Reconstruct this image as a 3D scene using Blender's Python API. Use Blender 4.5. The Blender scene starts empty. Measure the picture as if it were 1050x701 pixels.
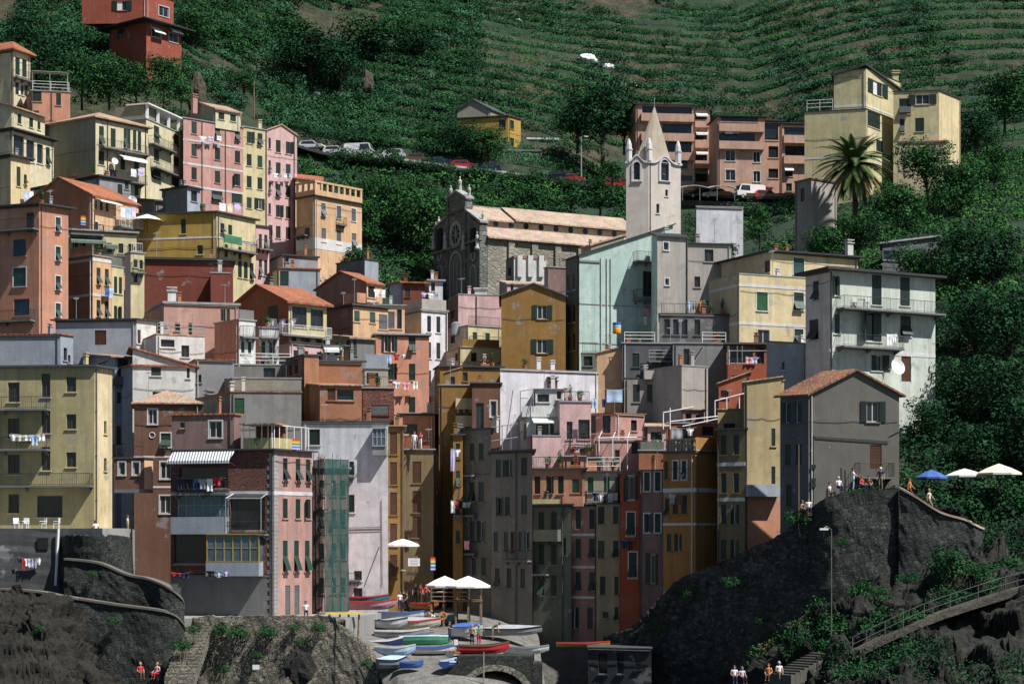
import bpy, bmesh, math, random
import numpy as np
from mathutils import Vector, Matrix, noise
random.seed(7); rng = np.random.default_rng(7)
SC = bpy.context.scene
COL = SC.collection
# photograph geometry: level camera, focal length 1950 px of a 1050 px wide frame, horizon at row 560
F, CX, CY, CZ = 1950.0, 525.0, 560.0, 14.0
def P(px, py, Y): return Vector(((px-CX)/F*Y, Y, CZ+(CY-py)/F*Y))
def R(d): return math.radians(d)

# ------------------------------------------------------------------ objects
def tag(o, label=None, cat=None, group=None, kind=None):
    if label: o['label'] = label
    if cat: o['category'] = cat
    if group: o['group'] = group
    if kind: o['kind'] = kind
    return o
def empty(name, loc=(0, 0, 0), rz=0):
    o = bpy.data.objects.new(name, None); COL.objects.link(o)
    o.location = loc; o.rotation_euler = (0, 0, rz); o.empty_display_size = .3
    return o
class MB:
    """collects faces of one mesh; every face carries a material slot"""
    def __init__(s): s.v = []; s.f = []; s.m = []; s.sm = False
    def quad(s, a, b, c, d, m=0):
        n = len(s.v); s.v += [tuple(a), tuple(b), tuple(c), tuple(d)]; s.f.append((n, n+1, n+2, n+3)); s.m.append(m)
    def poly(s, pts, m=0):
        n = len(s.v); s.v += [tuple(p) for p in pts]; s.f.append(tuple(range(n, n+len(pts)))); s.m.append(m)
    def box8(s, p, m=0):
        n = len(s.v); s.v += [tuple(q) for q in p]
        for f in ((3, 2, 1, 0), (4, 5, 6, 7), (0, 1, 5, 4), (1, 2, 6, 5), (2, 3, 7, 6), (3, 0, 4, 7)):
            s.f.append(tuple(n+i for i in f)); s.m.append(m)
    def box(s, c, sx, sy, sz, rz=0, m=0):
        c = Vector(c); ca, sa = math.cos(rz), math.sin(rz); pts = []
        for z in (-sz/2, sz/2):
            for x, y in ((-sx/2, -sy/2), (sx/2, -sy/2), (sx/2, sy/2), (-sx/2, sy/2)):
                pts.append(c+Vector((x*ca-y*sa, x*sa+y*ca, z)))
        s.box8(pts, m)
    def prism(s, pts, z0, z1, m=0):
        """vertical prism over a 2d polygon (counter-clockwise)"""
        n = len(s.v); k = len(pts)
        s.v += [(p[0], p[1], z0) for p in pts]+[(p[0], p[1], z1) for p in pts]
        s.f.append(tuple(n+i for i in range(k-1, -1, -1))); s.f.append(tuple(n+k+i for i in range(k))); s.m += [m, m]
        for i in range(k):
            j = (i+1) % k; s.f.append((n+i, n+j, n+k+j, n+k+i)); s.m.append(m)
    def tube(s, pts, r, n=6, m=0, r1=None, cap=True):
        pts = [Vector(p) for p in pts]; k = len(pts); base = len(s.v)
        for i, p in enumerate(pts):
            d = (pts[min(i+1, k-1)]-pts[max(i-1, 0)])
            d = d.normalized() if d.length > 1e-9 else Vector((0, 0, 1))
            a = d.cross(Vector((0, 0, 1)) if abs(d.z) < .9 else Vector((1, 0, 0))).normalized(); b = d.cross(a)
            rr = r if r1 is None else r+(r1-r)*i/max(1, k-1)
            for j in range(n):
                t = 2*math.pi*j/n; s.v.append(tuple(p+a*(math.cos(t)*rr)+b*(math.sin(t)*rr)))
        for i in range(k-1):
            for j in range(n):
                q = base+i*n; s.f.append((q+j, q+(j+1) % n, q+n+(j+1) % n, q+n+j)); s.m.append(m)
        if cap:
            s.f.append(tuple(base+j for j in range(n-1, -1, -1))); s.m.append(m)
            s.f.append(tuple(base+(k-1)*n+j for j in range(n))); s.m.append(m)
    def bar(s, a, b, w, m=0): s.tube([a, b], w/2, 4, m)
    def lathe(s, c, prof, n=10, m=0):
        c = Vector(c); base = len(s.v); k = len(prof)
        for r, z in prof:
            for j in range(n):
                t = 2*math.pi*j/n; s.v.append((c.x+r*math.cos(t), c.y+r*math.sin(t), c.z+z))
        for i in range(k-1):
            for j in range(n):
                q = base+i*n; s.f.append((q+j, q+(j+1) % n, q+n+(j+1) % n, q+n+j)); s.m.append(m)
        s.f.append(tuple(base+j for j in range(n-1, -1, -1))); s.m.append(m)
        s.f.append(tuple(base+(k-1)*n+j for j in range(n))); s.m.append(m)
    def build(s, name, mats, parent=None, smooth=False, loc=None):
        me = bpy.data.meshes.new(name)
        if loc is not None:
            L = Vector(loc); vs = [(v[0]-L.x, v[1]-L.y, v[2]-L.z) for v in s.v]
        else: vs = s.v
        me.from_pydata(vs, [], s.f)
        if not isinstance(mats, (list, tuple)): mats = [mats]
        for m in mats: me.materials.append(m)
        if len(mats) > 1: me.polygons.foreach_set('material_index', s.m)
        if smooth: me.polygons.foreach_set('use_smooth', [True]*len(s.f))
        o = bpy.data.objects.new(name, me); COL.objects.link(o)
        if loc is not None: o.location = loc
        if parent is not None:
            o.parent = parent
            if loc is None: o.location = -Vector(parent_loc(parent)); unrot(o, parent)
        return o
def parent_loc(p):
    l = Vector(p.location); q = p.parent
    while q is not None: l = l+Vector(q.location); q = q.parent
    return l
def unrot(o, p): pass     # parents of world-space meshes are never rotated when the mesh is built
def add_mesh(name, v, f, mats, parent=None, smooth=False, fm=None):
    me = bpy.data.meshes.new(name)
    v = np.asarray(v, np.float32); f = np.asarray(f, np.int32)
    k = f.shape[1]
    me.vertices.add(len(v)); me.vertices.foreach_set('co', v.ravel())
    me.loops.add(f.size); me.loops.foreach_set('vertex_index', f.ravel())
    me.polygons.add(len(f)); me.polygons.foreach_set('loop_start', np.arange(0, f.size, k, dtype=np.int32))
    if not isinstance(mats, (list, tuple)): mats = [mats]
    for m in mats: me.materials.append(m)
    if fm is not None: me.polygons.foreach_set('material_index', np.asarray(fm, np.int32))
    if smooth: me.polygons.foreach_set('use_smooth', [True]*len(f))
    me.update(calc_edges=True); me.validate()
    o = bpy.data.objects.new(name, me); COL.objects.link(o)
    if parent is not None: o.parent = parent
    return o
def copy_tree(o, parent=None):
    c = o.copy(); COL.objects.link(c); c.parent = parent
    for ch in list(o.children): copy_tree(ch, c)
    return c

# ------------------------------------------------------------------ materials
_M = {}
def _new(name):
    m = bpy.data.materials.new(name); m.use_nodes = True
    nt = m.node_tree; b = nt.nodes['Principled BSDF']
    return m, nt, b
def N(nt, t, **kw):
    n = nt.nodes.new(t)
    for k, v in kw.items(): setattr(n, k, v)
    return n
def coords(nt, sx=1, sy=1, sz=1, world=True):
    if world: g = N(nt, 'ShaderNodeNewGeometry'); out = g.outputs['Position']
    else: g = N(nt, 'ShaderNodeTexCoord'); out = g.outputs['Object']
    mp = N(nt, 'ShaderNodeMapping'); mp.inputs['Scale'].default_value = (sx, sy, sz)
    nt.links.new(out, mp.inputs['Vector']); return mp.outputs[0]
def noise_fac(nt, vec, scale, detail=4, rough=.6, lo=.35, hi=.65):
    n = N(nt, 'ShaderNodeTexNoise'); n.inputs['Scale'].default_value = scale
    n.inputs['Detail'].default_value = detail; n.inputs['Roughness'].default_value = rough
    nt.links.new(vec, n.inputs['Vector'])
    r = N(nt, 'ShaderNodeMapRange'); r.inputs[1].default_value = lo; r.inputs[2].default_value = hi
    nt.links.new(n.outputs[0], r.inputs[0]); return r.outputs[0]
def mix(nt, fac, a, b, mode='MIX'):
    n = N(nt, 'ShaderNodeMix', data_type='RGBA', blend_type=mode)
    if isinstance(fac, (int, float)): n.inputs[0].default_value = fac
    else: nt.links.new(fac, n.inputs[0])
    for s, v in ((6, a), (7, b)):
        if isinstance(v, tuple): n.inputs[s].default_value = (*v[:3], 1)
        else: nt.links.new(v, n.inputs[s])
    return n.outputs[2]
def bump(nt, b, fac, strength=.3, dist=.05):
    n = N(nt, 'ShaderNodeBump'); n.inputs['Strength'].default_value = strength; n.inputs['Distance'].default_value = dist
    nt.links.new(fac, n.inputs['Height']); nt.links.new(n.outputs[0], b.inputs['Normal'])
def mul(c, k): return tuple(min(1, max(0, x*k)) for x in c)
def plain(name, c, rough=.6, metal=0, var=.15):
    if name in _M: return _M[name]
    m, nt, b = _new(name)
    v = coords(nt); f = noise_fac(nt, v, 1.7, 4)
    nt.links.new(mix(nt, f, mul(c, 1-var), mul(c, 1+var)), b.inputs['Base Color'])
    b.inputs['Roughness'].default_value = rough; b.inputs['Metallic'].default_value = metal
    _M[name] = m; return m
def plaster(name, c, dirt=.65, streak=.75, patch=.30):
    """painted render: faded areas, grime patches, rain streaks"""
    if name in _M: return _M[name]
    m, nt, b = _new(name)
    v = coords(nt)
    f1 = noise_fac(nt, v, .22, 5, .6, .3, .7)
    g = sum(c)/3; fade = tuple(x*.75+g*.25 for x in mul(c, 1.10))
    col = mix(nt, f1, mul(c, .80), fade)
    f1b = noise_fac(nt, coords(nt, .8, .8, .5), 1.1, 6, .7, .42, .58); col = mix(nt, f1b, col, mix(nt, .5, col, mul(c, .72)))
    f2 = noise_fac(nt, v, .9, 6, .7, .47, .70)
    dc = tuple(x*.45+g*.12 for x in c)
    k = N(nt, 'ShaderNodeMath', operation='MULTIPLY'); nt.links.new(f2, k.inputs[0]); k.inputs[1].default_value = dirt
    col = mix(nt, k.outputs[0], col, dc)
    vs = coords(nt, 1.6, 1.6, .09)
    f3 = noise_fac(nt, vs, 1.0, 5, .65, .47, .68)
    k2 = N(nt, 'ShaderNodeMath', operation='MULTIPLY'); nt.links.new(f3, k2.inputs[0]); k2.inputs[1].default_value = streak
    col = mix(nt, k2.outputs[0], col, mul(dc, 1.05))
    if patch:
        f4 = noise_fac(nt, v, .45, 8, .75, .66-.25*patch, .70-.25*patch)
        col = mix(nt, f4, col, tuple(x*.35+.15 for x in mul(c, .9)))
    nt.links.new(col, b.inputs['Base Color']); b.inputs['Roughness'].default_value = .92
    bump(nt, b, noise_fac(nt, v, 7, 4, .7, .2, .8), .35, .03)
    _M[name] = m; return m
def tiles(name, c, c2):
    if name in _M: return _M[name]
    m, nt, b = _new(name)
    v = coords(nt)
    f = noise_fac(nt, v, 3.2, 4, .7, .3, .7); f0 = noise_fac(nt, v, .5, 4, .6, .4, .7)
    col = mix(nt, f, c, c2); col = mix(nt, f0, col, mul(c2, .75))
    w = N(nt, 'ShaderNodeTexVoronoi'); w.inputs['Scale'].default_value = 4.2; nt.links.new(coords(nt, 1, 1, .6), w.inputs['Vector'])
    col = mix(nt, .35, col, w.outputs['Color'], 'SOFT_LIGHT')
    nt.links.new(col, b.inputs['Base Color']); b.inputs['Roughness'].default_value = .9
    bump(nt, b, w.outputs['Distance'], .8, .08)
    _M[name] = m; return m
def stone(name, c, scale=1.6, joint=.35, light=1.6, zs=1.7):
    """rubble masonry: voronoi stones of differing tone with dark joints"""
    if name in _M: return _M[name]
    m, nt, b = _new(name)
    v = coords(nt, 1, 1, zs)
    w = N(nt, 'ShaderNodeTexVoronoi'); w.inputs['Scale'].default_value = scale; nt.links.new(v, w.inputs['Vector'])
    e = N(nt, 'ShaderNodeTexVoronoi', feature='DISTANCE_TO_EDGE'); e.inputs['Scale'].default_value = scale; nt.links.new(v, e.inputs['Vector'])
    sep = N(nt, 'ShaderNodeSeparateColor'); nt.links.new(w.outputs['Color'], sep.inputs[0])
    col = mix(nt, sep.outputs[0], mul(c, .55), mul(c, light))
    er = N(nt, 'ShaderNodeMapRange'); er.inputs[1].default_value = 0; er.inputs[2].default_value = .09; nt.links.new(e.outputs[0], er.inputs[0])
    col = mix(nt, er.outputs[0], mul(c, joint), col)
    f = noise_fac(nt, coords(nt), .35, 6, .7, .35, .7)
    col = mix(nt, f, col, mul(c, .6)); 
    nt.links.new(col, b.inputs['Base Color']); b.inputs['Roughness'].default_value = .93
    bump(nt, b, er.outputs[0], .8, .1)
    _M[name] = m; return m
def rock(name, c, c2, scale=.35):
    if name in _M: return _M[name]
    m, nt, b = _new(name)
    v = coords(nt, 1, 1, 1.4)
    f = noise_fac(nt, v, scale, 9, .72, .35, .65); f2 = noise_fac(nt, v, scale*6, 6, .7, .4, .7)
    col = mix(nt, f, c, c2); col = mix(nt, f2, col, mul(c, .5))
    nt.links.new(col, b.inputs['Base Color']); b.inputs['Roughness'].default_value = .95
    bump(nt, b, noise_fac(nt, v, 2.2, 8, .75, .2, .8), 1.0, .25)
    _M[name] = m; return m
def leaf(name, c, c2):
    if name in _M: return _M[name]
    m, nt, b = _new(name)
    v = coords(nt)
    f = noise_fac(nt, v, .8, 5, .7, .35, .65)
    nt.links.new(mix(nt, f, mul(c, .95), mul(c2, 1.2)), b.inputs['Base Color']); b.inputs['Roughness'].default_value = .85
    b.inputs['Specular IOR Level'].default_value = .06
    _M[name] = m; return m
def glassy(name, c=(.012, .016, .02), rough=.12):
    if name in _M: return _M[name]
    m, nt, b = _new(name)
    f = noise_fac(nt, coords(nt), .7, 3)
    nt.links.new(mix(nt, f, c, mul(c, 1.8)), b.inputs['Base Color']); b.inputs['Roughness'].default_value = rough
    _M[name] = m; return m
def striped(name, c, c2, scale, axis=0):
    if name in _M: return _M[name]
    m, nt, b = _new(name)
    w = N(nt, 'ShaderNodeTexWave', wave_type='BANDS', bands_direction='XYZ'[axis]); w.inputs['Scale'].default_value = scale
    nt.links.new(coords(nt), w.inputs['Vector'])
    r = N(nt, 'ShaderNodeMath', operation='GREATER_THAN'); r.inputs[1].default_value = .5; nt.links.new(w.outputs['Fac'], r.inputs[0])
    nt.links.new(mix(nt, r.outputs[0], c, c2), b.inputs['Base Color']); b.inputs['Roughness'].default_value = .85
    _M[name] = m; return m

PAL = dict(
    pink=(.58, .29, .245), rose=(.68, .42, .41), mauve=(.25, .145, .125), salmon=(.60, .27, .16), coral=(.72, .31, .19), peach=(.74, .47, .31),
    apricot=(.70, .42, .22), cream=(.70, .61, .38), butter=(.70, .56, .30), straw=(.64, .55, .29), gold=(.48, .30, .035), ochre=(.30, .155, .025),
    tan=(.44, .33, .15), amber=(.42, .19, .035), rust=(.34, .115, .04), red=(.20, .042, .022), vermilion=(.40, .085, .03), brown=(.17, .075, .045),
    sienna=(.42, .17, .08), white=(.78, .75, .80), chalk=(.66, .66, .63), mint=(.47, .63, .57), pistachio=(.60, .66, .56), olive=(.27, .27, .20), grey=(.30, .30, .31),
    slate=(.12, .125, .14), bluegrey=(.33, .37, .43), dim=(.20, .20, .19), beige=(.50, .42, .32), lilac=(.70, .70, .73), whitish=(.66, .66, .70), terracotta=(.58, .34, .24), villared=(.34, .065, .03),
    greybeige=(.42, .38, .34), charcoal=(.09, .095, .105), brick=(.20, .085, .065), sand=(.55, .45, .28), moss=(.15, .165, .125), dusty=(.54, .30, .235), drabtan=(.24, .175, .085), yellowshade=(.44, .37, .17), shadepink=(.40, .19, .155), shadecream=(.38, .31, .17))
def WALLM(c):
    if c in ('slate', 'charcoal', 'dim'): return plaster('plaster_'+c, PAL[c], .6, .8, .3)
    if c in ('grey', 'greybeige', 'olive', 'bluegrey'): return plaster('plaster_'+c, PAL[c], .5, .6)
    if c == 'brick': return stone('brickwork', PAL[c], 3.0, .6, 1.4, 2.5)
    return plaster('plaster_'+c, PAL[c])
def SHUT(c='green'):
    return plain('shutter_'+c, dict(green=(.012, .032, .022), green2=(.018, .045, .034), green3=(.008, .02, .018), teal=(.03, .085, .07), brown=(.09, .035, .015), grey=(.12, .13, .14), leafgreen=(.02, .10, .035), black=(.012, .012, .014), blue=(.03, .06, .10), white=(.7, .7, .7))[c], .55)
ROOFM = dict(tile=tiles('roof_tiles_orange', (.40, .14, .06), (.27, .10, .055)), brown=tiles('roof_tiles_brown', (.30, .125, .065), (.20, .10, .06)), old=tiles('roof_tiles_weathered', (.46, .33, .23), (.33, .22, .15)),
             pale=tiles('roof_tiles_pale', (.47, .36, .275), (.39, .285, .215)), slate=plain('roof_slate', (.055, .06, .065), .8), grey=plain('roof_cement', (.28, .28, .28), .9),
             dark=plain('roof_dark', (.03, .033, .036), .8))
M_white = plain('white_paint', (.78, .78, .76), .5, 0, .05)
M_trim = plaster('trim_white', (.66, .64, .64), .3, .4)
M_frame = plain('window_paint', (.62, .62, .60), .5, 0, .08)
M_pane = glassy('window_glass')
M_metal = plain('railing_iron', (.035, .038, .04), .5, .3)
M_steel = plain('galvanised_steel', (.42, .43, .44), .45, .6)
M_pipe = plain('downpipe_copper', (.10, .085, .075), .5, .3)
M_conc = plaster('concrete', (.33, .325, .31), .5, .7)
M_slab = plaster('slab_concrete', (.16, .165, .17), .5, .5)
M_wood = plain('weathered_wood', (.20, .13, .08), .85, 0, .3)
M_cable = plain('black_cable', (.02, .02, .02), .6)
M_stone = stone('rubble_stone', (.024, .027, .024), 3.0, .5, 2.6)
M_stone2 = stone('rubble_stone_pale', (.20, .185, .145), 2.6)
M_church = stone('church_stone', (.19, .195, .18), 1.1, .6, 1.3)
M_ashlar = stone('church_side_stone', (.36, .33, .265), 1.2, .8, 1.1)
M_skin = plain('skin', (.45, .24, .16), .6)
# ------------------------------------------------------------------ ground height field (control points: column, row, distance)
GP = [(-60,430,262),(20,300,250),(60,240,262),(150,236,266),(250,262,262),(330,290,262),(400,290,262),(480,315,262),(560,320,262),(640,318,262),(740,300,245),(830,260,238),(930,250,232),(1037,235,235),
      (1100,215,240),(1250,200,250),(-250,380,262),
      (330,158,300),(400,163,300),(460,172,300),(520,180,300),(575,188,300),(640,196,300),(720,200,292),(800,203,290),(690,201,302),(750,204,302),(815,205,302),(880,190,280),(960,175,280),(1060,165,285),(1250,150,300),(250,140,300),(200,104,299),(130,66,300),(50,66,300),(-100,40,300),(-300,0,300),
      (40,620,165),(100,620,165),(200,640,158),(300,640,158),(380,662,163),(440,658,166),(500,660,168),(560,680,168),(390,648,185),(470,630,190),(540,650,185),(600,790,160),(650,840,156),(700,840,153),(760,800,151),(830,640,149),(-150,600,165),
      (430,560,200),(470,520,215),(520,450,222),(330,480,205),(230,480,190),(120,500,185),(30,480,182),(-150,450,190),
      (620,600,178),(700,560,174),(800,535,160),(880,512,158),(960,500,162),(1060,500,165),(1250,480,170),(640,430,205),(730,420,196),(820,420,188),(930,400,182),(1037,380,186),(1200,340,190)]
_gx = np.array([[*P(*g)] for g in GP])
def _tps():
    xy = _gx[:, :2]; n = len(xy)
    d = np.linalg.norm(xy[:, None]-xy[None], axis=2)
    A = np.zeros((n+3, n+3)); A[:n, :n] = d+np.eye(n)*-2.0; A[:n, n] = 1; A[:n, n+1:] = xy; A[n, :n] = 1; A[n+1:, :n] = xy.T
    return xy, np.linalg.solve(A, np.concatenate([_gx[:, 2], np.zeros(3)]))
_TX, _TW = _tps()
def fnoise(x, y, s, seed=0):
    """cheap smooth value noise on numpy arrays"""
    x = np.asarray(x, float)/s+seed*17.3; y = np.asarray(y, float)/s-seed*9.1
    xi = np.floor(x).astype(int); yi = np.floor(y).astype(int); fx = x-xi; fy = y-yi
    fx = fx*fx*(3-2*fx); fy = fy*fy*(3-2*fy)
    def h(a, b):
        n = (a*374761393+b*668265263+seed*974711) & 0x7fffffff
        n = ((n ^ (n >> 13))*1274126177) & 0x7fffffff
        return ((n ^ (n >> 16)) & 0xffff)/65535.
    return (h(xi, yi)*(1-fx)+h(xi+1, yi)*fx)*(1-fy)+(h(xi, yi+1)*(1-fx)+h(xi+1, yi+1)*fx)*fy
def fbm(x, y, s, seed=0, o=4):
    t = 0; a = .5
    for i in range(o): t = t+a*fnoise(x, y, s, seed+i); s = s/2; a = a/2
    return t
YR = 302.0
def upf(x, y):
    """run up the hill behind the road; the apartments stand on a level plot"""
    w = 15*np.clip((x-10)/9, 0, 1)*np.clip((58-x)/9, 0, 1); up = np.maximum(0, y-YR)
    return np.where(up > 55, up, np.maximum(0, up-w)*55/(55-w))
def ground(x, y):
    x = np.atleast_1d(np.asarray(x, float)); y = np.atleast_1d(np.asarray(y, float))
    yb = np.minimum(y, YR)
    q = np.stack([x, yb], -1)
    z = np.empty(len(x))
    for i in range(0, len(x), 20000):
        d = np.linalg.norm(q[i:i+20000, None]-_TX[None], axis=2)
        z[i:i+20000] = d@_TW[:-3]+_TW[-3]+q[i:i+20000]@_TW[-2:]
    up = upf(x, y)
    lin = np.minimum(up, 22)*.40+np.maximum(0, up-22)*.66+6*fbm(x, y, 60, 3)*np.minimum(1, up/30)
    w = lin+(fbm(x, y, 45, 11)-.5)*7+x*.025
    st = 2.9; k = np.floor(w/st); fr = w/st-k
    ter = (k+np.clip((fr-.62)/.38, 0, 1)+fr*.12)*st-((fbm(x, y, 45, 11)-.5)*7+x*.025)
    m = np.clip((up-4)/6, 0, 1)
    return z+lin*(1-m)+ter*m
def g1(x, y): return float(ground(x, y)[0])

# ------------------------------------------------------------------ house builder, traced from the photograph at its own distance
class Face:
    def __init__(s, o, e):
        s.o = Vector((o.x, o.y)); d = Vector((e.x-o.x, e.y-o.y)); s.len = d.length; s.d = d/s.len
        s.n = Vector((s.d.y, -s.d.x))          # outward for a left-to-right face seen from the front
    def u(s, px):
        k = (px-CX)/F; return (k*s.o.y-s.o.x)/(s.d.x-k*s.d.y)
    def uz(s, px, py):
        u = s.u(px); return u, CZ+(CY-py)/F*(s.o.y+u*s.d.y)
    def p(s, u, z, out=0): return Vector((s.o.x+s.d.x*u+s.n.x*out, s.o.y+s.d.y*u+s.n.y*out, z))
    def bx(s, mb, u0, u1, z0, z1, o0, o1, m=0):
        mb.box8([s.p(u0, z0, o1), s.p(u1, z0, o1), s.p(u1, z0, o0), s.p(u0, z0, o0), s.p(u0, z1, o1), s.p(u1, z1, o1), s.p(u1, z1, o0), s.p(u0, z1, o0)], m)
def lst(a): return list(a) if isinstance(a, (list, tuple)) else [a]
HOUSES = {}; DBG = False
class House:
    def __init__(s, key, label, xl, xc, xr, Y, top, col, th=60, bot=None, roof='flat', rmat='dark', ov=.3, depth=8, W=(), bands=(), bals=(), pipes=(), chim=(), shut='green',
                 cat='house', name='house', rise=1.6, wallm=None, lcol=None, aerial=(), awn=(), trim='w', thl=None, rt=.18, hang=False):
        s.name_ = name; s.key = key; HOUSES[key] = s; s.Y = Y; s.xc = xc; s.shut = shut
        C = P(xc, top, Y); a = R(th)
        def ext(px, dx, dy):
            k = (px-CX)/F; t = (k*C.y-C.x)/(dx-k*dy); return Vector((C.x+dx*t, C.y+dy*t, C.z))
        ray = Vector((C.x, C.y, 0)).normalized()
        al = R(90-th) if thl is None else R(thl)
        if xl is not None and xr is not None:
            Rt = ext(xr, math.cos(a), math.sin(a)); L = ext(xl, -math.cos(al), math.sin(al))
            if thl is None:
                while (L-C).length > 9.5 and al > .06: al -= .03; L = ext(xl, -math.cos(al), math.sin(al))
        elif xr is not None:
            Rt = ext(xr, math.cos(a), math.sin(a)); L = C+Vector((-.04*depth, 0, 0))+ray*depth
            L = Vector((C.x+ray.x*depth+.02, C.y+ray.y*depth, C.z))
        else:
            L = ext(xl, -math.cos(al), math.sin(al)); Rt = Vector((C.x+ray.x*depth-.02, C.y+ray.y*depth, C.z))
        B = L+Rt-C
        s.C, s.L, s.R, s.B = C, L, Rt, B; s.z1 = C.z
        if DBG and max((L-C).length,(Rt-C).length)>16: print('LONG', key, round((L-C).length,1), round((Rt-C).length,1))
        if DBG and min((L-C).length,(Rt-C).length)>9 and False: print('x')
        gx = ground([p.x for p in (C, L, Rt, B)], [p.y for p in (C, L, Rt, B)])
        z0 = float(gx.min())-1.0
        if bot is not None: z0 = CZ+(CY-bot)/F*Y if hang else min(z0+.5, CZ+(CY-bot)/F*Y)
        z0 = min(z0, s.z1-2.5); s.z0 = z0
        s.root = tag(empty(name, (C.x, C.y, z0)), label, cat)
        s.fl = Face(L, C); s.fr = Face(C, Rt); s.two = (xl is not None, xr is not None)
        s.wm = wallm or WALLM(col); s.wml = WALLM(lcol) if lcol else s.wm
        holes = {0: [], 1: []}; s.wins = []
        for w in W: s.win_spec(holes, *w)
        mb = MB()
        s.grid(mb, s.fl, holes[0], 1); s.grid(mb, s.fr, holes[1], 0)
        t = Vector((0, 0, 1))
        s.details(roof, pipes)
        for a_, b_ in ((Rt, B), (B, L)):
            mb.quad((a_.x, a_.y, z0), (b_.x, b_.y, z0), (b_.x, b_.y, s.z1), (a_.x, a_.y, s.z1), 0)
        s.roof(mb, roof, ROOFM.get(rmat) or WALLM(rmat), ov, rise, rt)
        s.wall = mb.build('wall', [s.wm, s.wml], s.root)
        for w in s.wins: s.window(*w)
        if bands:
            for b in bands:
                py = b[0] if isinstance(b, tuple) else b; h = b[1] if isinstance(b, tuple) else .28
                z = CZ+(CY-py)/F*Y
                for i, f in enumerate((s.fl, s.fr)):
                    if s.two[i]: m2 = MB(); f.bx(m2, -.03 if i else 0, f.len, z-h/2, z+h/2, -.04, .035 if i else .032); m2.build('string_course', M_trim if trim == 'w' else WALLM(trim), s.root)
        for b in bals: s.balcony(*b)
        for p_ in pipes: s.pipe(p_)
        for c in chim: s.chimney(*c)
        for c in aerial: s.antenna(*c)
        for c in awn: s.awning(*c)
    def details(s, roof, pipes):
        rr = random.Random(s.key)
        if roof in ('flat', 'terrace', 'shedR', 'shedL') and s.Y < 235 and s.z1-s.z0 > 3.5 and s.name_ == 'house':
            for _ in range(rr.choice((0, 0, 1, 1, 2))):
                f = s.fr if s.two[1] else s.fl; c = f.p(rr.uniform(.15, .85)*f.len, s.z1, -rr.uniform(1.2, 3.2)); m = MB(); w, h = rr.uniform(.28, .46), rr.uniform(.5, 1.1); az = math.atan2(f.d.y, f.d.x)
                m.box(c+Vector((0, 0, h/2)), w, w*.8, h+.4, az); m.box(c+Vector((0, 0, h+.245)), w*1.3, w*1.1, .08, az); m.box(c+Vector((0, 0, h+.37)), w*.7, w*.5, .16, az); m.box(c+Vector((0, 0, h+.49)), w*1.25, w, .07, az)
                m.build('chimney', rr.choice((M_conc, WALLM('chalk'), WALLM('sienna'), s.wm)), s.root)
        for i, f in enumerate((s.fl, s.fr)):
            if not s.two[i] or f.len < 3: continue
            if roof in ('flat', 'hip') and rr.random() < .7:
                m = MB(); m.tube([f.p(.05, s.z1-.1, .07), f.p(f.len-.05, s.z1-.14, .07)], .06, 6); m.build('gutter', M_pipe, s.root)
            if not pipes and rr.random() < .75:
                u = rr.choice((.25, f.len-.3)); m = MB(); k = rr.choice((M_pipe, M_pipe, M_steel, M_trim)); m.tube([f.p(u, s.z1-.12, .07), f.p(u, s.z0, .07)], .05, 6)
                for q in range(1, 5): z = s.z0+(s.z1-s.z0)*q/5; f.bx(m, u-.07, u+.07, z-.02, z+.02, -.02, .13)
                m.build('downpipe', k, s.root)
            if rr.random() < .6 and s.z1-s.z0 > 4:
                z = s.z1-rr.uniform(.8, 4); m = MB(); n = 6; m.tube([f.p(.1+(f.len-.2)*q/n, z-.12*math.sin(math.pi*(q % 3)/3)-rr.uniform(0, .08), .05) for q in range(n+1)], .018, 4); m.build('cable', M_cable, s.root)
    def face(s, px): 
        if not s.two[0]: return 1
        if not s.two[1]: return 0
        return 0 if px < s.xc else 1
    def ff(s, i): return s.fr if i else s.fl
    def win_spec(s, holes, cols, rows, w, h, st='c', sh=None):
        cols, rows = lst(cols), lst(rows); i = s.face(cols[0]); f = s.ff(i)
        zs = []
        for r in rows:
            u, z = f.uz(cols[0], r); d = f.o.y+u*f.d.y; zs.append((z, h/F*d))
        for c in cols:
            u0, u1 = f.u(c-w/2), f.u(c+w/2)
            u0, u1 = max(.12, min(u0, f.len-.5)), min(f.len-.12, max(u1, .5))
            if u1-u0 < .25: continue
            for z, hh in zs:
                v0, v1 = max(z-hh/2, s.z0+.1), min(z+hh/2, s.z1-.08)
                if v1-v0 < .3: continue
                holes[i].append((u0, u1, v0, v1)); s.wins.append((f, u0, u1, v0, v1, st, sh or s.shut))
    def grid(s, mb, f, holes, mi):
        us = sorted({0.0, f.len, *[h[0] for h in holes], *[h[1] for h in holes]}); vs = sorted({s.z0, s.z1, *[h[2] for h in holes], *[h[3] for h in holes]})
        for j in range(len(vs)-1):
            vm = (vs[j]+vs[j+1])/2; start = None
            for i in range(len(us)-1):
                um = (us[i]+us[i+1])/2
                hole = any(h[0] < um < h[1] and h[2] < vm < h[3] for h in holes)
                if not hole and start is None: start = us[i]
                if hole and start is not None:
                    mb.quad(f.p(start, vs[j]), f.p(us[i], vs[j]), f.p(us[i], vs[j+1]), f.p(start, vs[j+1]), mi); start = None
            if start is not None: mb.quad(f.p(start, vs[j]), f.p(f.len, vs[j]), f.p(f.len, vs[j+1]), f.p(start, vs[j+1]), mi)
        for u0, u1, v0, v1 in holes:
            r = -.22
            for a, b in (((u0, v0), (u1, v0)), ((u1, v0), (u1, v1)), ((u1, v1), (u0, v1)), ((u0, v1), (u0, v0))):
                mb.quad(f.p(*a), f.p(*b), f.p(*b, r), f.p(*a, r), mi)
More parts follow.
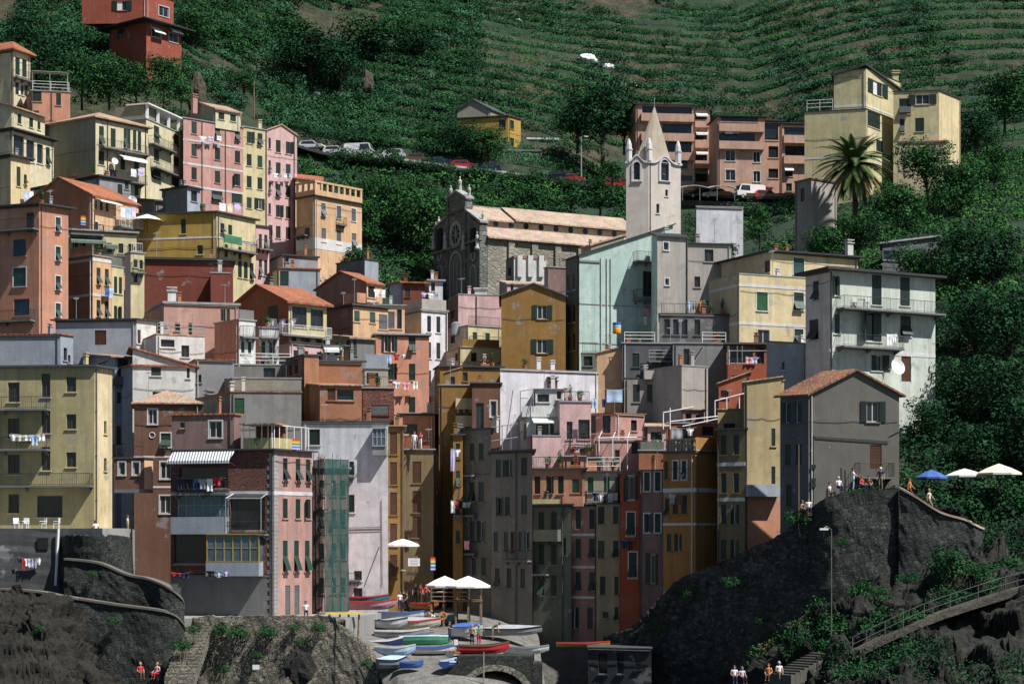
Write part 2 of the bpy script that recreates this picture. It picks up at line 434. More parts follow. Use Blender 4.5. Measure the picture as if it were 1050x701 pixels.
    def window(s, f, u0, u1, v0, v1, st, sh):
        k = st[0]; door = 'D' in st
        if not door and k == 'c' and len(s.wins) > 3:
            q = random.random(); k = 't' if q < .16 else 'h' if q < .30 else 'c'
        if sh == 'green': sh = random.choice(('green', 'green', 'green2', 'green3'))
        fr = MB(); t = .07
        if k in 'cotdh':
            for a in ((u0+.012, u0+t, v0+.012, v1-.012), (u1-t, u1-.012, v0+.012, v1-.012), (u0+t, u1-t, v1-t, v1-.012), (u0+t, u1-t, v0+.012, v0+t)): f.bx(fr, *a, -.2, -.13)
            if k in 'od' and u1-u0 > .7:
                um = (u0+u1)/2; f.bx(fr, um-.03, um+.03, v0+t, v1-t, -.19, -.14)
        if k == 'n': f.bx(fr, u0+.012, u1-.012, v0+.012, v0+.05, -.2, -.05)
        if 'w' in st:
            q = .11
            for a in ((u0-q, u0-.004, v0-.02, v1+q), (u1+.004, u1+q, v0-.02, v1+q), (u0-.004, u1+.004, v1+.004, v1+q)): f.bx(fr, *a, -.05, .03, 1)
        if not door: f.bx(fr, u0-.12, u1+.12, v0-.11, v0-.024, -.06, .10, 1)
        w = fr.build('door_frame' if door else 'window', [plain('window_paint_dark', (.06, .05, .04), .6) if k in 'd' and 'w' not in st else M_frame, M_trim if 'w' in st else s.wm], s.root)
        if k in 'odth' or k == 'n':
            pm = MB(); dd = -.17 if k != 'n' else -.215
            pm.quad(f.p(u0, v0, dd), f.p(u1, v0, dd), f.p(u1, v1, dd), f.p(u0, v1, dd)); pm.build('pane', M_pane, w)
            if k == 'o' and random.random() < .45 and not door:
                cm = MB(); um = (u0+u1)/2; a0, a1 = (u0+t, um-.04) if random.random() < .5 else (um+.04, u1-t)
                f.bx(cm, a0, a1, v0+.1, v1-t, -.166, -.15); cm.build('curtain', plain('curtain_cloth', (.66, .64, .60), .9), w)
        S = SHUT(sh); um = (u0+u1)/2
        def leafp(a, b, z0, z1, o0, o1):
            m = MB(); f.bx(m, a, b, z0, z1, o0, o1)
            n = max(2, int((z1-z0)/.11))                    # louvre slats
            for i in range(n):
                z = z0+(z1-z0)*(i+.5)/n; f.bx(m, a+.05, b-.05, z-.028, z+.016, o1, o1+.016)
            return m
        if k == 'c':
            if u1-u0 < .75 or door and random.random() < .3: leafp(u0+.015, u1-.015, v0+.015, v1-.015, -.12, -.06).build('door' if door else 'shutter', S, w)
            else:
                for a, b in ((u0+.015, um-.008), (um+.008, u1-.015)): leafp(a, b, v0+.015, v1-.015, -.12, -.06).build('door_leaf' if door else 'shutter', S, w)
        elif k == 'h':                                     # one leaf shut, one swung open
            sg = random.choice((-1, 1)); a, b = (u0+.015, um-.008) if sg < 0 else (um+.008, u1-.015)
            leafp(a, b, v0+.015, v1-.015, -.12, -.06).build('shutter', S, w)
            e = u1 if sg < 0 else u0; hw = (u1-u0)/2; a_ = .75; q = -sg; m = MB()
            m.box8([f.p(e, v0, .04), f.p(e+q*hw*math.cos(a_), v0, .04+hw*math.sin(a_)), f.p(e+q*hw*math.cos(a_), v0, .08+hw*math.sin(a_)), f.p(e, v0, .08), f.p(e, v1, .04), f.p(e+q*hw*math.cos(a_), v1, .04+hw*math.sin(a_)), f.p(e+q*hw*math.cos(a_), v1, .08+hw*math.sin(a_)), f.p(e, v1, .08)]); m.build('shutter', S, w)
        elif k == 't':                                     # lower flaps pushed outwards
            vm = v0+(v1-v0)*.52
            for a, b in ((u0+.015, um-.008), (um+.008, u1-.015)):
                m = leafp(a, b, vm, v1-.015, -.10, -.05)
                o = .45; m.box8([f.p(a, v0+.12, o), f.p(b, v0+.12, o), f.p(b, v0+.13, o-.045), f.p(a, v0+.13, o-.045), f.p(a, vm, -.05), f.p(b, vm, -.05), f.p(b, vm+.01, -.09), f.p(a, vm+.01, -.09)])
                m.build('shutter', S, w)
        elif k == 'o':
            hw = (u1-u0)/2
            for sg, e in ((-1, u0-.03), (1, u1+.03)):
                a, b = (e-hw, e) if sg < 0 else (e, e+hw)
                leafp(a, b, v0-.02, v1+.02, .036, .075).build('shutter', S, w)
    def balcony(s, px0, px1, py, dep=1.1, rail='r', rh=1.0, col=None, th=.16):
        i = s.face((px0+px1)/2); f = s.ff(i)
        u0, z = f.uz(px0, py); u1 = f.u(px1)
        b = MB(); f.bx(b, u0, u1, z-th, z, -.05, dep)
        for u in (u0+.25, (u0+u1)/2, u1-.25):
            b.box8([f.p(u-.08, z-th-.35, .03), f.p(u+.08, z-th-.35, .03), f.p(u+.08, z-th-.35, 0), f.p(u-.08, z-th-.35, 0), f.p(u-.08, z-th-.002, dep*.8), f.p(u+.08, z-th-.002, dep*.8), f.p(u+.08, z-th-.002, 0), f.p(u-.08, z-th-.002, 0)])
        bo = b.build('balcony', M_slab if rail != 'p' else WALLM(col or 'dim'), s.root)
        s.rail(f, u0, u1, z, dep, rail, rh, col, bo)
    def rail(s, f, u0, u1, z, dep, rail, rh, col, parent, sides=True):
        m = MB()
        mt = M_metal if col is None else (M_white if col == 'whitepaint' else WALLM(col) if col in PAL else M_metal)
        if rail in 'rw':
            if rail == 'w': mt = M_white
            d0 = dep-.05; A = [f.p(u0+.05, z, d0), f.p(u1-.05, z, d0)]
            runs = [(A[0], A[1])]
            if sides and dep > .3: runs += [(f.p(u0+.05, z, 0), A[0]), (A[1], f.p(u1-.05, z, 0))]
            up = Vector((0, 0, 1))
            for a, b in runs:
                m.bar(a+up*rh, b+up*rh, .05); m.bar(a+up*.10, b+up*.10, .035)
                n = max(2, int((b-a).length/.16))
                for k in range(n+1): m.bar(a.lerp(b, k/n), a.lerp(b, k/n)+up*rh, .045 if k % 8 == 0 else .02)
            m.build('railing', mt, parent)
        elif rail == 'p':
            f.bx(m, u0, u1, z+.003, z+rh, dep-.14, dep-.004)
            if sides:
                f.bx(m, u0, u0+.14, z+.003, z+rh, 0, dep-.143); f.bx(m, u1-.14, u1, z+.003, z+rh, 0, dep-.143)
            m.build('parapet', mt, parent)
        elif rail == 'h':                                # three plain pipe rails on posts
            up = Vector((0, 0, 1)); a, b = f.p(u0+.05, z, dep-.05), f.p(u1-.05, z, dep-.05)
            for q in (.35, .7, 1.0): m.bar(a+up*q*rh, b+up*q*rh, .05)
            n = max(1, int((b-a).length/1.6))
            for k in range(n+1): m.bar(a.lerp(b, k/n), a.lerp(b, k/n)+up*rh, .06)
            m.build('railing', M_white if col == 'whitepaint' else M_steel, parent)
    def toprail(s, side, px0, px1, rail='r', rh=1.0, col=None, inset=.1):
        """railing or parapet on the roof terrace along one face"""
        f = s.ff(side); s.rail(f, f.u(px0), f.u(px1), s.z1+getattr(s, 'slab', .0)+.004, -inset, rail, rh, col, s.root, False)
    def pipe(s, px, r=.06, mat=None):
        i = s.face(px); f = s.ff(i); u = f.u(px); m = MB()
        m.tube([f.p(u, s.z1-.12, .09), f.p(u, s.z0, .09)], r, 6)
        for k in range(1, 6): z = s.z0+(s.z1-s.z0)*k/6; f.bx(m, u-.08, u+.08, z-.02, z+.02, -.02, .16)
        m.build('downpipe', mat or M_pipe, s.root)
    def chimney(s, px, py, w=.6, h=1.2, back=1.5, col=None):
        """stack standing back metres behind the front edge; py is its top"""
        i = s.face(px); f = s.ff(i); u, z = f.uz(px, py); d = f.o.y+u*f.d.y
        c = f.p(u, 0, -back); k = c.y/d; z = CZ+(z-CZ)*k; c.x *= 1; m = MB(); az = math.atan2(f.d.y, f.d.x)
        m.box((c.x, c.y, z-h/2-.6), w, w*.8, h+1.2, az); m.box((c.x, c.y, z+.06), w*1.3, w*1.1, .09, az)
        m.box((c.x, c.y, z+.22), w*.7, w*.5, .24, az); m.box((c.x, c.y, z+.385), w*1.25, w*1.05, .08, az)
        m.build('chimney', WALLM(col) if col else s.wm, s.root)
    def antenna(s, px, h=2.0, back=1.5):
        i = s.face(px); f = s.ff(i); u = f.u(px); c = f.p(u, s.z1, -back); m = MB(); up = Vector((0, 0, 1))
        m.bar(c, c+up*h, .05); a = f.d.to_3d(); q = random.uniform(-.6, .6); a = Vector((math.cos(q), math.sin(q), 0))
        b = Vector((-a.y, a.x, 0)); m.bar(c+up*(h-.15)-b*.6, c+up*(h-.15)+b*.6, .03)
        for k in range(5): e = c+up*(h-.15)+b*(-.55+.27*k); m.bar(e-a*.25, e+a*.25, .022)
        m.build('aerial', M_steel, s.root)
    def awning(s, px0, px1, py, out=1.4, drop=.5, mat=None, val=.25):
        i = s.face((px0+px1)/2); f = s.ff(i); u0, z = f.uz(px0, py); u1 = f.u(px1); m = MB()
        m.box8([f.p(u0, z-drop, out), f.p(u1, z-drop, out), f.p(u1, z-.03, 0.01), f.p(u0, z-.03, 0.01), f.p(u0, z-drop+.03, out), f.p(u1, z-drop+.03, out), f.p(u1, z, 0.01), f.p(u0, z, 0.01)])
        f.bx(m, u0, u1, z-drop-val, z-drop-.002, out-.03, out)
        o = m.build('awning', mat or plain('awning_canvas', (.72, .71, .68), .9), s.root)
        q = MB()
        for u in (u0+.04, u1-.04): q.bar(f.p(u, z-drop-.02, out-.04), f.p(u, z-drop-.35, .01), .03)
        q.build('awning_arm', M_steel, o)
    def slab_box(s, name, px0, px1, py0, py1, out0=.02, out1=.25, mat=None):
        i = s.face((px0+px1)/2); f = s.ff(i); u0, za = f.uz(px0, py0); _, zb = f.uz(px0, py1); u1 = f.u(px1); m = MB()
        f.bx(m, u0, u1, zb, za, out0, out1); return m.build(name, mat or s.wm, s.root)
    def dish(s, px, py, r=.45, out=.5):
        i = s.face(px); f = s.ff(i); u, z = f.uz(px, py); m = MB(); c = f.p(u, z, out)
        ax = Vector((f.n.x*.8+.35, f.n.y-.5, .45)).normalized(); a = ax.cross(Vector((0, 0, 1))).normalized(); b = a.cross(ax)
        prev = None
        for k in range(1, 4):
            ring = [c+(a*math.cos(t)+b*math.sin(t))*r*k/3+ax*(.10*r*k*k/3) for t in [2*math.pi*j/14 for j in range(14)]]
            for j in range(14):
                j2 = (j+1) % 14
                if prev is None: m.poly([c, ring[j], ring[j2]])
                else: m.quad(prev[j], ring[j], ring[j2], prev[j2])
            prev = ring
        m.bar(c-ax*.02, f.p(u, z-.1, 0), .05); m.bar(c-b*r*.9, c+ax*r*.9, .03); m.box(c+ax*r*.9, .1, .1, .1)
        m.build('satellite_dish', M_white, s.root)
    def roof(s, wall, kind, rm, ov, rise, rt):
        C, L, Rt, B = s.C, s.L, s.R, s.B; z = s.z1; m = MB()
        a = (Rt-C).to_2d(); b = (L-C).to_2d(); la, lb = a.length, b.length; a /= la; b /= lb
        def q(u, v, zz): return Vector((C.x+a.x*u+b.x*v, C.y+a.y*u+b.y*v, zz))   # u along the right face, v along the left face
        def sl(pts):                                     # sloping sheet with thickness
            lo = [p-Vector((0, 0, rt)) for p in pts]; n = len(pts)
            m.poly(pts); m.poly(lo[::-1])
            for i in range(n): j = (i+1) % n; m.quad(lo[i], lo[j], pts[j], pts[i])
        e = .004
        if kind == 'flat' or kind == 'terrace':
            t = rt if kind == 'flat' else .12; s.slab = t
            pts = [q(-ov, -ov, 0), q(la+ov, -ov, 0), q(la+ov, lb+ov, 0), q(-ov, lb+ov, 0)]
            m.prism([(p.x, p.y) for p in pts], z+e, z+t)
        elif kind == 'gableL':                           # gable above the left face, ridge runs along the right face
            h = rise; zo = ov*h/(lb/2)
            for sgn in (0, 1):
                v0 = -ov if sgn == 0 else lb+ov
                p = [q(-ov, v0, z-zo+rt), q(la+ov, v0, z-zo+rt), q(la+ov, lb/2, z+h+rt), q(-ov, lb/2, z+h+rt)]
                sl(p if sgn == 0 else p[::-1])
            wall.poly([q(0, lb, z), q(0, 0, z), q(0, lb/2, z+h)], 1); wall.poly([q(la, 0, z), q(la, lb, z), q(la, lb/2, z+h)], 0)
        elif kind == 'gableR':
            h = rise; zo = ov*h/(la/2)
            for sgn in (0, 1):
                u0 = -ov if sgn == 0 else la+ov
                p = [q(u0, lb+ov, z-zo+rt), q(u0, -ov, z-zo+rt), q(la/2, -ov, z+h+rt), q(la/2, lb+ov, z+h+rt)]
                sl(p if sgn == 0 else p[::-1])
            wall.poly([q(0, 0, z), q(la, 0, z), q(la/2, 0, z+h)], 0); wall.poly([q(la, lb, z), q(0, lb, z), q(la/2, lb, z+h)], 0)
        elif kind == 'hip':
            h = rise; o = ov; k = min(la, lb)/2
            c0, c1, c2, c3 = q(-o, -o, z+rt), q(la+o, -o, z+rt), q(la+o, lb+o, z+rt), q(-o, lb+o, z+rt)
            if la >= lb: r0, r1 = q(k, lb/2, z+h+rt), q(la-k, lb/2, z+h+rt)
            else: r0, r1 = q(la/2, k, z+h+rt), q(la/2, lb-k, z+h+rt)
            m.prism([(p.x, p.y) for p in (c0, c1, c2, c3)], z+e, z+rt-.003)
            if la >= lb: m.poly([c0, c1, r1, r0]); m.poly([c1, c2, r1]); m.poly([c2, c3, r0, r1]); m.poly([c3, c0, r0])
            else: m.poly([c0, c1, r0]); m.poly([c1, c2, r1, r0]); m.poly([c2, c3, r1]); m.poly([c3, c0, r0, r1])
        elif kind in ('shedR', 'shedL', 'shedB'):
            h = rise
            # shedR: height grows towards the right end; shedL: towards the left end; shedB: away from the viewer
            def hz(u, v):
                if kind == 'shedR': return z+h*u/la
                if kind == 'shedL': return z+h*v/lb
                return z+h*(v/lb)
            uv = [(-ov, -ov), (la+ov, -ov), (la+ov, lb+ov), (-ov, lb+ov)]
            sl([q(u, v, hz(u, v)+rt+e) for u, v in uv])
            c = [q(0, 0, hz(0, 0)), q(la, 0, hz(la, 0)), q(la, lb, hz(la, lb)), q(0, lb, hz(0, lb))]
            for i in range(4):
                j = (i+1) % 4; A, Bb = c[i], c[j]; pts = [Vector((A.x, A.y, z)), Vector((Bb.x, Bb.y, z))]
                if Bb.z-z > .01: pts.append(Bb)
                if A.z-z > .01: pts.append(A)
                if len(pts) > 2: wall.poly(pts, 1 if i == 3 else 0)
        if m.v: m.build('roof', rm, s.root)
    def at(s, px, py, out=.6):
        i = s.face(px); f = s.ff(i); u, z = f.uz(px, py); return f.p(u, z, out)
    def top(s, px, back=1.0, side=None):
        i = s.face(px) if side is None else side; f = s.ff(i); return f.p(f.u(px), s.z1+getattr(s, 'slab', .18), -back)
H = House
# ------------------------------------------------------------------ left slope, top rows
h = H('redvilla', 'dark red house high in the trees with white window awnings', 112, 150, 186, 300, 22, 'villared', 52, bot=62, roof='flat', ov=1.6, depth=14, rmat='dark', shut='white',
  W=[([160, 178], 34, 9, 9, 'dw'), (124, 34, 7, 9, 'd')])
for px in (160, 178): h.awning(px-5, px+6, 28, 1.0, .8, M_white, .1)
h2 = H('redupper', 'orange red upper storey set back on the dark red house in the trees', 84, 150, 178, 303, -12, 'villared', 52, bot=24, roof='flat', ov=.8, depth=10, hang=True, W=[(168, 12, 10, 10, 'dw'), (125, 6, 10, 10, 'o')])
h = H('creamedge', 'cream house at the left edge with dark shuttered windows below its eave', -30, 14, 31, 250, 52, 'cream', 62, depth=10, roof='hip', rmat='tile', ov=.6, W=[([18, 25], 68, 4.5, 18, 'c'), (22, 92, 6, 11, 'o'), (21, 113, 5, 9, 'c')], bals=[(13, 31, 79, .8, 'r')])
h = H('salmonterrace', 'salmon house with a railed roof terrace under an awning frame', 24, 32, 72, 247, 93, 'salmon', 12, roof='terrace', rmat='grey', depth=9, ov=.1,
  W=[(37, 97, 11, 14, 'c'), (60, 102, 5, 12, 'c'), (37, 118, 6, 9, 'c', 'teal')], pipes=[53, 33])
h.toprail(1, 33, 71, 'h', 1.2, 'whitepaint'); h.toprail(1, 33, 71, 'r', .9, None, .25)
m = MB(); f = h.fr
for px in (33, 51, 69): u = f.u(px); m.bar(f.p(u, h.z1, -.2), f.p(u, h.z1+2.6, -.2), .08); m.bar(f.p(u, h.z1, -3), f.p(u, h.z1+3.0, -3), .08)
m.box8([f.p(f.u(32), h.z1+2.6, -.1), f.p(f.u(70), h.z1+2.6, -.1), f.p(f.u(70), h.z1+3., -3.1), f.p(f.u(32), h.z1+3., -3.1)]+[f.p(f.u(32), h.z1+2.66, -.1), f.p(f.u(70), h.z1+2.66, -.1), f.p(f.u(70), h.z1+3.06, -3.1), f.p(f.u(32), h.z1+3.06, -3.1)])
m.build('canopy', M_conc, h.root)
h = H('loggiaupper', 'small cream house at the left edge with a steep narrow roof', -40, 12, 46, 236, 109, 'cream', 66, roof='gableL', rmat='old', rise=1.2, ov=.5, W=[([20, 32], [122], 4, 10, 'c'), (40, 129, 3, 8, 'c')])
h = H('loggia', 'cream house with white columns under a dark eave at the left edge', -40, 13, 55, 230, 133, 'cream', 62, roof='flat', rmat='dark', ov=.6, W=[([19], 152, 11, 26, 'n'), (31, 155, 8, 22, 'n'), (41, 158, 6, 20, 'n'), (49, 160, 4, 18, 'c')])
h = H('creamlow', 'cream wall house with a single green window at the left edge', -40, 11, 31, 212, 160, 'butter', 55, roof='flat', rmat='dark', ov=.4, W=[(19, 181, 4, 20, 'c'), (26, 184, 3, 10, 't')])
h = H('olivehip', 'cream house with a shade toned side, hipped tile roof and white balcony front', 44, 98, 152, 238, 121, 'cream', 48, lcol='olive', roof='hip', rmat='old', rise=1.7, ov=.45,  # olive left wall: its shade is put into the colour
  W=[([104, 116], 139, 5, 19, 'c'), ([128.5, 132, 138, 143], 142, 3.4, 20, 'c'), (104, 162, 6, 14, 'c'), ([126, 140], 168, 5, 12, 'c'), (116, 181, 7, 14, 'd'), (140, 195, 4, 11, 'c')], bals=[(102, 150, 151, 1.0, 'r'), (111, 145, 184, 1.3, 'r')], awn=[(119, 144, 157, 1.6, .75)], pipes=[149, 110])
h.dish(115, 166)
h = H('creambalcony', 'cream apartment house with iron balconies beside the pink row', 114, 150, 188, 246, 122, 'cream', 72, lcol='olive', roof='terrace', rmat='grey', ov=.1, depth=9,
  W=[([160.5, 181], [136, 159], 5.5, 13, 'c'), ([160, 181], 179, 10, 10, 'c'), ([172], 200, 6, 9, 'o')], bals=[(152, 175, 147, .9, 'r'), (154, 188, 171, .9, 'r')], aerial=[(172,)], pipes=[187])
m = MB(); f = h.fr
for px in (153, 164, 175, 185): u = f.u(px); m.box(f.p(u, h.z1+1.0, -.3), .35, .35, 2.0)
m.box8([f.p(f.u(151), h.z1+2.0, .2), f.p(f.u(187), h.z1+2.0, .2), f.p(f.u(187), h.z1+2., -3.1), f.p(f.u(151), h.z1+2., -3.1)]+[f.p(f.u(151), h.z1+2.16, .2), f.p(f.u(187), h.z1+2.16, .2), f.p(f.u(187), h.z1+2.16, -3.1), f.p(f.u(151), h.z1+2.16, -3.1)])
m.build('pergola', M_white, h.root)
m = MB(); A, B2 = h.fl.p(h.fl.u(116), h.z1, -1), h.fl.p(h.fl.len, h.z1, -1)
h.fl.bx(m, h.fl.u(116), h.fl.len-.6, h.z1+.13, h.z1+1.9, -4, -.5); m.build('stair_room', WALLM('olive'), h.root)
h = H('pinkrow', 'tall pink row house with pale bands and four window columns', None, 188, 249, 252, 121, 'pink', 40, roof='terrace', rmat='grey', ov=.15, depth=10,
  W=[([199, 223, 243.5], [131, 154, 178], 5.4, 12.5, 'ot'[1] if 0 else 'c'), ([222.5, 243], 200, 11, 12, 'c')], bands=[143, 167, 190], pipes=[207, 231])
h.chimney(215, 100, .7, 1.0, 4)
g = H('penthouse', 'olive gabled attic house standing on the roof of the pink row', 189, 219, 247, 256, 122.5, 'cream', 40, lcol='olive', roof='gableL', rmat='old', rise=2.0, ov=.25, bot=124, W=[([226, 240], 122.2, 6, 3.6, 'd')]) if 0 else None
m = House('penthouse', 'olive gabled attic above the pink row with a pale tiled roof', 190, 221, 246, 255, 112, 'cream', 40, lcol='olive', roof='gableL', rmat='old', rise=1.5, ov=.25, bot=126, hang=True, W=[([227, 239], 119, 6, 7, 'c')])
h = H('yellowrow', 'narrow pale yellow row house between two pink ones', None, 249.2, 273.4, 259.4, 130, 'straw', 40, roof='terrace', rmat='grey', ov=.15, depth=10, W=[([255.5, 266.5], [141, 164, 186.5], 5, 12, 'c'), (255.5, 208, 5, 11, 'c'), (266, 209, 5, 11, 'o')], pipes=[272.6])
h.chimney(252, 121, .6, .9, 2); h.chimney(274, 126, .5, 1.2, 2)
h = H('pinkend', 'light pink row house end with small dark windows and laundry', None, 273.6, 304.5, 262.4, 134, 'rose', 40, roof='gableR', rmat='old', rise=1.1, ov=.2, depth=10,
  W=[([285.3, 295.5], [150, 173, 195, 216.5, 238], 4.8, 12.5, 'c'), (276.5, [147, 170, 192.5, 214, 236], 2.4, 11, 'c')], pipes=[301.5])
h = H('peachterrace', 'peach house with an openwork white parapet and pale base', 304, 323, 371, 258, 201, 'apricot', 48, roof='flat', rmat='dark', ov=.35, rt=.14, bot=275,
  W=[([331.5, 347.5, 362.5], [215], 4.6, 13, 'cw', 'grey'), ([332, 347.5, 363], 241, 4.6, 14, 'c', 'grey'), (315, 238, 5, 9, 'd')], bands=[(249, 1.5)], bals=[(344.5, 353, 230, .6, 'r'), (305, 317, 243, .8, 'r')])
m = MB()
for f in (h.fr, h.fl):
    zt = h.z1+.15
    f.bx(m, -.1, f.len, zt, zt+.75, -.16, .1); f.bx(m, -.12, f.len+.02, zt+1.75, zt+2.0, -.18, .12)
    n = 8 if f is h.fr else 3
    for k in range(n+1): u = .15+(f.len-.3)*k/n; f.bx(m, u-.16, u+.16, zt+.75, zt+1.75, -.13, .07)
m.build('parapet', WALLM('apricot'), h.root)
H('peachannex', 'low red tiled annex behind the peach house terrace', None, 303, 330, 264, 183, 'peach', 30, roof='shedB', rmat='tile', rise=1.6, depth=6, bot=205)
h = H('greyflat', 'long grey walled house with a flat dark roof edge on the left', 28, 102, 134, 222, 181, 'grey', 44, lcol='bluegrey', roof='flat', rmat='dark', ov=.3, rt=.2, depth=9, W=[(123, 196, 5, 14, 'c'), (130, 190, 4, 8, 'c')], bals=[(119, 134, 208, 1.1, 'r')], thl=40)
h.dish(133, 206, .55)
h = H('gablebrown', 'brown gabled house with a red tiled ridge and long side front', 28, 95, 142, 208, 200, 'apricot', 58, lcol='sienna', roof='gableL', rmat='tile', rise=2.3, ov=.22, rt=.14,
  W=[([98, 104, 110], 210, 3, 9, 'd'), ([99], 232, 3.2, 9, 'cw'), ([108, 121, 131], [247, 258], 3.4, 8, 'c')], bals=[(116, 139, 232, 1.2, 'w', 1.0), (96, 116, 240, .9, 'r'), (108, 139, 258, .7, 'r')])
h.awning(97, 119, 203, 1.0, .35, M_white, .1)
# ------------------------------------------------------------------ left slope, middle rows
h = H('salmonedge', 'salmon orange house at the left edge with tilted green shutters', -40, 40, 70, 188, 210, 'salmon', 46, roof='flat', rmat='dark', ov=.5,
  W=[([59.5], [230, 260, 290, 318], 5, 14, 'tw'), (20, 284, 13, 19, 'cw', 'teal'), (22, 315, 16, 17, 'c', 'blue'), (31, 228, 8, 20, 'd'), (20, 254, 13, 17, 'c', 'blue')], bals=[(-20, 40, 239, 1.0, 'r'), (-20, 36, 331, .8, 'r')], aerial=[(60,)])
h = H('rowpeach', 'peach and brown row house with white bands on the left slope', 69, 95, 114, 194, 262, 'apricot', 52, lcol='sienna', roof='terrace', rmat='grey', ov=.1, bands=[266, 302], W=[([101, 109.5], [283, 316], 4, 17, 't')])
h.toprail(1, 96, 113, 'r', 1.0); h.toprail(0, 71, 94, 'p', 1.0, 'salmon')
H('rowcream', 'narrow cream row house with paired shutters on the left slope', None, 114.2, 127, 197, 273, 'straw', 52, roof='terrace', rmat='grey', ov=.1, W=[([118.5, 123.5], [292, 322], 3.2, 17, 'c')]).toprail(1, 115, 126, 'p', .9, 'moss')
H('rowapricot', 'apricot row house with small windows beside the dark red wall', None, 127.2, 147, 199.5, 281, 'apricot', 56, roof='terrace', rmat='grey', ov=.1, W=[([131, 137.5, 143], [294, 321], 2.8, 12, 'c')]).toprail(1, 128, 146, 'r', 1.0)
h = H('rowback', 'ochre house of awnings and balconies behind the row on the left', None, 70, 140, 204, 236, 'straw', 18, roof='flat', rmat='grey', ov=.3, W=[([78, 86, 99, 104], 249, 4, 12, 'c'), ([112, 124, 134], 254, 5, 10, 'd')], bals=[(72, 106, 240, .9, 'r'), (104, 138, 262, .9, 'r')])
h.awning(72, 108, 243, 1.1, .5, plain('awning_moss', (.12, .16, .13), .9)); h.awning(108, 120, 250, .9, .4, plain('awning_moss', (0, 0, 0)))
h = H('pinkgreyterrace', 'pinkish grey terrace house under the white parasol', 128, 139, 168, 214, 239, 'mauve', 22, lcol='beige', roof='terrace', rmat='grey', ov=.1, W=[(160, 247, 5, 10, 'd')], bals=[(166, 167.8, 245, .6, 'r')])
h.toprail(1, 140, 166, 'r', .8)
h = H('goldhouse', 'golden yellow house with a dark flat roof and green awning balcony', 140, 222, 262, 212, 218, 'straw', 55, lcol='gold', roof='flat', rmat='dark', ov=.35, W=[(188, 232, 5, 15, 'c'), (205, 256, 6, 9, 'd'), ([228, 236], 234, 4, 10, 'c'), ([246, 252, 258], 276, 4, 17, 'c'), ([232, 246], 257, 3.2, 13, 'c')], bals=[(222, 258, 254, 1.0, 'r')], bands=[(243, .2)])
h.slab_box('balcony_screen', 223, 241, 241, 249, .95, 1.05, plain('green_canvas', (.04, .17, .09), .8))
h = H('goldside', 'narrow pale facade house with dark shutters below the pink row', None, 262.3, 276, 218, 232, 'rose', 40, roof='flat', rmat='dark', ov=.2, W=[([267, 272.5], [248, 274], 3.2, 16, 'c')], bals=[(263, 276, 255, .8, 'r')])
H('greybox', 'grey flat topped roof house above the golden one', 167, 192, 205, 220, 192, 'bluegrey', 55, lcol='dim', roof='flat', rmat='dark', ov=.3, W=[(199, 201, 6, 11, 'd')], bot=216)
H('lowdark', 'dark tiled low roof behind the golden house', 138, 160, 206, 224, 206, 'dim', 30, roof='shedB', rmat='slate', rise=1.4, depth=7, bot=230)
h = H('darkred', 'dark red flat roofed house with a white chimney in front', None, 147, 239, 198, 266, 'red', 8, roof='flat', rmat='dark', ov=.3, rt=.25, W=[(226, 290, 12, 6, 'd')])
H('darkredtop', 'small dark red rooftop block beside yellow railings', None, 216, 236, 196, 280, 'red', 8, roof='terrace', rmat='grey', bot=300, ov=.05).toprail(1, 217, 235, 'r', 1.0)
h = H('salmonlong', 'long dusty pink house with a white roof edge and small windows', 148, 168, 245, 184, 311, 'dusty', 14, roof='flat', rmat='grey', ov=.15, rt=.22, W=[(182, 335, 5, 8, 'd'), (195, 337, 3.5, 12, 'd'), ([228, 234], 323, 3.5, 12, 'c')])
h.chimney(177, 299, .8, 1.2, 1.2, 'chalk')
H('salmonstep', 'dusty pink stepped block with a balcony below the orange roof', 220, 245, 262, 180, 328, 'chalk', 40, lcol='salmon', roof='terrace', rmat='grey', ov=.1, W=[([249, 256], 356, 3.5, 13, 'c')], bals=[(245.5, 261.5, 345, .7, 'r')]).toprail(1, 246, 261, 'p', .9, 'dim')
h = H('orangeroof', 'red brown house with bright orange roof and columned cream balcony', 238, 296, 335, 190, 309, 'straw', 40, lcol='rust', roof='gableL', rmat='tile', rise=2.0, ov=.5, rt=.2, depth=8,
  W=[([305, 312], 325, 13, 21, 'n')[0:0] or (307, 325, 15, 21, 'd'), (325, 327, 13, 19, 'd'), (280, 322, 10, 17, 'c', 'green'), ([301, 315, 327], 350, 6, 9, 'c')], bals=[(284, 335, 343, 1.0, 'w', 1.0)], chim=[(257, 288, .6, 1.0, 2.5, 'dim')])
h = H('mauvebase', 'mauve and cream lower house under the orange roof balcony', 283, 297, 335, 186, 351.5, 'rose', 38, lcol='mauve', roof='flat', rmat='dark', ov=.15, W=[([303, 314, 327], 363, 4, 8, 'c')])
h = H('greydoor', 'grey rendered house with a large green door and orange coping', 270, 286, 328, 214, 275, 'bluegrey', 14, lcol='straw', roof='flat', rmat='tile', ov=.15, rt=.14, W=[(291.5, 285.5, 9, 15, 'c'), (277, 284, 5, 8, 'd')])
H('greyback', 'low grey outbuilding with a flat dark roof under the peach house', 275, 290, 326, 226, 262, 'grey', 25, roof='flat', rmat='dark', ov=.2, W=[(294, 266, 4, 5, 'd')])
H('greyback', 'grey concrete shed between the peach house and the trees', 345, 374, 388, 226, 266, 'bluegrey', 45, lcol='slate', roof='flat', rmat='dark', ov=.1, rt=.1)
h = H('mauvegable', 'dusty mauve gabled house with an orange tiled roof and terrace', 324, 376, 392, 206, 290, 'peach', 45, lcol='mauve', roof='gableL', rmat='tile', rise=1.6, ov=.25, rt=.15, W=[(381, 299, 7, 12, 'd')], wallm=None)
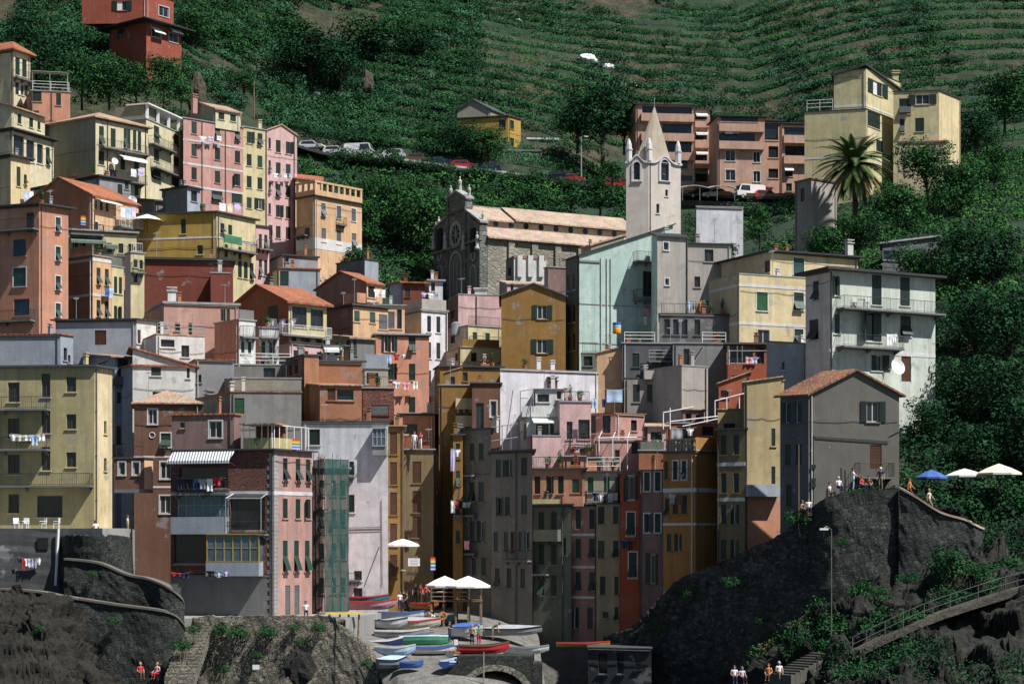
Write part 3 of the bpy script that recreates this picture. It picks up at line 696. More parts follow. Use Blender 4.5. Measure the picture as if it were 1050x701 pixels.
h.slab_box('terrace_box', 361, 375.5, 303, 313, .05, 1.3, WALLM('salmon'))
h = H('mauvelow', 'dusty mauve house with green shuttered peach side below the gable', 326, 362, 398, 200, 313, 'apricot', 38, lcol='mauve', roof='flat', rmat='slate', ov=.3, W=[([366, 382], 324, 5.5, 11, 'c', 'teal'), (393, 330, 9, 15, 'c', 'grey')], aerial=[(340,)])
H('mauveshed', 'small brown lean to roof house under the mauve house', 336, 360, 384, 193, 347, 'dim', 30, lcol='beige', roof='shedB', rmat='old', rise=.8, ov=.3, depth=5, W=[([345, 357], 352, 4, 7, 'd'), (364, 355, 3.5, 18, 'c')], bals=[(338, 359.5, 358, .9, 'r')])
h = H('salmontall', 'tall salmon house with hanging laundry and dark green shutters', 382, 385.5, 440, 200, 343, 'coral', 10, roof='flat', rmat='grey', ov=.25, depth=9, W=[([396, 403], 352, 4, 17, 'o'), (422.5, 353, 7, 15, 't'), ([401, 422.5], [381, 415], 6.5, 17, 'c')])
h = H('peachtop', 'peach upper house with a grey balcony slab over the salmon one', 380, 385, 415, 204, 313, 'peach', 8, roof='terrace', rmat='grey', ov=.2, W=[(399, 328, 11, 17, 'c', 'grey'), (409.5, 327, 5, 20, 'd')])
h.toprail(1, 386, 414, 'r', 1.0)
h = H('whitetall', 'narrow white house with green shutters beside the salmon one', 415, 432, 459, 209, 318, 'white', 30, lcol='beige', roof='flat', rmat='grey', ov=.12, W=[([440, 449.5], [332, 359, 388], 4, 16.5, 'c'), (440, 412, 4, 12, 'c')], pipes=[457.5])
h.toprail(1, 433, 458, 'p', 1.1, 'greybeige'); h.toprail(0, 416, 431, 'p', 1.1, 'greybeige')
h = H('redsmall', 'small red house with an orange tiled roof and green shutter', 400, 413, 436, 218, 290, 'red', 12, lcol='bluegrey', roof='shedL', rmat='tile', rise=.9, ov=.4, W=[(418, 300, 4.5, 9, 'c')])
H('shedwhite', 'white rooftop hut above the small red house', 436, 440, 454, 222, 288, 'chalk', 12, roof='flat', rmat='grey', ov=.3, W=[(444, 294, 4, 9, 'd')], bot=312)
h = H('pinkflat', 'flat roofed pink house with white rooftop box below the church', 459, 470, 516, 226, 302, 'rose', 14, lcol='mauve', roof='terrace', rmat='grey', ov=.05, W=[(464, 323, 4, 9, 'd')], pipes=[488.5])
m = MB(); c = h.top(498, 2.5); m.box(c+Vector((0, 0, .45)), 1.5, 1.2, .9); m.box(c+Vector((0, 0, .98)), 1.8, 1.5, .14); m.build('chimney', WALLM('chalk'), h.root)
h.chimney(483, 297, .35, .9, 1)
# ------------------------------------------------------------------ centre, below the church
h = H('ochre', 'ochre gabled house with open green shutters facing the harbour', None, 514, 580, 198, 303, 'ochre', 6, roof='gableR', rmat='slate', rise=1.25, ov=.25, rt=.14, depth=9, W=[(556, 320, 10, 14, 'o'), (556, 355, 11, 14, 'o')])
h = H('ochrelow', 'low ochre house with dark cornice in front of the gabled one', 446, 451, 516, 190, 376, 'ochre', 10, roof='flat', rmat='dark', ov=.2, rt=.16, W=[(477, 386, 5, 9, 'd')], bot=420)
h.chimney(478, 383, .5, 1.1, .8, 'chalk'); h.chimney(488, 384, .5, 1.1, .8, 'chalk')
h = H('yellowcluster', 'faded yellow stacked house with terraces left of the ochre gable', 455, 480, 514, 212, 334, 'straw', 30, lcol='beige', roof='terrace', rmat='grey', ov=.1, W=[([487, 500], 345, 4.5, 9, 'c'), (464, 348, 5, 8, 'd')], bals=[(481, 513, 354, 1.0, 'r')])
h.toprail(1, 481, 513, 'r', 1.0)
h = H('yellowstep', 'faded ochre lower terrace house with stair parapet', 455, 472, 514, 204, 356, 'straw', 16, lcol='beige', roof='terrace', rmat='old', ov=.1, W=[(486, 366, 6, 9, 'd'), (468, 366, 3, 8, 'd')])
h.toprail(1, 474, 512, 'p', .8, 'ochre')
h = H('whitechurchside', 'white house with pilasters and orange coping below the church', 519, 527, 560, 236, 263, 'chalk', 18, lcol='dim', roof='flat', rmat='tile', ov=.05, rt=.1, W=[(522.5, 279, 3, 9, 'd'), ([537, 546], 271, 1.6, 9, 'n')][:1])
for px in (530, 541, 552): h.slab_box('pilaster', px, px+5, 262, 284, .02, .3)
h = H('pinkchurchlow', 'pale pink low house in front of the white pilaster house', 512, 520, 562, 230, 291, 'rose', 16, lcol='dim', roof='shedB', rmat='pale', rise=.7, ov=.2, W=[(525, 295, 3, 7, 'd')], depth=5)
h = H('maroonside', 'maroon house with a pale roof terrace beside the mint house', 558, 562, 596, 224, 274, 'brick', 20, lcol='grey', wallm=WALLM('mauve'), roof='terrace', rmat='grey', ov=.1)
h.toprail(1, 563, 580, 'r', 1.0)
H('stonewing', 'rough grey stone house between the church and the mint house', 596, 606, 640, 232, 252, 'olive', 30, roof='shedR', rmat='old', rise=1.6, ov=.2)
# mint house
h = H('mint', 'tall mint green house with a sloping roof and white downpipes', 580, 594, 690, 202, 262, 'mint', 22, lcol='moss', roof='shedR', rmat='dark', rise=3.9, ov=.25, rt=.14, depth=8,  # left wall gets a dark tone in place of its shade
  W=[([582.7, 588.5], [290, 323, 352], 2.4, 17, 'c'), (661, 252, 9, 25, 'd'), (664, 291, 9.5, 26, 'd')], bals=[(649, 674, 268, 1.0, 'r'), (649, 672, 307, .9, 'r')], wallm=None)
for px in (616, 622, 626): h.pipe(px, .065, plain('pipe_grey', (.50, .52, .51), .5))
m = MB(); f = h.fr; f.bx(m, .0, f.u(615), CZ+(CY-268.2)/F*h.Y, CZ+(CY-266.2)/F*h.Y, 0.002, .12); f.bx(m, 0, f.u(672), CZ+(CY-311.6)/F*h.Y, CZ+(CY-310.8)/F*h.Y, .002, .05); f.bx(m, 0, f.u(672), CZ+(CY-351.6)/F*h.Y, CZ+(CY-350.8)/F*h.Y, .002, .05); m.build('string_course', WALLM('grey'), h.root)
h = H('greymint', 'grey rendered house joined to the mint one with small windows', 668, 674, 704, 201, 242, 'greybeige', 18, roof='shedL', rmat='dark', rise=.5, ov=.25, rt=.12, W=[(683, 252.5, 5, 8, 'dw'), (684, 289, 4, 7, 'dw')], pipes=[704.3], lcol='mint')
h = H('greyannex', 'grey house with green windows and a tree beside it', None, 705, 750, 204, 250, 'greybeige', 10, roof='flat', rmat='dark', ov=.2, rt=.14, W=[(727, 262, 9, 12.5, 'd', 'teal'), (715, 289, 6, 11, 'd')])
h = H('lilac', 'blank lilac white building below the car park wall', None, 714, 762, 240, 212, 'whitish', 8, roof='flat', rmat='grey', ov=.1, rt=.12)
h = H('yellowbig', 'big pale yellow house with bands and white framed green window', 727, 758, 832, 190, 281, 'butter', 24, lcol='sand', roof='terrace', rmat='grey', ov=.05,
  W=[(781.5, 309, 11, 19, 'cw', 'leafgreen'), (783, 345, 12, 14, 'dw'), ([819], [309], 10, 18, 'tw'), (819, 344, 9, 13, 'cw')], bands=[(292, .28), (331, .28)])
h = H('yellowupper', 'set back top storey of the pale yellow house with a dark eave', 738, 790, 880, 196, 258, 'butter', 24, lcol='sand', roof='flat', rmat='dark', ov=.5, rt=.16, depth=6, W=[(787, 273, 6, 12, 'd'), (819, 273, 11, 17, 'cw', 'teal')])
h.chimney(879, 250, .7, 1.4, 1.5, 'chalk')
h = H('greywhite', 'pale green grey house with two long balconies and flat eave', 826, 851, 959, 170, 277, 'pistachio', 27, lcol='chalk', roof='flat', rmat='dark', ov=.75, rt=.22,
  W=[(836.5, 298, 6, 20, 'c'), (834.5, 338, 9.5, 21, 'c'), (858.5, [293, 332], 5.5, 20, 'c'), (899, 297, 10, 31, 'c'), (928, 298, 10, 31, 'c'), (896, 335, 16, 30, 'c'), (928.5, 334, 11, 21, 'tw'), (899, 372, 11, 16, 'c'), (929, 377, 10, 28, 'cDw', 'brown')], bals=[(857, 961, 316, 1.25, 'r', 1.05), (857, 919, 355, 1.2, 'r', 1.05)], pipes=[852], bands=[(359, .3)])
h.dish(908, 378, .75, 1.6)
H('lowshadow', 'dark low house with a tiled edge beside the pale green house', None, 915, 985, 182, 395, 'slate', 15, roof='flat', rmat='tile', ov=.15, rt=.1, bot=440)
# ------------------------------------------------------------------ upper right
h = H('villa', 'pale yellow villa with a sloping roof above the palm', 825, 888, 924, 272, 112, 'straw', 52, lcol='straw', roof='terrace', rmat='dark', ov=.1, bot=195, W=[(896, 123, 13, 16, 'c'), (902, 150, 7, 12, 'c')], thl=14, depth=12, bands=[(160, .25)])
h.toprail(0, 827, 854, 'h', 1.6, 'whitepaint')
h = H('villatop', 'villa top storey with dark mono pitch roof and shuttered window', 855, 888, 924, 273, 70, 'straw', 52, lcol='straw', roof='flat', rmat='dark', ov=.1, rt=.05, bot=113, thl=14, W=[(900, 91, 10, 14, 'o')], bands=[(108, .3)])
m = MB(); C_, L_, R_ = h.C, h.L, h.R; bk = Vector((2, 10, 0))
a = [L_+Vector((-.4, -.3, -.9)), C_+Vector((0, -.4, .35)), C_+bk+Vector((0, 0, .35)), L_+bk+Vector((-.4, 0, -.9))]; m.box8(a+[q+Vector((0, 0, .25)) for q in a])
a = [C_+Vector((0.01, -.4, .33)), R_+Vector((.5, -.2, -1.4)), R_+bk+Vector((.5, 0, -1.4)), C_+bk+Vector((0.01, 0, .33))]; m.box8(a+[q+Vector((0, 0, .25)) for q in a])
m.build('roof', ROOFM['dark'], h.root)
m = MB(); m.box(R_+Vector((-.6, 1.5, .5)), .9, .9, 2.4); m.box(R_+Vector((-.6, 1.5, 1.75)), 1.2, 1.2, .15); m.box(R_+Vector((-.6, 1.5, 2.05)), 1.3, 1.3, .12); m.build('chimney', h.wm, h.root)
h = H('villawing', 'lower wing of the yellow villa with a white bay and bright end', 916, 963, 985, 274, 93, 'butter', 50, lcol='straw', roof='flat', rmat='dark', ov=.15, rt=.12, bot=175, thl=8, W=[([928], 109, 12, 16, 'c'), (946, 102, 14, 10, 'o'), (925, 129, 5, 14, 'c'), (943, 128, 9, 14, 'c')])
h.slab_box('bay_panel', 937, 962, 113.5, 109, .03, .12, WALLM('chalk')) if 0 else None
H('gardenwall', 'pale garden wall with a terracotta coping below the villa', None, 920, 972, 266, 146, 'sand', -6, roof='flat', rmat='tile', ov=.1, rt=.12, depth=.5, bot=185, cat='wall', name='garden_wall')
H('stonehouse', 'old grey stone hut with an orange coping left of the palm', 815, 832, 858, 244, 183, 'greybeige', 35, lcol='dim', roof='flat', rmat='tile', ov=.1, rt=.1, W=[(823, 200, 4, 14, 'd')], bot=240)
H('shackroof', 'collapsed grey shack with a pale metal roof in the bushes', None, 905, 962, 222, 250, 'slate', 20, roof='shedR', rmat='grey', rise=1.2, ov=.4, depth=5, W=[(912, 262, 20, 10, 'n')], bot=280)
# terracotta apartments
def apart(key, label, x0, x1, Y, top, rows, wins=(), th=6, bot=200, cols=None, left=None):
    W = [(cc[0], cc[1], cc[2], cc[3], 'n') for cc in rows]+list(wins)
    return H(key, label, left, x0, x1, Y, top, 'terracotta', th, bot=bot, roof='flat', rmat='dark', ov=.35, rt=.14, depth=11, W=W, cat='apartment block', name='apartment_block', shut='white')
apart('apartA', 'terracotta apartment block with stacked balconies behind the bell tower', 652, 711, 304, 107, [(684, 113, 51, 8), (694, 132, 30, 10), (695, 151, 28, 12), (653+8, 149, 9, 9), (700, 183, 20, 6)], [(700, 169, 10, 8, 'd')], left=645)
apart('apartlink', 'recessed terracotta link block with small white awnings', 711.5, 728, 310, 113, [(719, 120, 12, 9), (719, 139, 12, 9), (719, 162, 12, 9), (719, 182, 12, 10)], bot=205)
for py, c in ((116, .7), (135, .7), (155, .7), (175, .1)): HOUSES['apartlink'].awning(713, 725, py, 1.0, .5, plain('awning_canvas', (0, 0, 0)) if c > .5 else plain('green_canvas', (0, 0, 0)))
apart('apartB', 'terracotta apartment block with white framed windows and a laundry balcony', 736, 784, 300, 119, [(758, 122.5, 38, 5), (756, 141, 36, 9)], [(749, [159.5, 179.5], 10, 11, 'dw'), (776, [161, 181], 7, 11, 'dw')], left=727)
apart('apartC', 'shadowed recessed terracotta block between two apartment houses', 781, 803, 308, 124, [(791, 135, 14, 18), (793, 156, 10, 12), (793, 178, 10, 10)], bot=205)
apart('apartD', 'terracotta apartment block end with stacked balconies by the villa', 802, 832, 302, 127, [(816, 135, 24, 9), (816, 155, 22, 11)], [(809, 176, 8, 10, 'd'), (809, 192, 6, 8, 'd')], left=799)
for k_, x0, x1, rows in (('apartA', 657, 711, (123.5, 143.5, 163)), ('apartB', 736.5, 783, (134, 152)), ('apartD', 803, 831, (146, 167)), ('apartlink', 712, 727, (130, 151, 172))):
    for py in rows: HOUSES[k_].balcony(x0, x1, py, .7, 'p', 1.05, 'terracotta', .2)
h = HOUSES['apartD']; h.awning(804, 813, 171, .8, .7, M_white, .05)
# yellow hill house
h = H('hillhouse', 'ochre and grey gabled house among trees above the church', 468, 521, 534, 318, 119, 'gold', 50, lcol='gold', roof='flat', rmat='slate', ov=.25, rt=.14, depth=9, bot=155, thl=14, W=[(515, 127, 7, 8, 'd'), (525, 128, 4, 9, 'd'), (515, 146, 7, 8, 'd'), (525, 146, 4, 9, 'd')])
h = H('hillgable', 'grey gabled wing behind the ochre hill house', 469, 503, 520, 322, 112, 'olive', 60, lcol='olive', roof='gableL', rmat='slate', rise=1.6, ov=.3, rt=.14, bot=150, thl=8, W=[(486, 109.5, 3, 4, 'd')])
H('hillstore', 'low stone store house with rows of small openings on the hill', None, 514, 556, 312, 154, 'dim', 4, wallm=M_stone2, roof='flat', rmat='grey', ov=.05, rt=.1, depth=4, bot=176, W=[([527, 531, 535, 539, 543], 162, 1.8, 4, 'n')])
H('hillshed', 'small shed with a grey panel roof beside the ochre hill house', None, 541, 572, 322, 143, 'dim', 4, roof='shedB', rmat='grey', rise=1.2, ov=.2, rt=.1, depth=4, bot=158)
# ------------------------------------------------------------------ left foreground
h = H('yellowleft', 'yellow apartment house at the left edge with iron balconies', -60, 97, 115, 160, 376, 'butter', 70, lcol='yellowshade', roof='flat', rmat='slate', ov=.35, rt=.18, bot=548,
  W=[([73], [394, 432, 471], 10, 15, 'd'), ([14], [402, 439, 476], 12, 20, 'd'), ([47], [395, 432, 470], 9, 24, 'd'), (51, 519, 26, 22, 'd'), (14, 516, 11, 19, 'd'), ([108], [438, 476], 2.6, 13, 'd')],
  bals=[(-40, 52, 420, 1.0, 'r'), (-40, 52, 461, 1.0, 'r'), (-40, 96, 498, 1.0, 'r')], pipes=[98], thl=6, bands=[])
H('greylow', 'grey rooftop house with an orange coping above the yellow one', -40, 62, 75, 178, 343, 'bluegrey', 60, lcol='bluegrey', roof='flat', rmat='tile', ov=.15, rt=.12, thl=6, W=[(67, 363, 3.4, 13, 'd'), (71, 368, 2.5, 8, 'd')])
h = H('bluegrey', 'blue grey house with a brown wooden door on the left', 57, 140, 160, 182, 328, 'chalk', 50, lcol='bluegrey', roof='flat', rmat='dark', ov=.3, rt=.16, thl=6, W=[(103, 346, 12, 15, 'cD', 'brown'), (142.5, 345, 3, 14, 'c', 'brown')])
H('whiteterraces', 'white rooftop terraces with thin railings beside the blue grey house', 146, 160, 210, 178, 343, 'chalk', 24, lcol='chalk', roof='terrace', rmat='old', ov=.05, W=[(172, 352, 14, 8, 'n'), (190, 360, 8, 12, 'd')]).toprail(1, 161, 209, 'h', 1.0)
h = H('roofedterrace', 'shadowed house under a beige tiled porch roof', 92, 118, 137, 174, 366, 'bluegrey', 20, lcol='bluegrey', roof='shedB', rmat='old', rise=1.0, ov=.5, rt=.12, depth=5, W=[(126, 380, 11, 24, 'd'), (105, 378, 10, 16, 'd'), (121, 446, 10, 19, 'cD', 'ochre')[:4]+('cD', 'brown'), (126, 408, 14, 12, 'n')], bals=[(112, 137, 393, .8, 'p', .6, 'slate'), (115, 137, 467, .9, 'r')])
h = H('greygable', 'grey white house with a red edged sloping roof and one window', 114, 136, 200, 170, 375, 'chalk', 14, lcol='bluegrey', roof='shedL', rmat='tile', rise=.3, ov=.2, rt=.14, W=[(160, 377, 10, 16, 'c', 'green'), (193, 381, 3, 13, 'c'), (161, 404, 9, 5, 'd')], bot=430)
m = MB(); f = h.fr
a, b2, c2 = f.p(-.1, h.z1+.0, .0), f.p(f.len, h.z1, 0), f.p(0, CZ+(CY-358)/F*h.Y, 0)
m.poly([f.p(0, h.z1, .002), f.p(f.len, h.z1, .002), f.p(0, h.z1+1.5, .002)]); 
m.build('gable', h.wm, h.root)
m = MB(); q = [f.p(-.3, h.z1+1.62, .25), f.p(f.len+.4, h.z1-.08, .25), f.p(f.len+.4, h.z1-.08, -6), f.p(-.3, h.z1+1.62, -6)]; m.box8(q+[p+Vector((0, 0, .14)) for p in q]); m.build('roof', ROOFM['tile'], h.root)
h = H('brownhip', 'narrow dark brown house with a pale hipped roof and blue framed windows', None, 137.5, 206, 163, 414, 'brown', 4, roof='hip', rmat='old', rise=1.3, ov=.25, rt=.12, W=[(156.5, 427, 9, 15, 'dw'), (170, 451, 10, 14, 'cw'), (170, 482, 11, 17, 'dw'), (169.5, 517, 11, 18, 'dw')], bands=[(468, .16), (499, .16)], bot=600, depth=6)
m = MB(); c = h.at(156, 446, .03); 
for k in range(12):
    t0, t1 = 2*math.pi*k/12, 2*math.pi*(k+1)/12
    m.bar(c+Vector((math.cos(t0)*.24, 0, math.sin(t0)*.24)), c+Vector((math.cos(t1)*.24, 0, math.sin(t1)*.24)), .09)
m.build('round_vent', M_trim, h.root)
h = H('brownbay', 'small brown bay house on a slab with two framed windows', 117, 148, 157, 156.5, 470, 'apricot', 55, lcol='brown', roof='terrace', rmat='slate', ov=.12, bot=498.5, hang=True, thl=5, W=[([125, 139.5], 480, 6.5, 13, 'dw')], depth=4)
h.toprail(0, 118, 147, 'r', .9)
m = MB(); m.prism([(p.x, p.y) for p in (h.L, h.C, h.R, h.B)], h.z0-.3, h.z0-.004); m.build('base_slab', M_slab, h.root)
# big corner building
h = H('cornerbrick', 'tall weathered corner house with brick side, quoins and pink front', 175, 281, 320, 152, 461, 'pink', 58, wallm=plaster('plaster_oldpink', (.48, .25, .205), .8, .9, .45), lcol='brick', roof='terrace', rmat='slate', ov=.35, bot=632, thl=14,
  W=[([292.5, 305.5, 316], [481], 4.6, 23, 't'), ([292.5, 305.5, 316], [521], 4.8, 20, 'c'), ([292.5, 304, 315], 570, 4.8, 32, 't'), ([295, 304.5], 615, 5, 30, 'cD', 'grey'),
     (209, 490, 50, 22, 'n'), (209, 518, 50, 23, 'n'), (254, 526, 36, 36, 'n'), (196, 560, 36, 36, 'n')], bands=[(505, .3)], pipes=[279.5])
f = h.fl
# stone corner blocks
m = MB(); z = h.z0; k = 0
while z < h.z1-.4:
    q = .55 if k % 2 else .38; h.fl.bx(m, h.fl.len-q, h.fl.len+.03, z, z+.32, -.05, .03); h.fr.bx(m, -.026, q, z, z+.32, -.05, .027); z += .345; k += 1
m.build('quoin', M_conc, h.root)
def glazing(h, px0, px1, py0, py1, nx, nz, out, frame, name='veranda'):
    """glazed loggia standing proud of a face: frame with glass behind"""
    i = h.face((px0+px1)/2); f = h.ff(i); u0, za = f.uz(px0, py0); u1 = f.u(px1); _, zb = f.uz(px0, py1); m = MB()
    f.bx(m, u0, u1, za, za+.1, -.1, out+.1); f.bx(m, u0, u1, zb-.1, zb, -.1, out+.1)
    for k in range(nx+1): u = u0+.05+(u1-u0-.1)*k/nx; f.bx(m, u-.04, u+.04, zb, za, out-.08, out)
    for k in range(1, nz): z = zb+(za-zb)*k/nz; f.bx(m, u0+.09, u1-.09, z-.03, z+.03, out-.075, out-.005)
    o = m.build(name, frame, h.root); g = MB()
    g.quad(f.p(u0+.02, zb, out-.04), f.p(u1-.02, zb, out-.04), f.p(u1-.02, za, out-.04), f.p(u0+.02, za, out-.04))
    if out > .2:
        for u in (u0+.02, u1-.02): g.quad(f.p(u, zb, -.05), f.p(u, zb, out-.04), f.p(u, za, out-.04), f.p(u, za, -.05))
    g.build('pane', glassy('veranda_glass', (.05, .085, .11), .15), o); return o
glazing(h, 183, 235, 506, 530, 6, 2, .15, plain('frame_bluegrey', (.20, .26, .30), .6))
glazing(h, 216, 270, 548, 575, 6, 2, .9, plain('frame_yellow', (.40, .26, .04), .6))
h.slab_box('balcony_front', 180, 235, 530, 547.5, .02, .95, WALLM('bluegrey')); h.slab_box('balcony_front', 216, 270, 575.5, 590, .02, 1.0, WALLM('bluegrey'))
h.balcony(180, 236, 506, 1.0, 'r', 1.0); h.balcony(237, 276, 547, .95, 'r', .95)
stripe = striped('awning_striped', (.72, .72, .72), (.16, .18, .22), 1.35, 0)
h.awning(179, 242, 461, 1.5, 1.0, stripe, .2)
m = MB()
for px in (236, 272): u = f.u(px); m.bar(f.p(u, f.uz(px, 545)[1], .95), f.p(u, f.uz(px, 511)[1], .95), .08)
for a in ((236, 511, .95, 272, 511, .95), (236, 511, .95, 240, 506, .05), (272, 511, .95, 274, 506, .05), (240, 506, .05, 274, 506, .05)): m.bar(f.p(f.u(a[0]), f.uz(a[0], a[1])[1], a[2]), f.p(f.u(a[3]), f.uz(a[3], a[4])[1], a[5]), .08)
m.build('awning_frame', M_steel, h.root)
for k, (px, r) in enumerate(((250, 0), (258, 0), (266, 0))): h.slab_box('roof_lath', 238.5, 273, 507.4+k*1.2, 507.9+k*1.2, .3+k*.2, .36+k*.2, M_steel)
h.slab_box('plinth_band', 175, 280, 589, 591, .02, .08, M_slab)
m = MB(); h.fl.bx(m, 0.01, h.fl.len-.6, h.z0, CZ+(CY-591)/F*h.Y, .004, .05); m.build('lower_wall', WALLM('dim'), h.root)
g = H('cornerattic', 'mauve grey attic storey of the weathered corner house with tile edge', 176, 240, 247, 153.8, 425, 'mauve', 62, lcol='mauve', roof='flat', rmat='tile', ov=.15, rt=.12, bot=461, thl=9, W=[(221, 440, 13, 17, 'dw'), (187, 436, 5, 6, 'n')], depth=5)
m = MB(); f = h.fr; f2 = h.fl
for fc, a, b_ in ((f2, f2.u(248), f2.len-.1), (f, .1, f.len-.1)):
    for k in range(6): u = a+(b_-a)*k/5; m.bar(fc.p(u, h.z1+.1, -.3), fc.p(u, h.z1+2.0, -.3), .07)
    m.bar(fc.p(a, h.z1+2.0, -.3), fc.p(b_, h.z1+2.0, -.3), .07)
o = m.build('terrace_frame', M_white, h.root); m = MB(); f2.bx(m, f2.u(248), f2.len-.15, h.z1+.14, h.z1+1.0, -.32, -.28); f.bx(m, .15, f.len*.75, h.z1+.14, h.z1+1.0, -.32, -.28); m.build('screen', plain('cane_screen', (.42, .36, .18), .9), o)
m = MB(); f2.bx(m, f2.u(250), f2.len-.2, h.z1+.13, h.z1+2.1, -3.2, -2.6); m.build('back_wall', WALLM('rust'), o)
m = MB(); f2.bx(m, f2.u(246), f2.len+.2, h.z1+2.05, h.z1+2.15, -3, .2); m.build('terrace_roof', ROOFM['old'], o)
h = H('ruin', 'grey stained concrete house with a green door and orange coping', 200, 236, 309, 166, 402, 'dim', 6, lcol='dim', wallm=plaster('plaster_ruin', (.27, .26, .24), .7, .95, .4), roof='flat', rmat='tile', ov=.08, rt=.1, W=[(245.5, 416, 10, 16, 'cD', 'leafgreen'), (226, 418, 6, 14, 'c')], depth=6)
h.chimney(209, 405, .9, 1.6, .6, 'grey'); h.chimney(234, 396, .4, 2.2, .3, 'chalk')
H('olivebox', 'low olive grey house above the orange coping', 224, 238, 309, 172, 388, 'olive', 4, roof='terrace', rmat='grey', ov=.05, depth=5).toprail(1, 240, 270, 'p', 1.0, 'dim')
H('greyplaster', 'grey plaster house with an orange roof edge left of the ruin', 186, 200, 240, 176, 369, 'grey', 8, lcol='chalk', roof='flat', rmat='tile', ov=.1, rt=.1, depth=5, W=[(232, 392, 4, 8, 'd'), (204, 388, 5, 8, 'd')])
h = H('greentarp', 'rooftop house with green tarpaulins and pipes behind the ruin', 236, 241, 300, 180, 374, 'moss', 8, roof='terrace', rmat='grey', ov=.05, W=[(252, 381, 20, 12, 'c', 'teal'), (276, 382, 12, 10, 'd')], depth=5); h.toprail(1, 242, 299, 'h', 1.0, 'whitepaint')
h = H('leafybalcony', 'narrow house of flowering balconies left of the orange block', 258, 266, 286, 184, 336, 'chalk', 20, lcol='salmon', roof='terrace', rmat='grey', ov=.1, W=[([270, 278], 356, 4, 12, 'c'), ([269, 277], 376, 4, 12, 'd')], bals=[(266, 285, 346, .8, 'r'), (266, 285, 366, .8, 'r')])
h = H('orangeblock', 'plain orange block with a dark cornice above the brick porch', 292, 320, 371, 177, 371, 'sienna', 8, lcol='brown', roof='flat', rmat='slate', ov=.25, rt=.2, W=[([298, 304], 377, 3, 16, 'd')], thl=30)
H('orangetop', 'small orange rooftop block with a tile edge by the porch', 293, 312, 327, 175.5, 364, 'sienna', 25, lcol='brown', roof='flat', rmat='slate', ov=.15, rt=.12, bot=400, depth=4, W=[([298, 304], 377, 3.4, 15, 'd')])
h = H('orangeporch', 'orange house with a dark covered porch and little tiled roof', 308, 328, 371, 171, 395, 'sienna', 8, lcol='sienna', roof='shedB', rmat='old', rise=.8, ov=.2, rt=.12, W=[(354, 405, 17, 11, 'n'), (340, 404, 8, 12, 'n')[:4]+('c', 'brown'), (349, 424, 5, 8, 'n')][:2], depth=5)
h = H('brickterrace', 'brick walled terrace house with grey panels below the salmon house', 366, 372, 404, 176, 398, 'brick', 6, roof='terrace', rmat='grey', ov=.1, W=[(377, 427, 6, 6, 'c'), (390, 420, 17, 10, 'c', 'grey')], depth=5); h.toprail(1, 373, 403, 'r', 1.0)
H('greyscreens', 'small house with grey screens and a yellow canopy by the salmon house', 370, 374, 398, 182, 378, 'beige', 6, roof='terrace', rmat='grey', ov=.1, depth=5, W=[(382, 388, 12, 12, 'n')]).toprail(1, 375, 397, 'p', 1.3, 'bluegrey')
h = H('whitetower', 'tall lilac white house beside the green scaffold', None, 310, 398, 168, 433, 'lilac', -4, roof='flat', rmat='slate', ov=.12, rt=.12, bot=625, W=[(322.5, 448, 11, 16, 'cw', 'green'), (360.5, 480, 5, 14, 'c'), (360, 516, 7, 18, 'c'), (367, 590, 8, 10, 'd'), (367, 608, 9, 11, 'd')], bals=[(356, 370, 594, .5, 'r', .6), (352, 364, 488, .9, 'r', .9)], depth=9)
glazing(h, 383, 397, 440, 457, 3, 2, .8, plain('frame_grey', (.34, .35, .36), .6)); h.slab_box('veranda_base', 383, 397, 457.3, 467, .02, .8, WALLM('grey'))
m = MB(); a, b_ = h.at(386, 562, .08), h.at(388, 600, .08)
for q in ((355, 541, 391, 540), (355, 544, 391, 543), (391, 512, 392, 600), (389, 560, 374, 600)): m.bar(h.at(q[0], q[1], .06), h.at(q[2], q[3], .06), .05)
m.build('cable', M_cable, h.root)
m = MB()
for px in (322, 342, 360): p = h.top(px, .2); m.bar(p, p-Vector((0, 0, 0))+Vector((0, 0, 0.001)), .01)
h2 = H('pinkscaffolded', 'pink house wrapped in green scaffold netting', None, 321, 357, 160, 480, 'pink', 20, roof='terrace', rmat='grey', bot=630, W=[([330, 342, 352], [500, 530, 565, 600], 4.5, 16, 'c')], depth=8)
# street of yellow houses
h = H('goldstreet', 'golden house with brown shutters at the alley mouth', None, 397, 414, 174, 437, 'ochre', 8, roof='flat', rmat='old', ov=.3, rt=.12, bot=632, W=[(403.5, [454, 485, 516, 548, 580], 7, 23, 'c', 'brown')], pipes=[412.5])
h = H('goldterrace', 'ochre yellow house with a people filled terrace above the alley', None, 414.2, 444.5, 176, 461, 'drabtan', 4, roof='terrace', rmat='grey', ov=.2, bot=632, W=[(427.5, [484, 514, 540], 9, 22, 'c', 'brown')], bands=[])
h.toprail(1, 415, 444, 'r', 1.05); h.rail(h.fr, h.fr.u(414.5), h.fr.u(423), h.z1+.1, -1.2, 'p', 1.2, 'rust', h.root, False)
H('terraceback', 'coral terrace house behind the people with a dark doorway', None, 413, 446, 190, 424, 'coral', 4, roof='flat', rmat='grey', ov=.6, rt=.1, bot=480, W=[(421, 440, 14, 11, 'n')], depth=5)
h = H('alleygrey', 'shadowed grey house at the end of the alley', None, 444.6, 466, 186, 462, 'dim', 4, roof='flat', rmat='slate', ov=.2, rt=.14, W=[(457, 477, 10, 8, 'd'), (449, 504, 5, 8, 'd'), (455, 530, 14, 14, 'n')], bot=640)
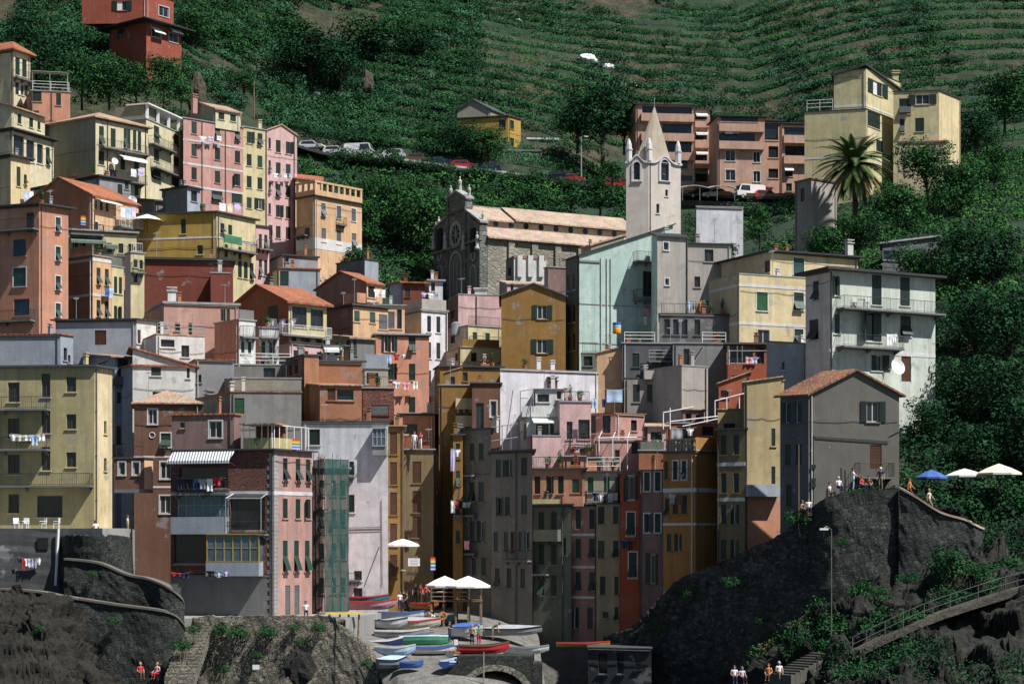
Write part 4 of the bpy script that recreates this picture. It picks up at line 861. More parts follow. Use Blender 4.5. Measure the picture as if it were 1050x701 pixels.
h = H('ochretall', 'tall ochre house rising behind the alley with cream balconies', None, 450, 486, 184, 395, 'ochre', 4, roof='terrace', rmat='grey', ov=.1, W=[(476, 412, 15, 9, 'd'), (474, 428, 12, 9, 'd')], bals=[(467, 485, 436, .6, 'p', .9, 'butter'), (467, 485, 418, .6, 'p', .9, 'butter')])
h = H('browntop', 'dark brown top house with tall door and white framed window', None, 484, 513, 182, 393, 'brown', 6, roof='flat', rmat='slate', ov=.2, rt=.12, bot=450, W=[(492, 427, 8, 28, 'd'), (506, 419, 6, 16, 'dw')], wallm=WALLM('rust') if 0 else None)
h = H('goldstrip', 'thin ochre and grey facade with crowded balconies at the alley', None, 464.5, 474.5, 174, 446, 'ochre', 4, roof='flat', rmat='slate', ov=.25, rt=.12, bot=640, W=[(469.5, [462, 490, 520, 551], 4, 15, 'c')], bals=[(465, 474, 528, .7, 'r')])
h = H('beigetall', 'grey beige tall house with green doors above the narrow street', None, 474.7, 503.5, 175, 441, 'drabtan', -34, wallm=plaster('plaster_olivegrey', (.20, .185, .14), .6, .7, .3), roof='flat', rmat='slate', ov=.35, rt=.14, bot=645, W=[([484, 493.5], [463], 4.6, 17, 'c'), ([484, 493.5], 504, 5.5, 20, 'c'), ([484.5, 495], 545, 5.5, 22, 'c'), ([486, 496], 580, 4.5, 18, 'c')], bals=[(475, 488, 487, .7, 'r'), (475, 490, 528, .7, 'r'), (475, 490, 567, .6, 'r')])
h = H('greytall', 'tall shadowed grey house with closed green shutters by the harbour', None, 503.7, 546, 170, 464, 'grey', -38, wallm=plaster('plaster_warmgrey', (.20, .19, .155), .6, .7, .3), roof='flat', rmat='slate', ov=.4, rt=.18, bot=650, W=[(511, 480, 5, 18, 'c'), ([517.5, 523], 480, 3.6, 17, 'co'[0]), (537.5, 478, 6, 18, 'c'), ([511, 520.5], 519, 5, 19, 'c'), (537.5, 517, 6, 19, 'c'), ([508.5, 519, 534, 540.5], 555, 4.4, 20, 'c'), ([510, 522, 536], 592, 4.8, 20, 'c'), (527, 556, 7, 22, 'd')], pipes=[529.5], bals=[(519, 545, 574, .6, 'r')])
h = H('whitewall', 'bright white blank party wall house in the centre', None, 513, 614, 184.5, 378, 'white', 20, roof='flat', rmat='grey', ov=.02, rt=.06, bot=470, depth=7, W=[])
h.chimney(566, 391, .9, .5, .05, 'brick')
h = H('whitestep', 'white roof terrace house with steel railing frames in the centre', 531, 540, 577, 180.5, 428, 'chalk', 8, roof='terrace', rmat='grey', ov=.1, bot=470, W=[(539+0, 442, 4, 16, 'd')[:4]+('c',), (556, 440, 13, 11, 'd'), (566, 440, 4, 12, 'c')], depth=5)
h.awning(545, 566, 428, 1.2, .5, M_white, .08)
m = MB(); f = h.fr
h3 = H('whitecabin', 'little white rooftop cabin behind a bent steel frame', None, 549, 577, 181.5, 399, 'chalk', 6, roof='flat', rmat='grey', ov=.2, rt=.08, bot=430, W=[(557, 408, 12, 8, 'd'), (573, 405, 4, 8, 'd')], depth=4, aerial=[(560,)])
h3.slab_box('parapet', 534, 573, 417, 428, 1.0, 1.12, WALLM('chalk'))
m = MB()
for q in ((532, 402, 532, 426), (532, 402, 545, 400), (545, 400, 545, 424), (540, 426, 546, 399), (532, 409, 540, 409)): m.bar(h3.at(q[0], q[1], 1.3), h3.at(q[2], q[3], 1.3), .09)
m.build('steel_frame', M_steel, h3.root)
m = MB()
for q in ((504, 438, 531, 434), (504, 452, 531, 448), (515, 437, 515, 462), (526, 400, 519, 450)): m.bar(P(*q[:2], 171), P(*q[2:], 171), .08)
m.build('terrace_rail', M_steel, HOUSES['greytall'].root).location -= Vector((0, 0, 0))
H('peachlean', 'peach plastered house with a sloping roof beside the white wall', None, 612, 638, 188, 362, 'apricot', 4, roof='shedR', rmat='old', rise=.6, ov=.15, rt=.1, depth=5, bot=400)
H('greenrail', 'greenish grey terrace house below the mint house', None, 596, 614, 196, 362, 'moss', 6, roof='terrace', rmat='grey', ov=.05, depth=5, W=[(603, 370, 9, 10, 'd')]).toprail(1, 597, 613, 'r', 1.0)
h = H('charcoal', 'soot dark house with green windows below the mint house', None, 638, 700, 187, 352, 'charcoal', 5, roof='terrace', rmat='grey', ov=.1, W=[(652, 369, 7, 14, 'c', 'green'), (676, 367, 7, 14, 'c'), (704-10, 364, 5, 14, 'd')], bals=[(664, 689, 370, .6, 'h')], depth=6)
h.toprail(1, 640, 672, 'h', 1.0, 'whitepaint')
h = H('darkmottle', 'dark mottled stone house with terrace windows left of the yellow house', None, 676, 757, 191, 322, 'slate', 6, wallm=plaster('plaster_mottle', (.13, .13, .13), .8, .9, .5), roof='flat', rmat='dark', ov=.1, rt=.1, W=[([684, 693, 702, 715], 335, 6, 16, 'd'), (751, 330, 7, 20, 'n')], depth=7)
h.toprail(1, 678, 720, 'r', 1.0)
h = H('midgrey', 'mottled grey house with an outside stair and lean to wall', None, 690, 746, 185, 352, 'grey', 6, wallm=plaster('plaster_mottle2', (.24, .24, .24), .8, .9, .3), roof='terrace', rmat='grey', ov=.1, W=[(704, 366, 6, 17, 'd')], depth=5)
h.toprail(1, 720, 745, 'h', 1.0, 'whitepaint')
m = MB(); f = h.fr
for k in range(9): u = f.u(707.5+k*1.4); z = f.uz(708, 374-k*2.2)[1]; f.bx(m, u, u+.14, z-.25, z, .02, .9)
m.build('outside_stair', M_conc, h.root)
H('leanwall', 'sunlit beige lean to house with a white pipe along its roof', 660, 699, 726, 180, 375, 'greybeige', 30, lcol='greybeige', roof='terrace', rmat='grey', ov=.05, depth=5)
h = H('redterrace', 'terrace house with a red brown parapet under a flat dark roof', None, 745, 788, 182, 353, 'rust', 6, roof='flat', rmat='slate', ov=.35, rt=.18, W=[(760, 364, 24, 17, 'n'), (779, 364, 9, 17, 'd')], depth=6)
h.slab_box('parapet', 745, 788, 374, 392, .02, .5, WALLM('vermilion'))
m = MB(); f = h.fr
for px in (745.5, 755, 760, 786): u = f.u(px); m.bar(f.p(u, f.uz(px, 374)[1], .4), f.p(u, f.uz(px, 355)[1], .4), .08)
m.bar(f.p(f.u(745), f.uz(745, 360)[1], .4), f.p(f.u(787), f.uz(787, 360)[1], .4), .06); m.build('railing', M_steel, h.root)
h = H('bluebox', 'blue grey flat house with a white lit side beside the terrace', 786, 822, 872, 174, 352, 'white', 48, lcol='bluegrey', roof='shedL', rmat='dark', rise=.2, ov=.08, rt=.08, depth=6, W=[(803, 375, 3, 8, 'd')], bot=410, thl=5)
# ------------------------------------------------------------------ right foreground
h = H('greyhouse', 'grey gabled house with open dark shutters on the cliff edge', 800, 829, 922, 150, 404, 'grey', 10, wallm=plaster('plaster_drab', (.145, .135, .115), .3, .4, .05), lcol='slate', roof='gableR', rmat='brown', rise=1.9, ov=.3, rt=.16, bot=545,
  W=[(895, 422, 12.5, 21, 'o'), (898, 468, 12, 24, 'cD', 'brown'), ([808, 819], [423, 466], 6, 21, 'c'), (809, 508, 5.5, 22, 'c')], bals=[(876, 912, 489, 1.2, 'r', 1.1)], depth=9, thl=42)
m = MB()
for q in ((834, 446, 834, 515), (834, 447, 911, 452), (836, 449, 911, 454), (876, 491, 864, 503), (912, 447, 922, 442)): m.bar(h.at(q[0], q[1], .06), h.at(q[2], q[3], .06), .06)
for py in (478, 492, 497): m.box(h.at(834, py, .12), .3, .2, .3)
m.build('cable', M_cable, h.root)
m = MB()
for q in ((859, 480, 859, 506), (863, 482, 863, 508)): m.bar(h.at(q[0], q[1], .8), h.at(q[2], q[3], .8), .11)
m.build('iron_post', M_metal, h.root)
h = H('tanbig', 'tan house with pink lower side beside the grey gabled house', None, 763, 801, 157, 392, 'tan', 16, roof='shedR', rmat='old', rise=.5, ov=.2, rt=.1, bot=580, W=[(793, [448, 487], 4, 18, 'c')], bands=[], pipes=[765])
h.slab_box('balcony', 762, 797, 497, 509, .02, 1.1, WALLM('bluegrey')); h.slab_box('lower_wall', 764, 800, 512, 576, .02, .05, WALLM('salmon'))
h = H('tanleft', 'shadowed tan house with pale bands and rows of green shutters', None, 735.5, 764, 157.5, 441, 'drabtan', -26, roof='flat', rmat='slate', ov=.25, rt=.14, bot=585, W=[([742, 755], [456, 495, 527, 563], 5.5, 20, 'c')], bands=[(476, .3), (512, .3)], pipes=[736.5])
H('tanroof', 'tan roof storey with a ruined parapet above the orange house', None, 736, 764, 162, 420, 'tan', 4, roof='terrace', rmat='old', ov=.1, bot=445, depth=5, W=[(748, 437, 12, 6, 'n')])
h = H('amber', 'orange amber house with a stone balustrade terrace above the cliff', 680, 713, 736, 160, 464, 'amber', 46, lcol='amber', roof='flat', rmat='slate', ov=.12, rt=.2, bot=595, W=[(683, 482, 4, 18, 'c'), ([692.5, 701.5], [482], 4.6, 19, 'cw', 'green'), (684, 520, 4, 18, 'c'), ([692.5, 701.5], 517, 5.5, 19, 'o'[0] and 'c'), ([686, 697], 556, 4.6, 18, 'c')], bands=[(502, .35), (537, .2)], thl=38, depth=8)
m = MB(); f = h.fl
for k in range(9):
    u = .3+(f.len-.5)*k/8; c = f.p(u, h.z1+.22, -.2); m.lathe(c, [(.13, 0), (.10, .12), (.17, .4), (.08, .75), (.12, .9)], 8)
f.bx(m, .05, f.len-.05, h.z1+1.11, h.z1+1.25, -.35, -.05); m.build('balustrade', plaster('stone_balustrade', (.34, .30, .22), .5, .5), h.root)
h.slab_box('parapet', 714, 735, 448, 461, -.3, -.05)
h.slab_box('string_course', 713.5, 735, 461, 463, .0, .06, M_trim)
h = H('mauve', 'mauve brick house with white framed windows above the stone cliff', None, 656, 681, 164, 483, 'mauve', -26, roof='flat', rmat='slate', ov=.2, rt=.14, bot=640, W=[([663.5, 674.5], [493.5, 536], 5.6, 19, 'cw'), (664, 582, 4, 32, 'c'), (669, 583, 5, 30, 'o'), (677, 565, 4, 40, 'n')][:3], pipes=[680, 657])
H('mauvetop', 'red brick terrace with flower boxes above the mauve house', None, 655, 682, 170, 462, 'rust', 4, roof='terrace', rmat='grey', ov=.1, bot=490, depth=5, W=[]).toprail(1, 657, 681, 'p', .7, 'moss')
h = H('vermilion', 'narrow orange red house with a shirt hanging above the window', None, 636, 655.5, 167, 486, 'vermilion', -26, roof='flat', rmat='slate', ov=.15, rt=.14, bot=650, W=[(642, 502, 5, 24, 'c'), (647.5, 500, 6, 24, 'ow'), (647, 537, 8, 24, 'tw'), (649, 579, 8, 26, 'cw')])
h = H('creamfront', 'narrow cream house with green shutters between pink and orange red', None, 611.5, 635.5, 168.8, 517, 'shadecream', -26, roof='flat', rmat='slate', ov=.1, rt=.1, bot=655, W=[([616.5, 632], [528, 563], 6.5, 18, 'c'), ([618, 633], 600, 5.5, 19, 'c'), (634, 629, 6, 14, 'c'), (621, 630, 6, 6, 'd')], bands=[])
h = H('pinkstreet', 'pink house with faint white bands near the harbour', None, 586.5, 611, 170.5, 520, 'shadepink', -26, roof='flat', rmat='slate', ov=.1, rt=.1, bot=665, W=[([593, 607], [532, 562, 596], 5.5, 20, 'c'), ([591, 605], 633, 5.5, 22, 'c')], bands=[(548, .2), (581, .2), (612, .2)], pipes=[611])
h = H('greenbalc', 'grey green shadowed house with green balcony panels', None, 547, 586, 171.5, 518, 'moss', -26, roof='flat', rmat='slate', ov=.25, rt=.14, bot=670, W=[([555, 568], [535, 568, 600], 5.5, 21, 'c'), (579, 560, 3, 18, 'd')], bals=[(551, 576, 553, .9, 'p', .9, 'moss'), (549, 563, 588, .7, 'r')], pipes=[577])
h = H('salmonbalc', 'salmon house of cluttered balconies in the middle of the harbour front', None, 545, 600, 173.5, 481, 'salmon', -12, lcol='salmon', roof='terrace', rmat='slate', ov=.25, bot=525, W=[([551, 563, 575], 497, 6, 18, 'c'), (590, 498, 7, 14, 'c', 'leafgreen'), (604-6, 497, 6, 14, 'c', 'leafgreen')][:2], bals=[(545, 578, 522, 1.0, 'p', .9, 'straw'), (579, 600, 519, 1.1, 'p', .9, 'coral')], depth=6)
h.toprail(1, 546, 599, 'r', 1.0)
h = H('beigebalc', 'beige upper house with green shutters and a laundry balcony', None, 600, 637, 172.5, 484, 'beige', -12, roof='terrace', rmat='slate', ov=.2, bot=520, W=[([605.5, 622, 634], 497, 6, 16, 'c', 'leafgreen')], bals=[(601, 636, 515, .9, 'r', 1.0)], depth=6)
h.toprail(1, 601, 636, 'h', 1.2, 'whitepaint')
h = H('pinkupper', 'pink roof house with a white framed pergola terrace', None, 611, 662, 176.5, 452, 'pink', 4, roof='terrace', rmat='grey', ov=.1, W=[(651, 459, 7, 12, 'c'), (633, 466, 5, 10, 'd')], bot=490, depth=5); 
m = MB(); f = h.fr
for px in (612, 626, 641, 656): u = f.u(px); m.bar(f.p(u, h.z1-2.8, 1.6), f.p(u, h.z1+.2, 1.6), .09); m.bar(f.p(u, h.z1+.2, 1.6), f.p(u+.5, h.z1+.9, -.4), .07)
m.bar(f.p(f.u(611), h.z1+.2, 1.6), f.p(f.u(660), h.z1+.3, 1.6), .09); m.build('pergola', M_white, h.root)
h = H('pinkmid', 'dusty pink terrace house with tile coping below the grey house', 600, 631, 661, 181, 424, 'pink', 25, lcol='pink', roof='flat', rmat='tile', ov=.12, rt=.1, bot=460, thl=12, W=[(650, 436, 6, 11, 'd'), ([607, 622], 435, 8, 18, 'd')], depth=5)
h = H('pinkleft', 'sunny pink wall house with a blue cloth hanging beside it', 540, 546, 575, 177.5, 447, 'rose', 8, lcol='rose', roof='terrace', rmat='grey', ov=.05, bot=485, depth=4, W=[])
h = H('pinkcentral', 'pink terrace house with potted plants under a steel awning frame', 570, 574, 606, 179.5, 412, 'rose', 8, lcol='rose', roof='terrace', rmat='grey', ov=.1, bot=480, depth=5, W=[(600, 440, 14, 20, 'd'), (584, 441, 6, 18, 'd')], bals=[(583, 607, 458, 1.0, 'r')]); h.toprail(1, 575, 605, 'r', .9)
h = H('terracelow', 'shadowed terrace house with a striped clothes rail', 574, 578, 612, 175.5, 468, 'salmon', 6, roof='terrace', rmat='grey', ov=.2, bot=500, depth=4, W=[(590, 476, 10, 8, 'd')]); h.toprail(1, 579, 611, 'r', 1.0)
h = H('greythree', 'grey beige house with three dark shuttered windows and stone side', None, 640, 700, 184, 388, 'greybeige', 4, wallm=plaster('plaster_dun', (.30, .28, .25), .5, .6), roof='terrace', rmat='slate', ov=.05, W=[([652.5, 667, 687], 403, 7, 18, 'c')], bot=450, depth=6)
h.slab_box('parapet', 660, 694, 380, 389, .3, .45, WALLM('greybeige'))
h = H('orangeroom', 'bright orange rooftop room with pale roof edges', None, 737, 768, 174, 393, 'vermilion', 6, roof='shedR', rmat='old', rise=1.0, ov=.2, rt=.1, bot=425, depth=4, W=[(743, 404, 8, 8, 'n')])
h = H('pergolaroof', 'long terrace house under a white pipe pergola above the amber house', None, 684, 738, 176, 434, 'rust', 6, roof='terrace', rmat='grey', ov=.1, bot=470, depth=5, W=[(726, 442, 12, 10, 'n'), (700, 443, 12, 12, 'd')])
m = MB()
for a, b_ in (((680, 423, 172), (680, 440, 172)), ((687, 418, 172), (687, 440, 172)), ((680, 423, 172), (712, 417, 172)), ((688, 432, 170), (760, 424, 170)), ((700, 437, 169), (757, 425, 169)), ((733, 411, 173), (733, 428, 173)), ((733, 411, 173), (776, 400, 173)), ((745, 408, 172), (745, 424, 172)), ((758, 407, 171), (758, 426, 171))): m.bar(P(*a), P(*b_), .11)
m.build('pergola', M_white, HOUSES['pergolaroof'].root)
h = H('tanback', 'mustard roof house behind the tan one with pale rails', None, 770, 804, 163, 398, 'tan', 14, roof='shedR', rmat='old', rise=.7, ov=.1, rt=.1, depth=6, bot=430)
# rails and clutter along the roofs
for k, px0, px1 in (('bluebox', 826, 868),): pass

H('creamstep', 'small cream stepped house squeezed beside the dark red one', 128, 134, 148, 190, 259, 'straw', 30, lcol='chalk', roof='terrace', rmat='grey', ov=.1, depth=5, W=[(139, 270, 4, 8, 'c'), (145, 271, 3, 9, 'd'), (139, 285, 4, 9, 'c')], bals=[(134.5, 147.5, 279, .7, 'r')]).toprail(1, 135, 147, 'w', .9)
H('boathouse', 'dark plastered boathouse with open doorways under the retaining wall', None, 603, 668, 157, 664, 'charcoal', -20, wallm=plaster('plaster_boathouse', (.035, .04, .04), .6, .8, .4), roof='flat', rmat='slate', ov=.1, rt=.1, depth=4, bot=705, W=[(618, 680, 9, 22, 'n'), (636, 680, 7, 22, 'n'), (654, 676, 6, 20, 'c')])
H('whitehut', 'little white hut with a flat roof beside the brick terrace', None, 331, 352, 184, 354, 'chalk', 12, roof='flat', rmat='slate', ov=.15, rt=.1, depth=4, W=[(336, 360, 4, 7, 'd'), (346, 361, 6, 6, 'd')]).awning(332, 351, 356, .8, .3)
H('tinhut', 'small grey hut with a lean roof beside the soot dark house', 690, 703, 722, 183.5, 384, 'grey', 30, lcol='slate', roof='shedR', rmat='grey', rise=.4, ov=.15, rt=.08, depth=3, W=[(712, 392, 4, 9, 'd')])
H('pinkhut', 'pale pink rooftop hut between the salmon house and the white one', None, 441, 458, 206, 350, 'rose', 8, roof='flat', rmat='grey', ov=.1, rt=.08, depth=3, W=[(448, 356, 4, 7, 'd')]) if 0 else None
H('ochrehut', 'ochre rooftop hut with a dark doorway above the tall ochre house', None, 456, 473, 186, 382, 'ochre', 10, roof='shedR', rmat='old', rise=.5, ov=.15, rt=.08, depth=3, W=[(464, 391, 5, 10, 'd')])
H('roseterrace', 'rose terrace hut with a cane roof under the three window grey house', None, 664, 683, 174, 437, 'rose', 8, roof='shedB', rmat='old', rise=.4, ov=.3, rt=.08, depth=3, W=[(673, 447, 12, 9, 'n')], bot=465)
H('plumhut', 'plum coloured hut with a pale roof left of the pipe pergola', None, 700, 722, 177.5, 420, 'mauve', 10, roof='flat', rmat='old', ov=.2, rt=.08, depth=3, W=[(706, 428, 6, 9, 'd'), (716, 428, 5, 6, 'd')])
# ------------------------------------------------------------------ the ground itself
def hill_mat():
    m, nt, b = _new('hillside_ground'); v = coords(nt)
    g = N(nt, 'ShaderNodeNewGeometry'); s = N(nt, 'ShaderNodeSeparateXYZ'); nt.links.new(g.outputs['Normal'], s.inputs[0])
    r = N(nt, 'ShaderNodeMapRange'); r.inputs[1].default_value = .84; r.inputs[2].default_value = .60; nt.links.new(s.outputs[2], r.inputs[0])
    n1 = noise_fac(nt, v, .5, 7, .7, .35, .65); n2 = noise_fac(nt, v, .07, 4, .6, .4, .6)
    flat = mix(nt, n1, (.009, .030, .013), (.022, .055, .022)); dry = mix(nt, n1, (.035, .036, .022), (.12, .085, .05))
    k = N(nt, 'ShaderNodeMath', operation='MULTIPLY'); nt.links.new(r.outputs[0], k.inputs[0]); nt.links.new(n2, k.inputs[1])
    sp = N(nt, 'ShaderNodeSeparateXYZ'); nt.links.new(g.outputs['Position'], sp.inputs[0])
    tw = N(nt, 'ShaderNodeMapRange'); tw.inputs[1].default_value = 236; tw.inputs[2].default_value = 226; nt.links.new(sp.outputs[1], tw.inputs[0])
    tx = N(nt, 'ShaderNodeMapRange'); tx.inputs[1].default_value = 36; tx.inputs[2].default_value = 28; nt.links.new(sp.outputs[0], tx.inputs[0])
    kt = N(nt, 'ShaderNodeMath', operation='MULTIPLY'); nt.links.new(tw.outputs[0], kt.inputs[0]); nt.links.new(tx.outputs[0], kt.inputs[1])
    col = mix(nt, k.outputs[0], flat, dry); col = mix(nt, kt.outputs[0], col, mix(nt, n1, (.07, .065, .055), (.13, .125, .11)))
    nt.links.new(col, b.inputs['Base Color']); b.inputs['Roughness'].default_value = .95
    bump(nt, b, n1, 1, .3); return m
def sheet(xs, ys, name, mat, zf):
    X, Y_ = np.meshgrid(xs, ys); Z = zf(X.ravel(), Y_.ravel())
    v = np.stack([X.ravel(), Y_.ravel(), Z], -1); n = len(xs)
    ii = (np.arange(len(ys)-1)[:, None]*n+np.arange(n-1)[None]).ravel()
    return tag(add_mesh(name, v, np.stack([ii, ii+1, ii+n+1, ii+n], -1), mat, smooth=True), kind='structure')
HM = hill_mat()
def zt(x, y):
    z = ground(x, y)
    fb = fbm(x, y, 9, 5)-.5; return z+np.where((y > 258) & (y < 296), fb*1.6, fb*.4)-np.where(np.abs(y-301) < 4, .5, 0)
sheet(np.concatenate([np.arange(-420, -130, 10.), np.arange(-130, 140, .6), np.arange(140, 430, 10.)]), np.concatenate([np.arange(152, 302, 1.5), np.arange(302, 420, .55), np.arange(421, 620, 8.)]), 'hillside', HM, zt)
sea = MB(); sea.quad((-900, -300, 0), (900, -300, 0), (900, 190, 0), (-900, 190, 0)); 
m_, nt_, b_ = _new('sea_water'); b_.inputs['Base Color'].default_value = (.01, .035, .05, 1); b_.inputs['Roughness'].default_value = .08; bump(nt_, b_, noise_fac(nt_, coords(nt_), .6, 5), .5, .15)
tag(sea.build('sea', m_), kind='structure')
def cr(a, t):
    """catmull-rom through the rows of a at parameters t in 0..n-1"""
    a = np.asarray(a, float); n = len(a); i = np.clip(np.floor(t).astype(int), 0, n-2); f = (t-i)[:, None] if a.ndim == 2 else (t-i)[:, None, None]
    g = lambda k: a[np.clip(k, 0, n-1)]
    p0, p1, p2, p3 = g(i-1), g(i), g(i+1), g(i+2)
    return .5*((2*p1)+(-p0+p2)*f+(2*p0-5*p1+4*p2-p3)*f**2+(-p0+3*p1-3*p2+p3)*f**3)
def n3(p, s, seed):
    x, y, z = p[..., 0]/s, p[..., 1]/s, p[..., 2]/s
    return (fbm(x+z*.37, y-z*.71, 1, seed)+fbm(y+x*.23, z+x*.11, 1, seed+9)+fbm(z-y*.3, x+y*.2, 1, seed+21))/3*1.07-.5
def facets(p, cell, seed):
    """broken planes: every cell of a jittered lattice tilts its own way"""
    q = p/cell; b = np.floor(q).astype(np.int64); best = np.full(len(q), 1e9); bc = np.zeros((len(q), 3)); bn = np.zeros((len(q), 3))
    def h(c, k):
        n = (c[:, 0]*374761393+c[:, 1]*668265263+c[:, 2]*1274126177+k*974711+seed*7919) & 0x7fffffff
        n = ((n ^ (n >> 13))*1103515245) & 0x7fffffff
        return ((n ^ (n >> 16)) & 0xffff)/65535.
    for i in (-1, 0, 1):
        for j in (-1, 0, 1):
            for k in (-1, 0, 1):
                c = b+np.array([i, j, k]); f = c+np.stack([h(c, 1), h(c, 2), h(c, 3)], 1); d = ((q-f)**2).sum(1); m = d < best
                best[m] = d[m]; bc[m] = f[m]; bn[m] = np.stack([h(c, 4), h(c, 5), h(c, 6)], 1)[m]-.5
    return ((q-bc)*bn*2.2).sum(1)+(bn[:, 0])*.9
def patch(name, rows, mat, nu=90, nv=90, amp=.0, s=5, ledge=0, seed=1, label=None):
    """smooth sheet through rows of (column, row, distance) points, roughened like rock"""
    a = np.array([[tuple(P(*q)) for q in r] for r in rows])
    a = cr(a, np.linspace(0, len(rows)-1, nv)); a = np.swapaxes(cr(np.swapaxes(a, 0, 1), np.linspace(0, a.shape[1]-1, nu)), 0, 1)
    if amp:
        du = np.gradient(a, axis=1); dv = np.gradient(a, axis=0); nn = np.cross(dv, du); nn /= np.linalg.norm(nn, axis=-1, keepdims=True)+1e-9
        w = a.reshape(-1, 3)*np.array([1, 1, 1.7])+np.stack([n3(a, 3, 91).ravel()*1.5]*3, 1); w[:, 2] += w[:, 0]*.35
        d = n3(a, s, seed)*amp*1.5+(facets(w, s*.75, seed)*.85+facets(w, s*.28, seed+1)*.42+facets(w, s*.12, seed+2)*.2).reshape(nv, nu)*amp+n3(a, s*.1, seed+5)*amp*.25
        a = a+nn*d[..., None]
        if ledge: q = a[..., 2]/ledge+n3(a, 9, seed+7)*2; a[..., 1] -= (np.abs(q-np.floor(q)-.5)-.25)*amp*.8
    v = a.reshape(-1, 3); ii = (np.arange(nv-1)[:, None]*nu+np.arange(nu-1)[None]).ravel()
    return tag(add_mesh(name, v, np.stack([ii, ii+nu, ii+nu+1, ii+1], -1), mat, smooth=not amp), kind='structure')
M_rock = rock('sea_rock', (.014, .016, .015), (.06, .058, .045), .45); M_rockp = rock('ramp_concrete', (.23, .22, .20), (.33, .315, .285), .25)  # sea rock is darkened to hold part of the cliff's shade
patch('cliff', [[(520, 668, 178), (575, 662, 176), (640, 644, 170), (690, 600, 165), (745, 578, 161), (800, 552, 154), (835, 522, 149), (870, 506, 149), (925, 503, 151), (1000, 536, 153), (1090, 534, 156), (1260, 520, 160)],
  [(520, 690, 176), (575, 690, 173), (640, 690, 168.5), (690, 680, 163), (745, 670, 158.5), (800, 640, 152), (838, 612, 147.5), (872, 600, 147), (925, 590, 147), (1000, 572, 148.5), (1090, 548, 152), (1260, 530, 154)],
  [(530, 720, 170), (580, 720, 166), (645, 720, 162), (690, 712, 158), (745, 700, 153.5), (800, 664, 146), (838, 634, 142), (872, 620, 141), (925, 604, 141.5), (1000, 580, 143), (1090, 560, 147), (1260, 545, 149)],
  [(540, 740, 168), (590, 740, 164), (645, 745, 158.5), (690, 740, 154), (745, 725, 149), (800, 688, 141), (845, 660, 137.5), (890, 640, 137), (945, 620, 138), (1005, 598, 139.5), (1090, 577, 142), (1260, 562, 144)],
  [(540, 790, 162), (590, 800, 158), (645, 800, 152), (690, 790, 148), (745, 765, 143), (800, 712, 136), (850, 678, 133.5), (895, 655, 133), (950, 633, 133.5), (1010, 615, 134), (1090, 594, 135), (1260, 577, 136)],
  [(540, 850, 152), (590, 860, 149), (645, 860, 144), (690, 850, 140), (745, 825, 135), (800, 757, 130), (850, 713, 128.5), (900, 690, 128), (955, 668, 129), (1015, 650, 129.5), (1090, 625, 130), (1260, 605, 131)],
  [(540, 900, 140), (590, 900, 138), (645, 900, 134), (695, 890, 130), (745, 880, 126), (800, 860, 120), (850, 835, 118), (900, 825, 117), (955, 820, 116), (1015, 810, 115), (1090, 800, 114), (1260, 800, 113)]], M_rock, 330, 250, 1.25, 6, 2.4, 4)
patch('rocks', [[(-250, 600, 150), (-60, 608, 147), (15, 610, 145), (40, 612, 144), (60, 618, 144), (85, 640, 143)], [(-250, 640, 143), (-60, 640, 140), (15, 632, 140), (42, 640, 139), (62, 655, 139), (95, 676, 139)],
  [(-250, 700, 135), (-60, 690, 134), (15, 668, 136), (48, 676, 135.5), (75, 690, 135), (120, 700, 136)], [(-250, 850, 122), (-60, 840, 122), (15, 840, 122), (50, 840, 122), (80, 830, 124), (150, 830, 126)]], rock('shore_rock', (.014, .014, .011), (.055, .048, .033), .6), 150, 130, .9, 4, 1.6, 9)
patch('ramp', [[(180, 640, 162), (300, 637, 164), (380, 628, 172), (440, 622, 180), (500, 622, 182), (545, 640, 182)], [(170, 636, 156), (300, 634, 156), (390, 644, 160), (445, 636, 165), (505, 638, 166), (552, 652, 168)],
  [(335, 640, 150), (372, 658, 150), (408, 664, 152), (455, 664, 153), (515, 668, 154), (555, 676, 156)], [(394, 704, 145), (402, 704, 144), (420, 702, 142), (465, 702, 142), (520, 706, 143), (560, 715, 146)], [(394, 790, 132), (402, 790, 131), (420, 770, 130), (465, 770, 130), (520, 775, 131), (560, 790, 133)]], M_rockp, 80, 60)
q = MB(); a, b2 = P(196, 633, 147.6), P(340, 633, 147.6)
q.prism([(a.x-1, 147.7), (b2.x+1, 147.7), (b2.x+3, 160), (a.x-6, 160)], 2, a.z-.05); tag(q.build('quay', M_conc), kind='structure')
q = MB(); a, b2 = P(-90, 541, 153), P(131, 549, 152)
q.prism([(a.x, 152.6), (P(62, 541, 152.6).x, 152.6), (P(104, 541, 150).x, 150.4), (P(132, 548, 153).x, 153), (P(134, 548, 162).x, 164), (a.x-3, 164)], 2, P(60, 541.5, 152.6).z); tag(q.build('terrace', M_conc), kind='structure')
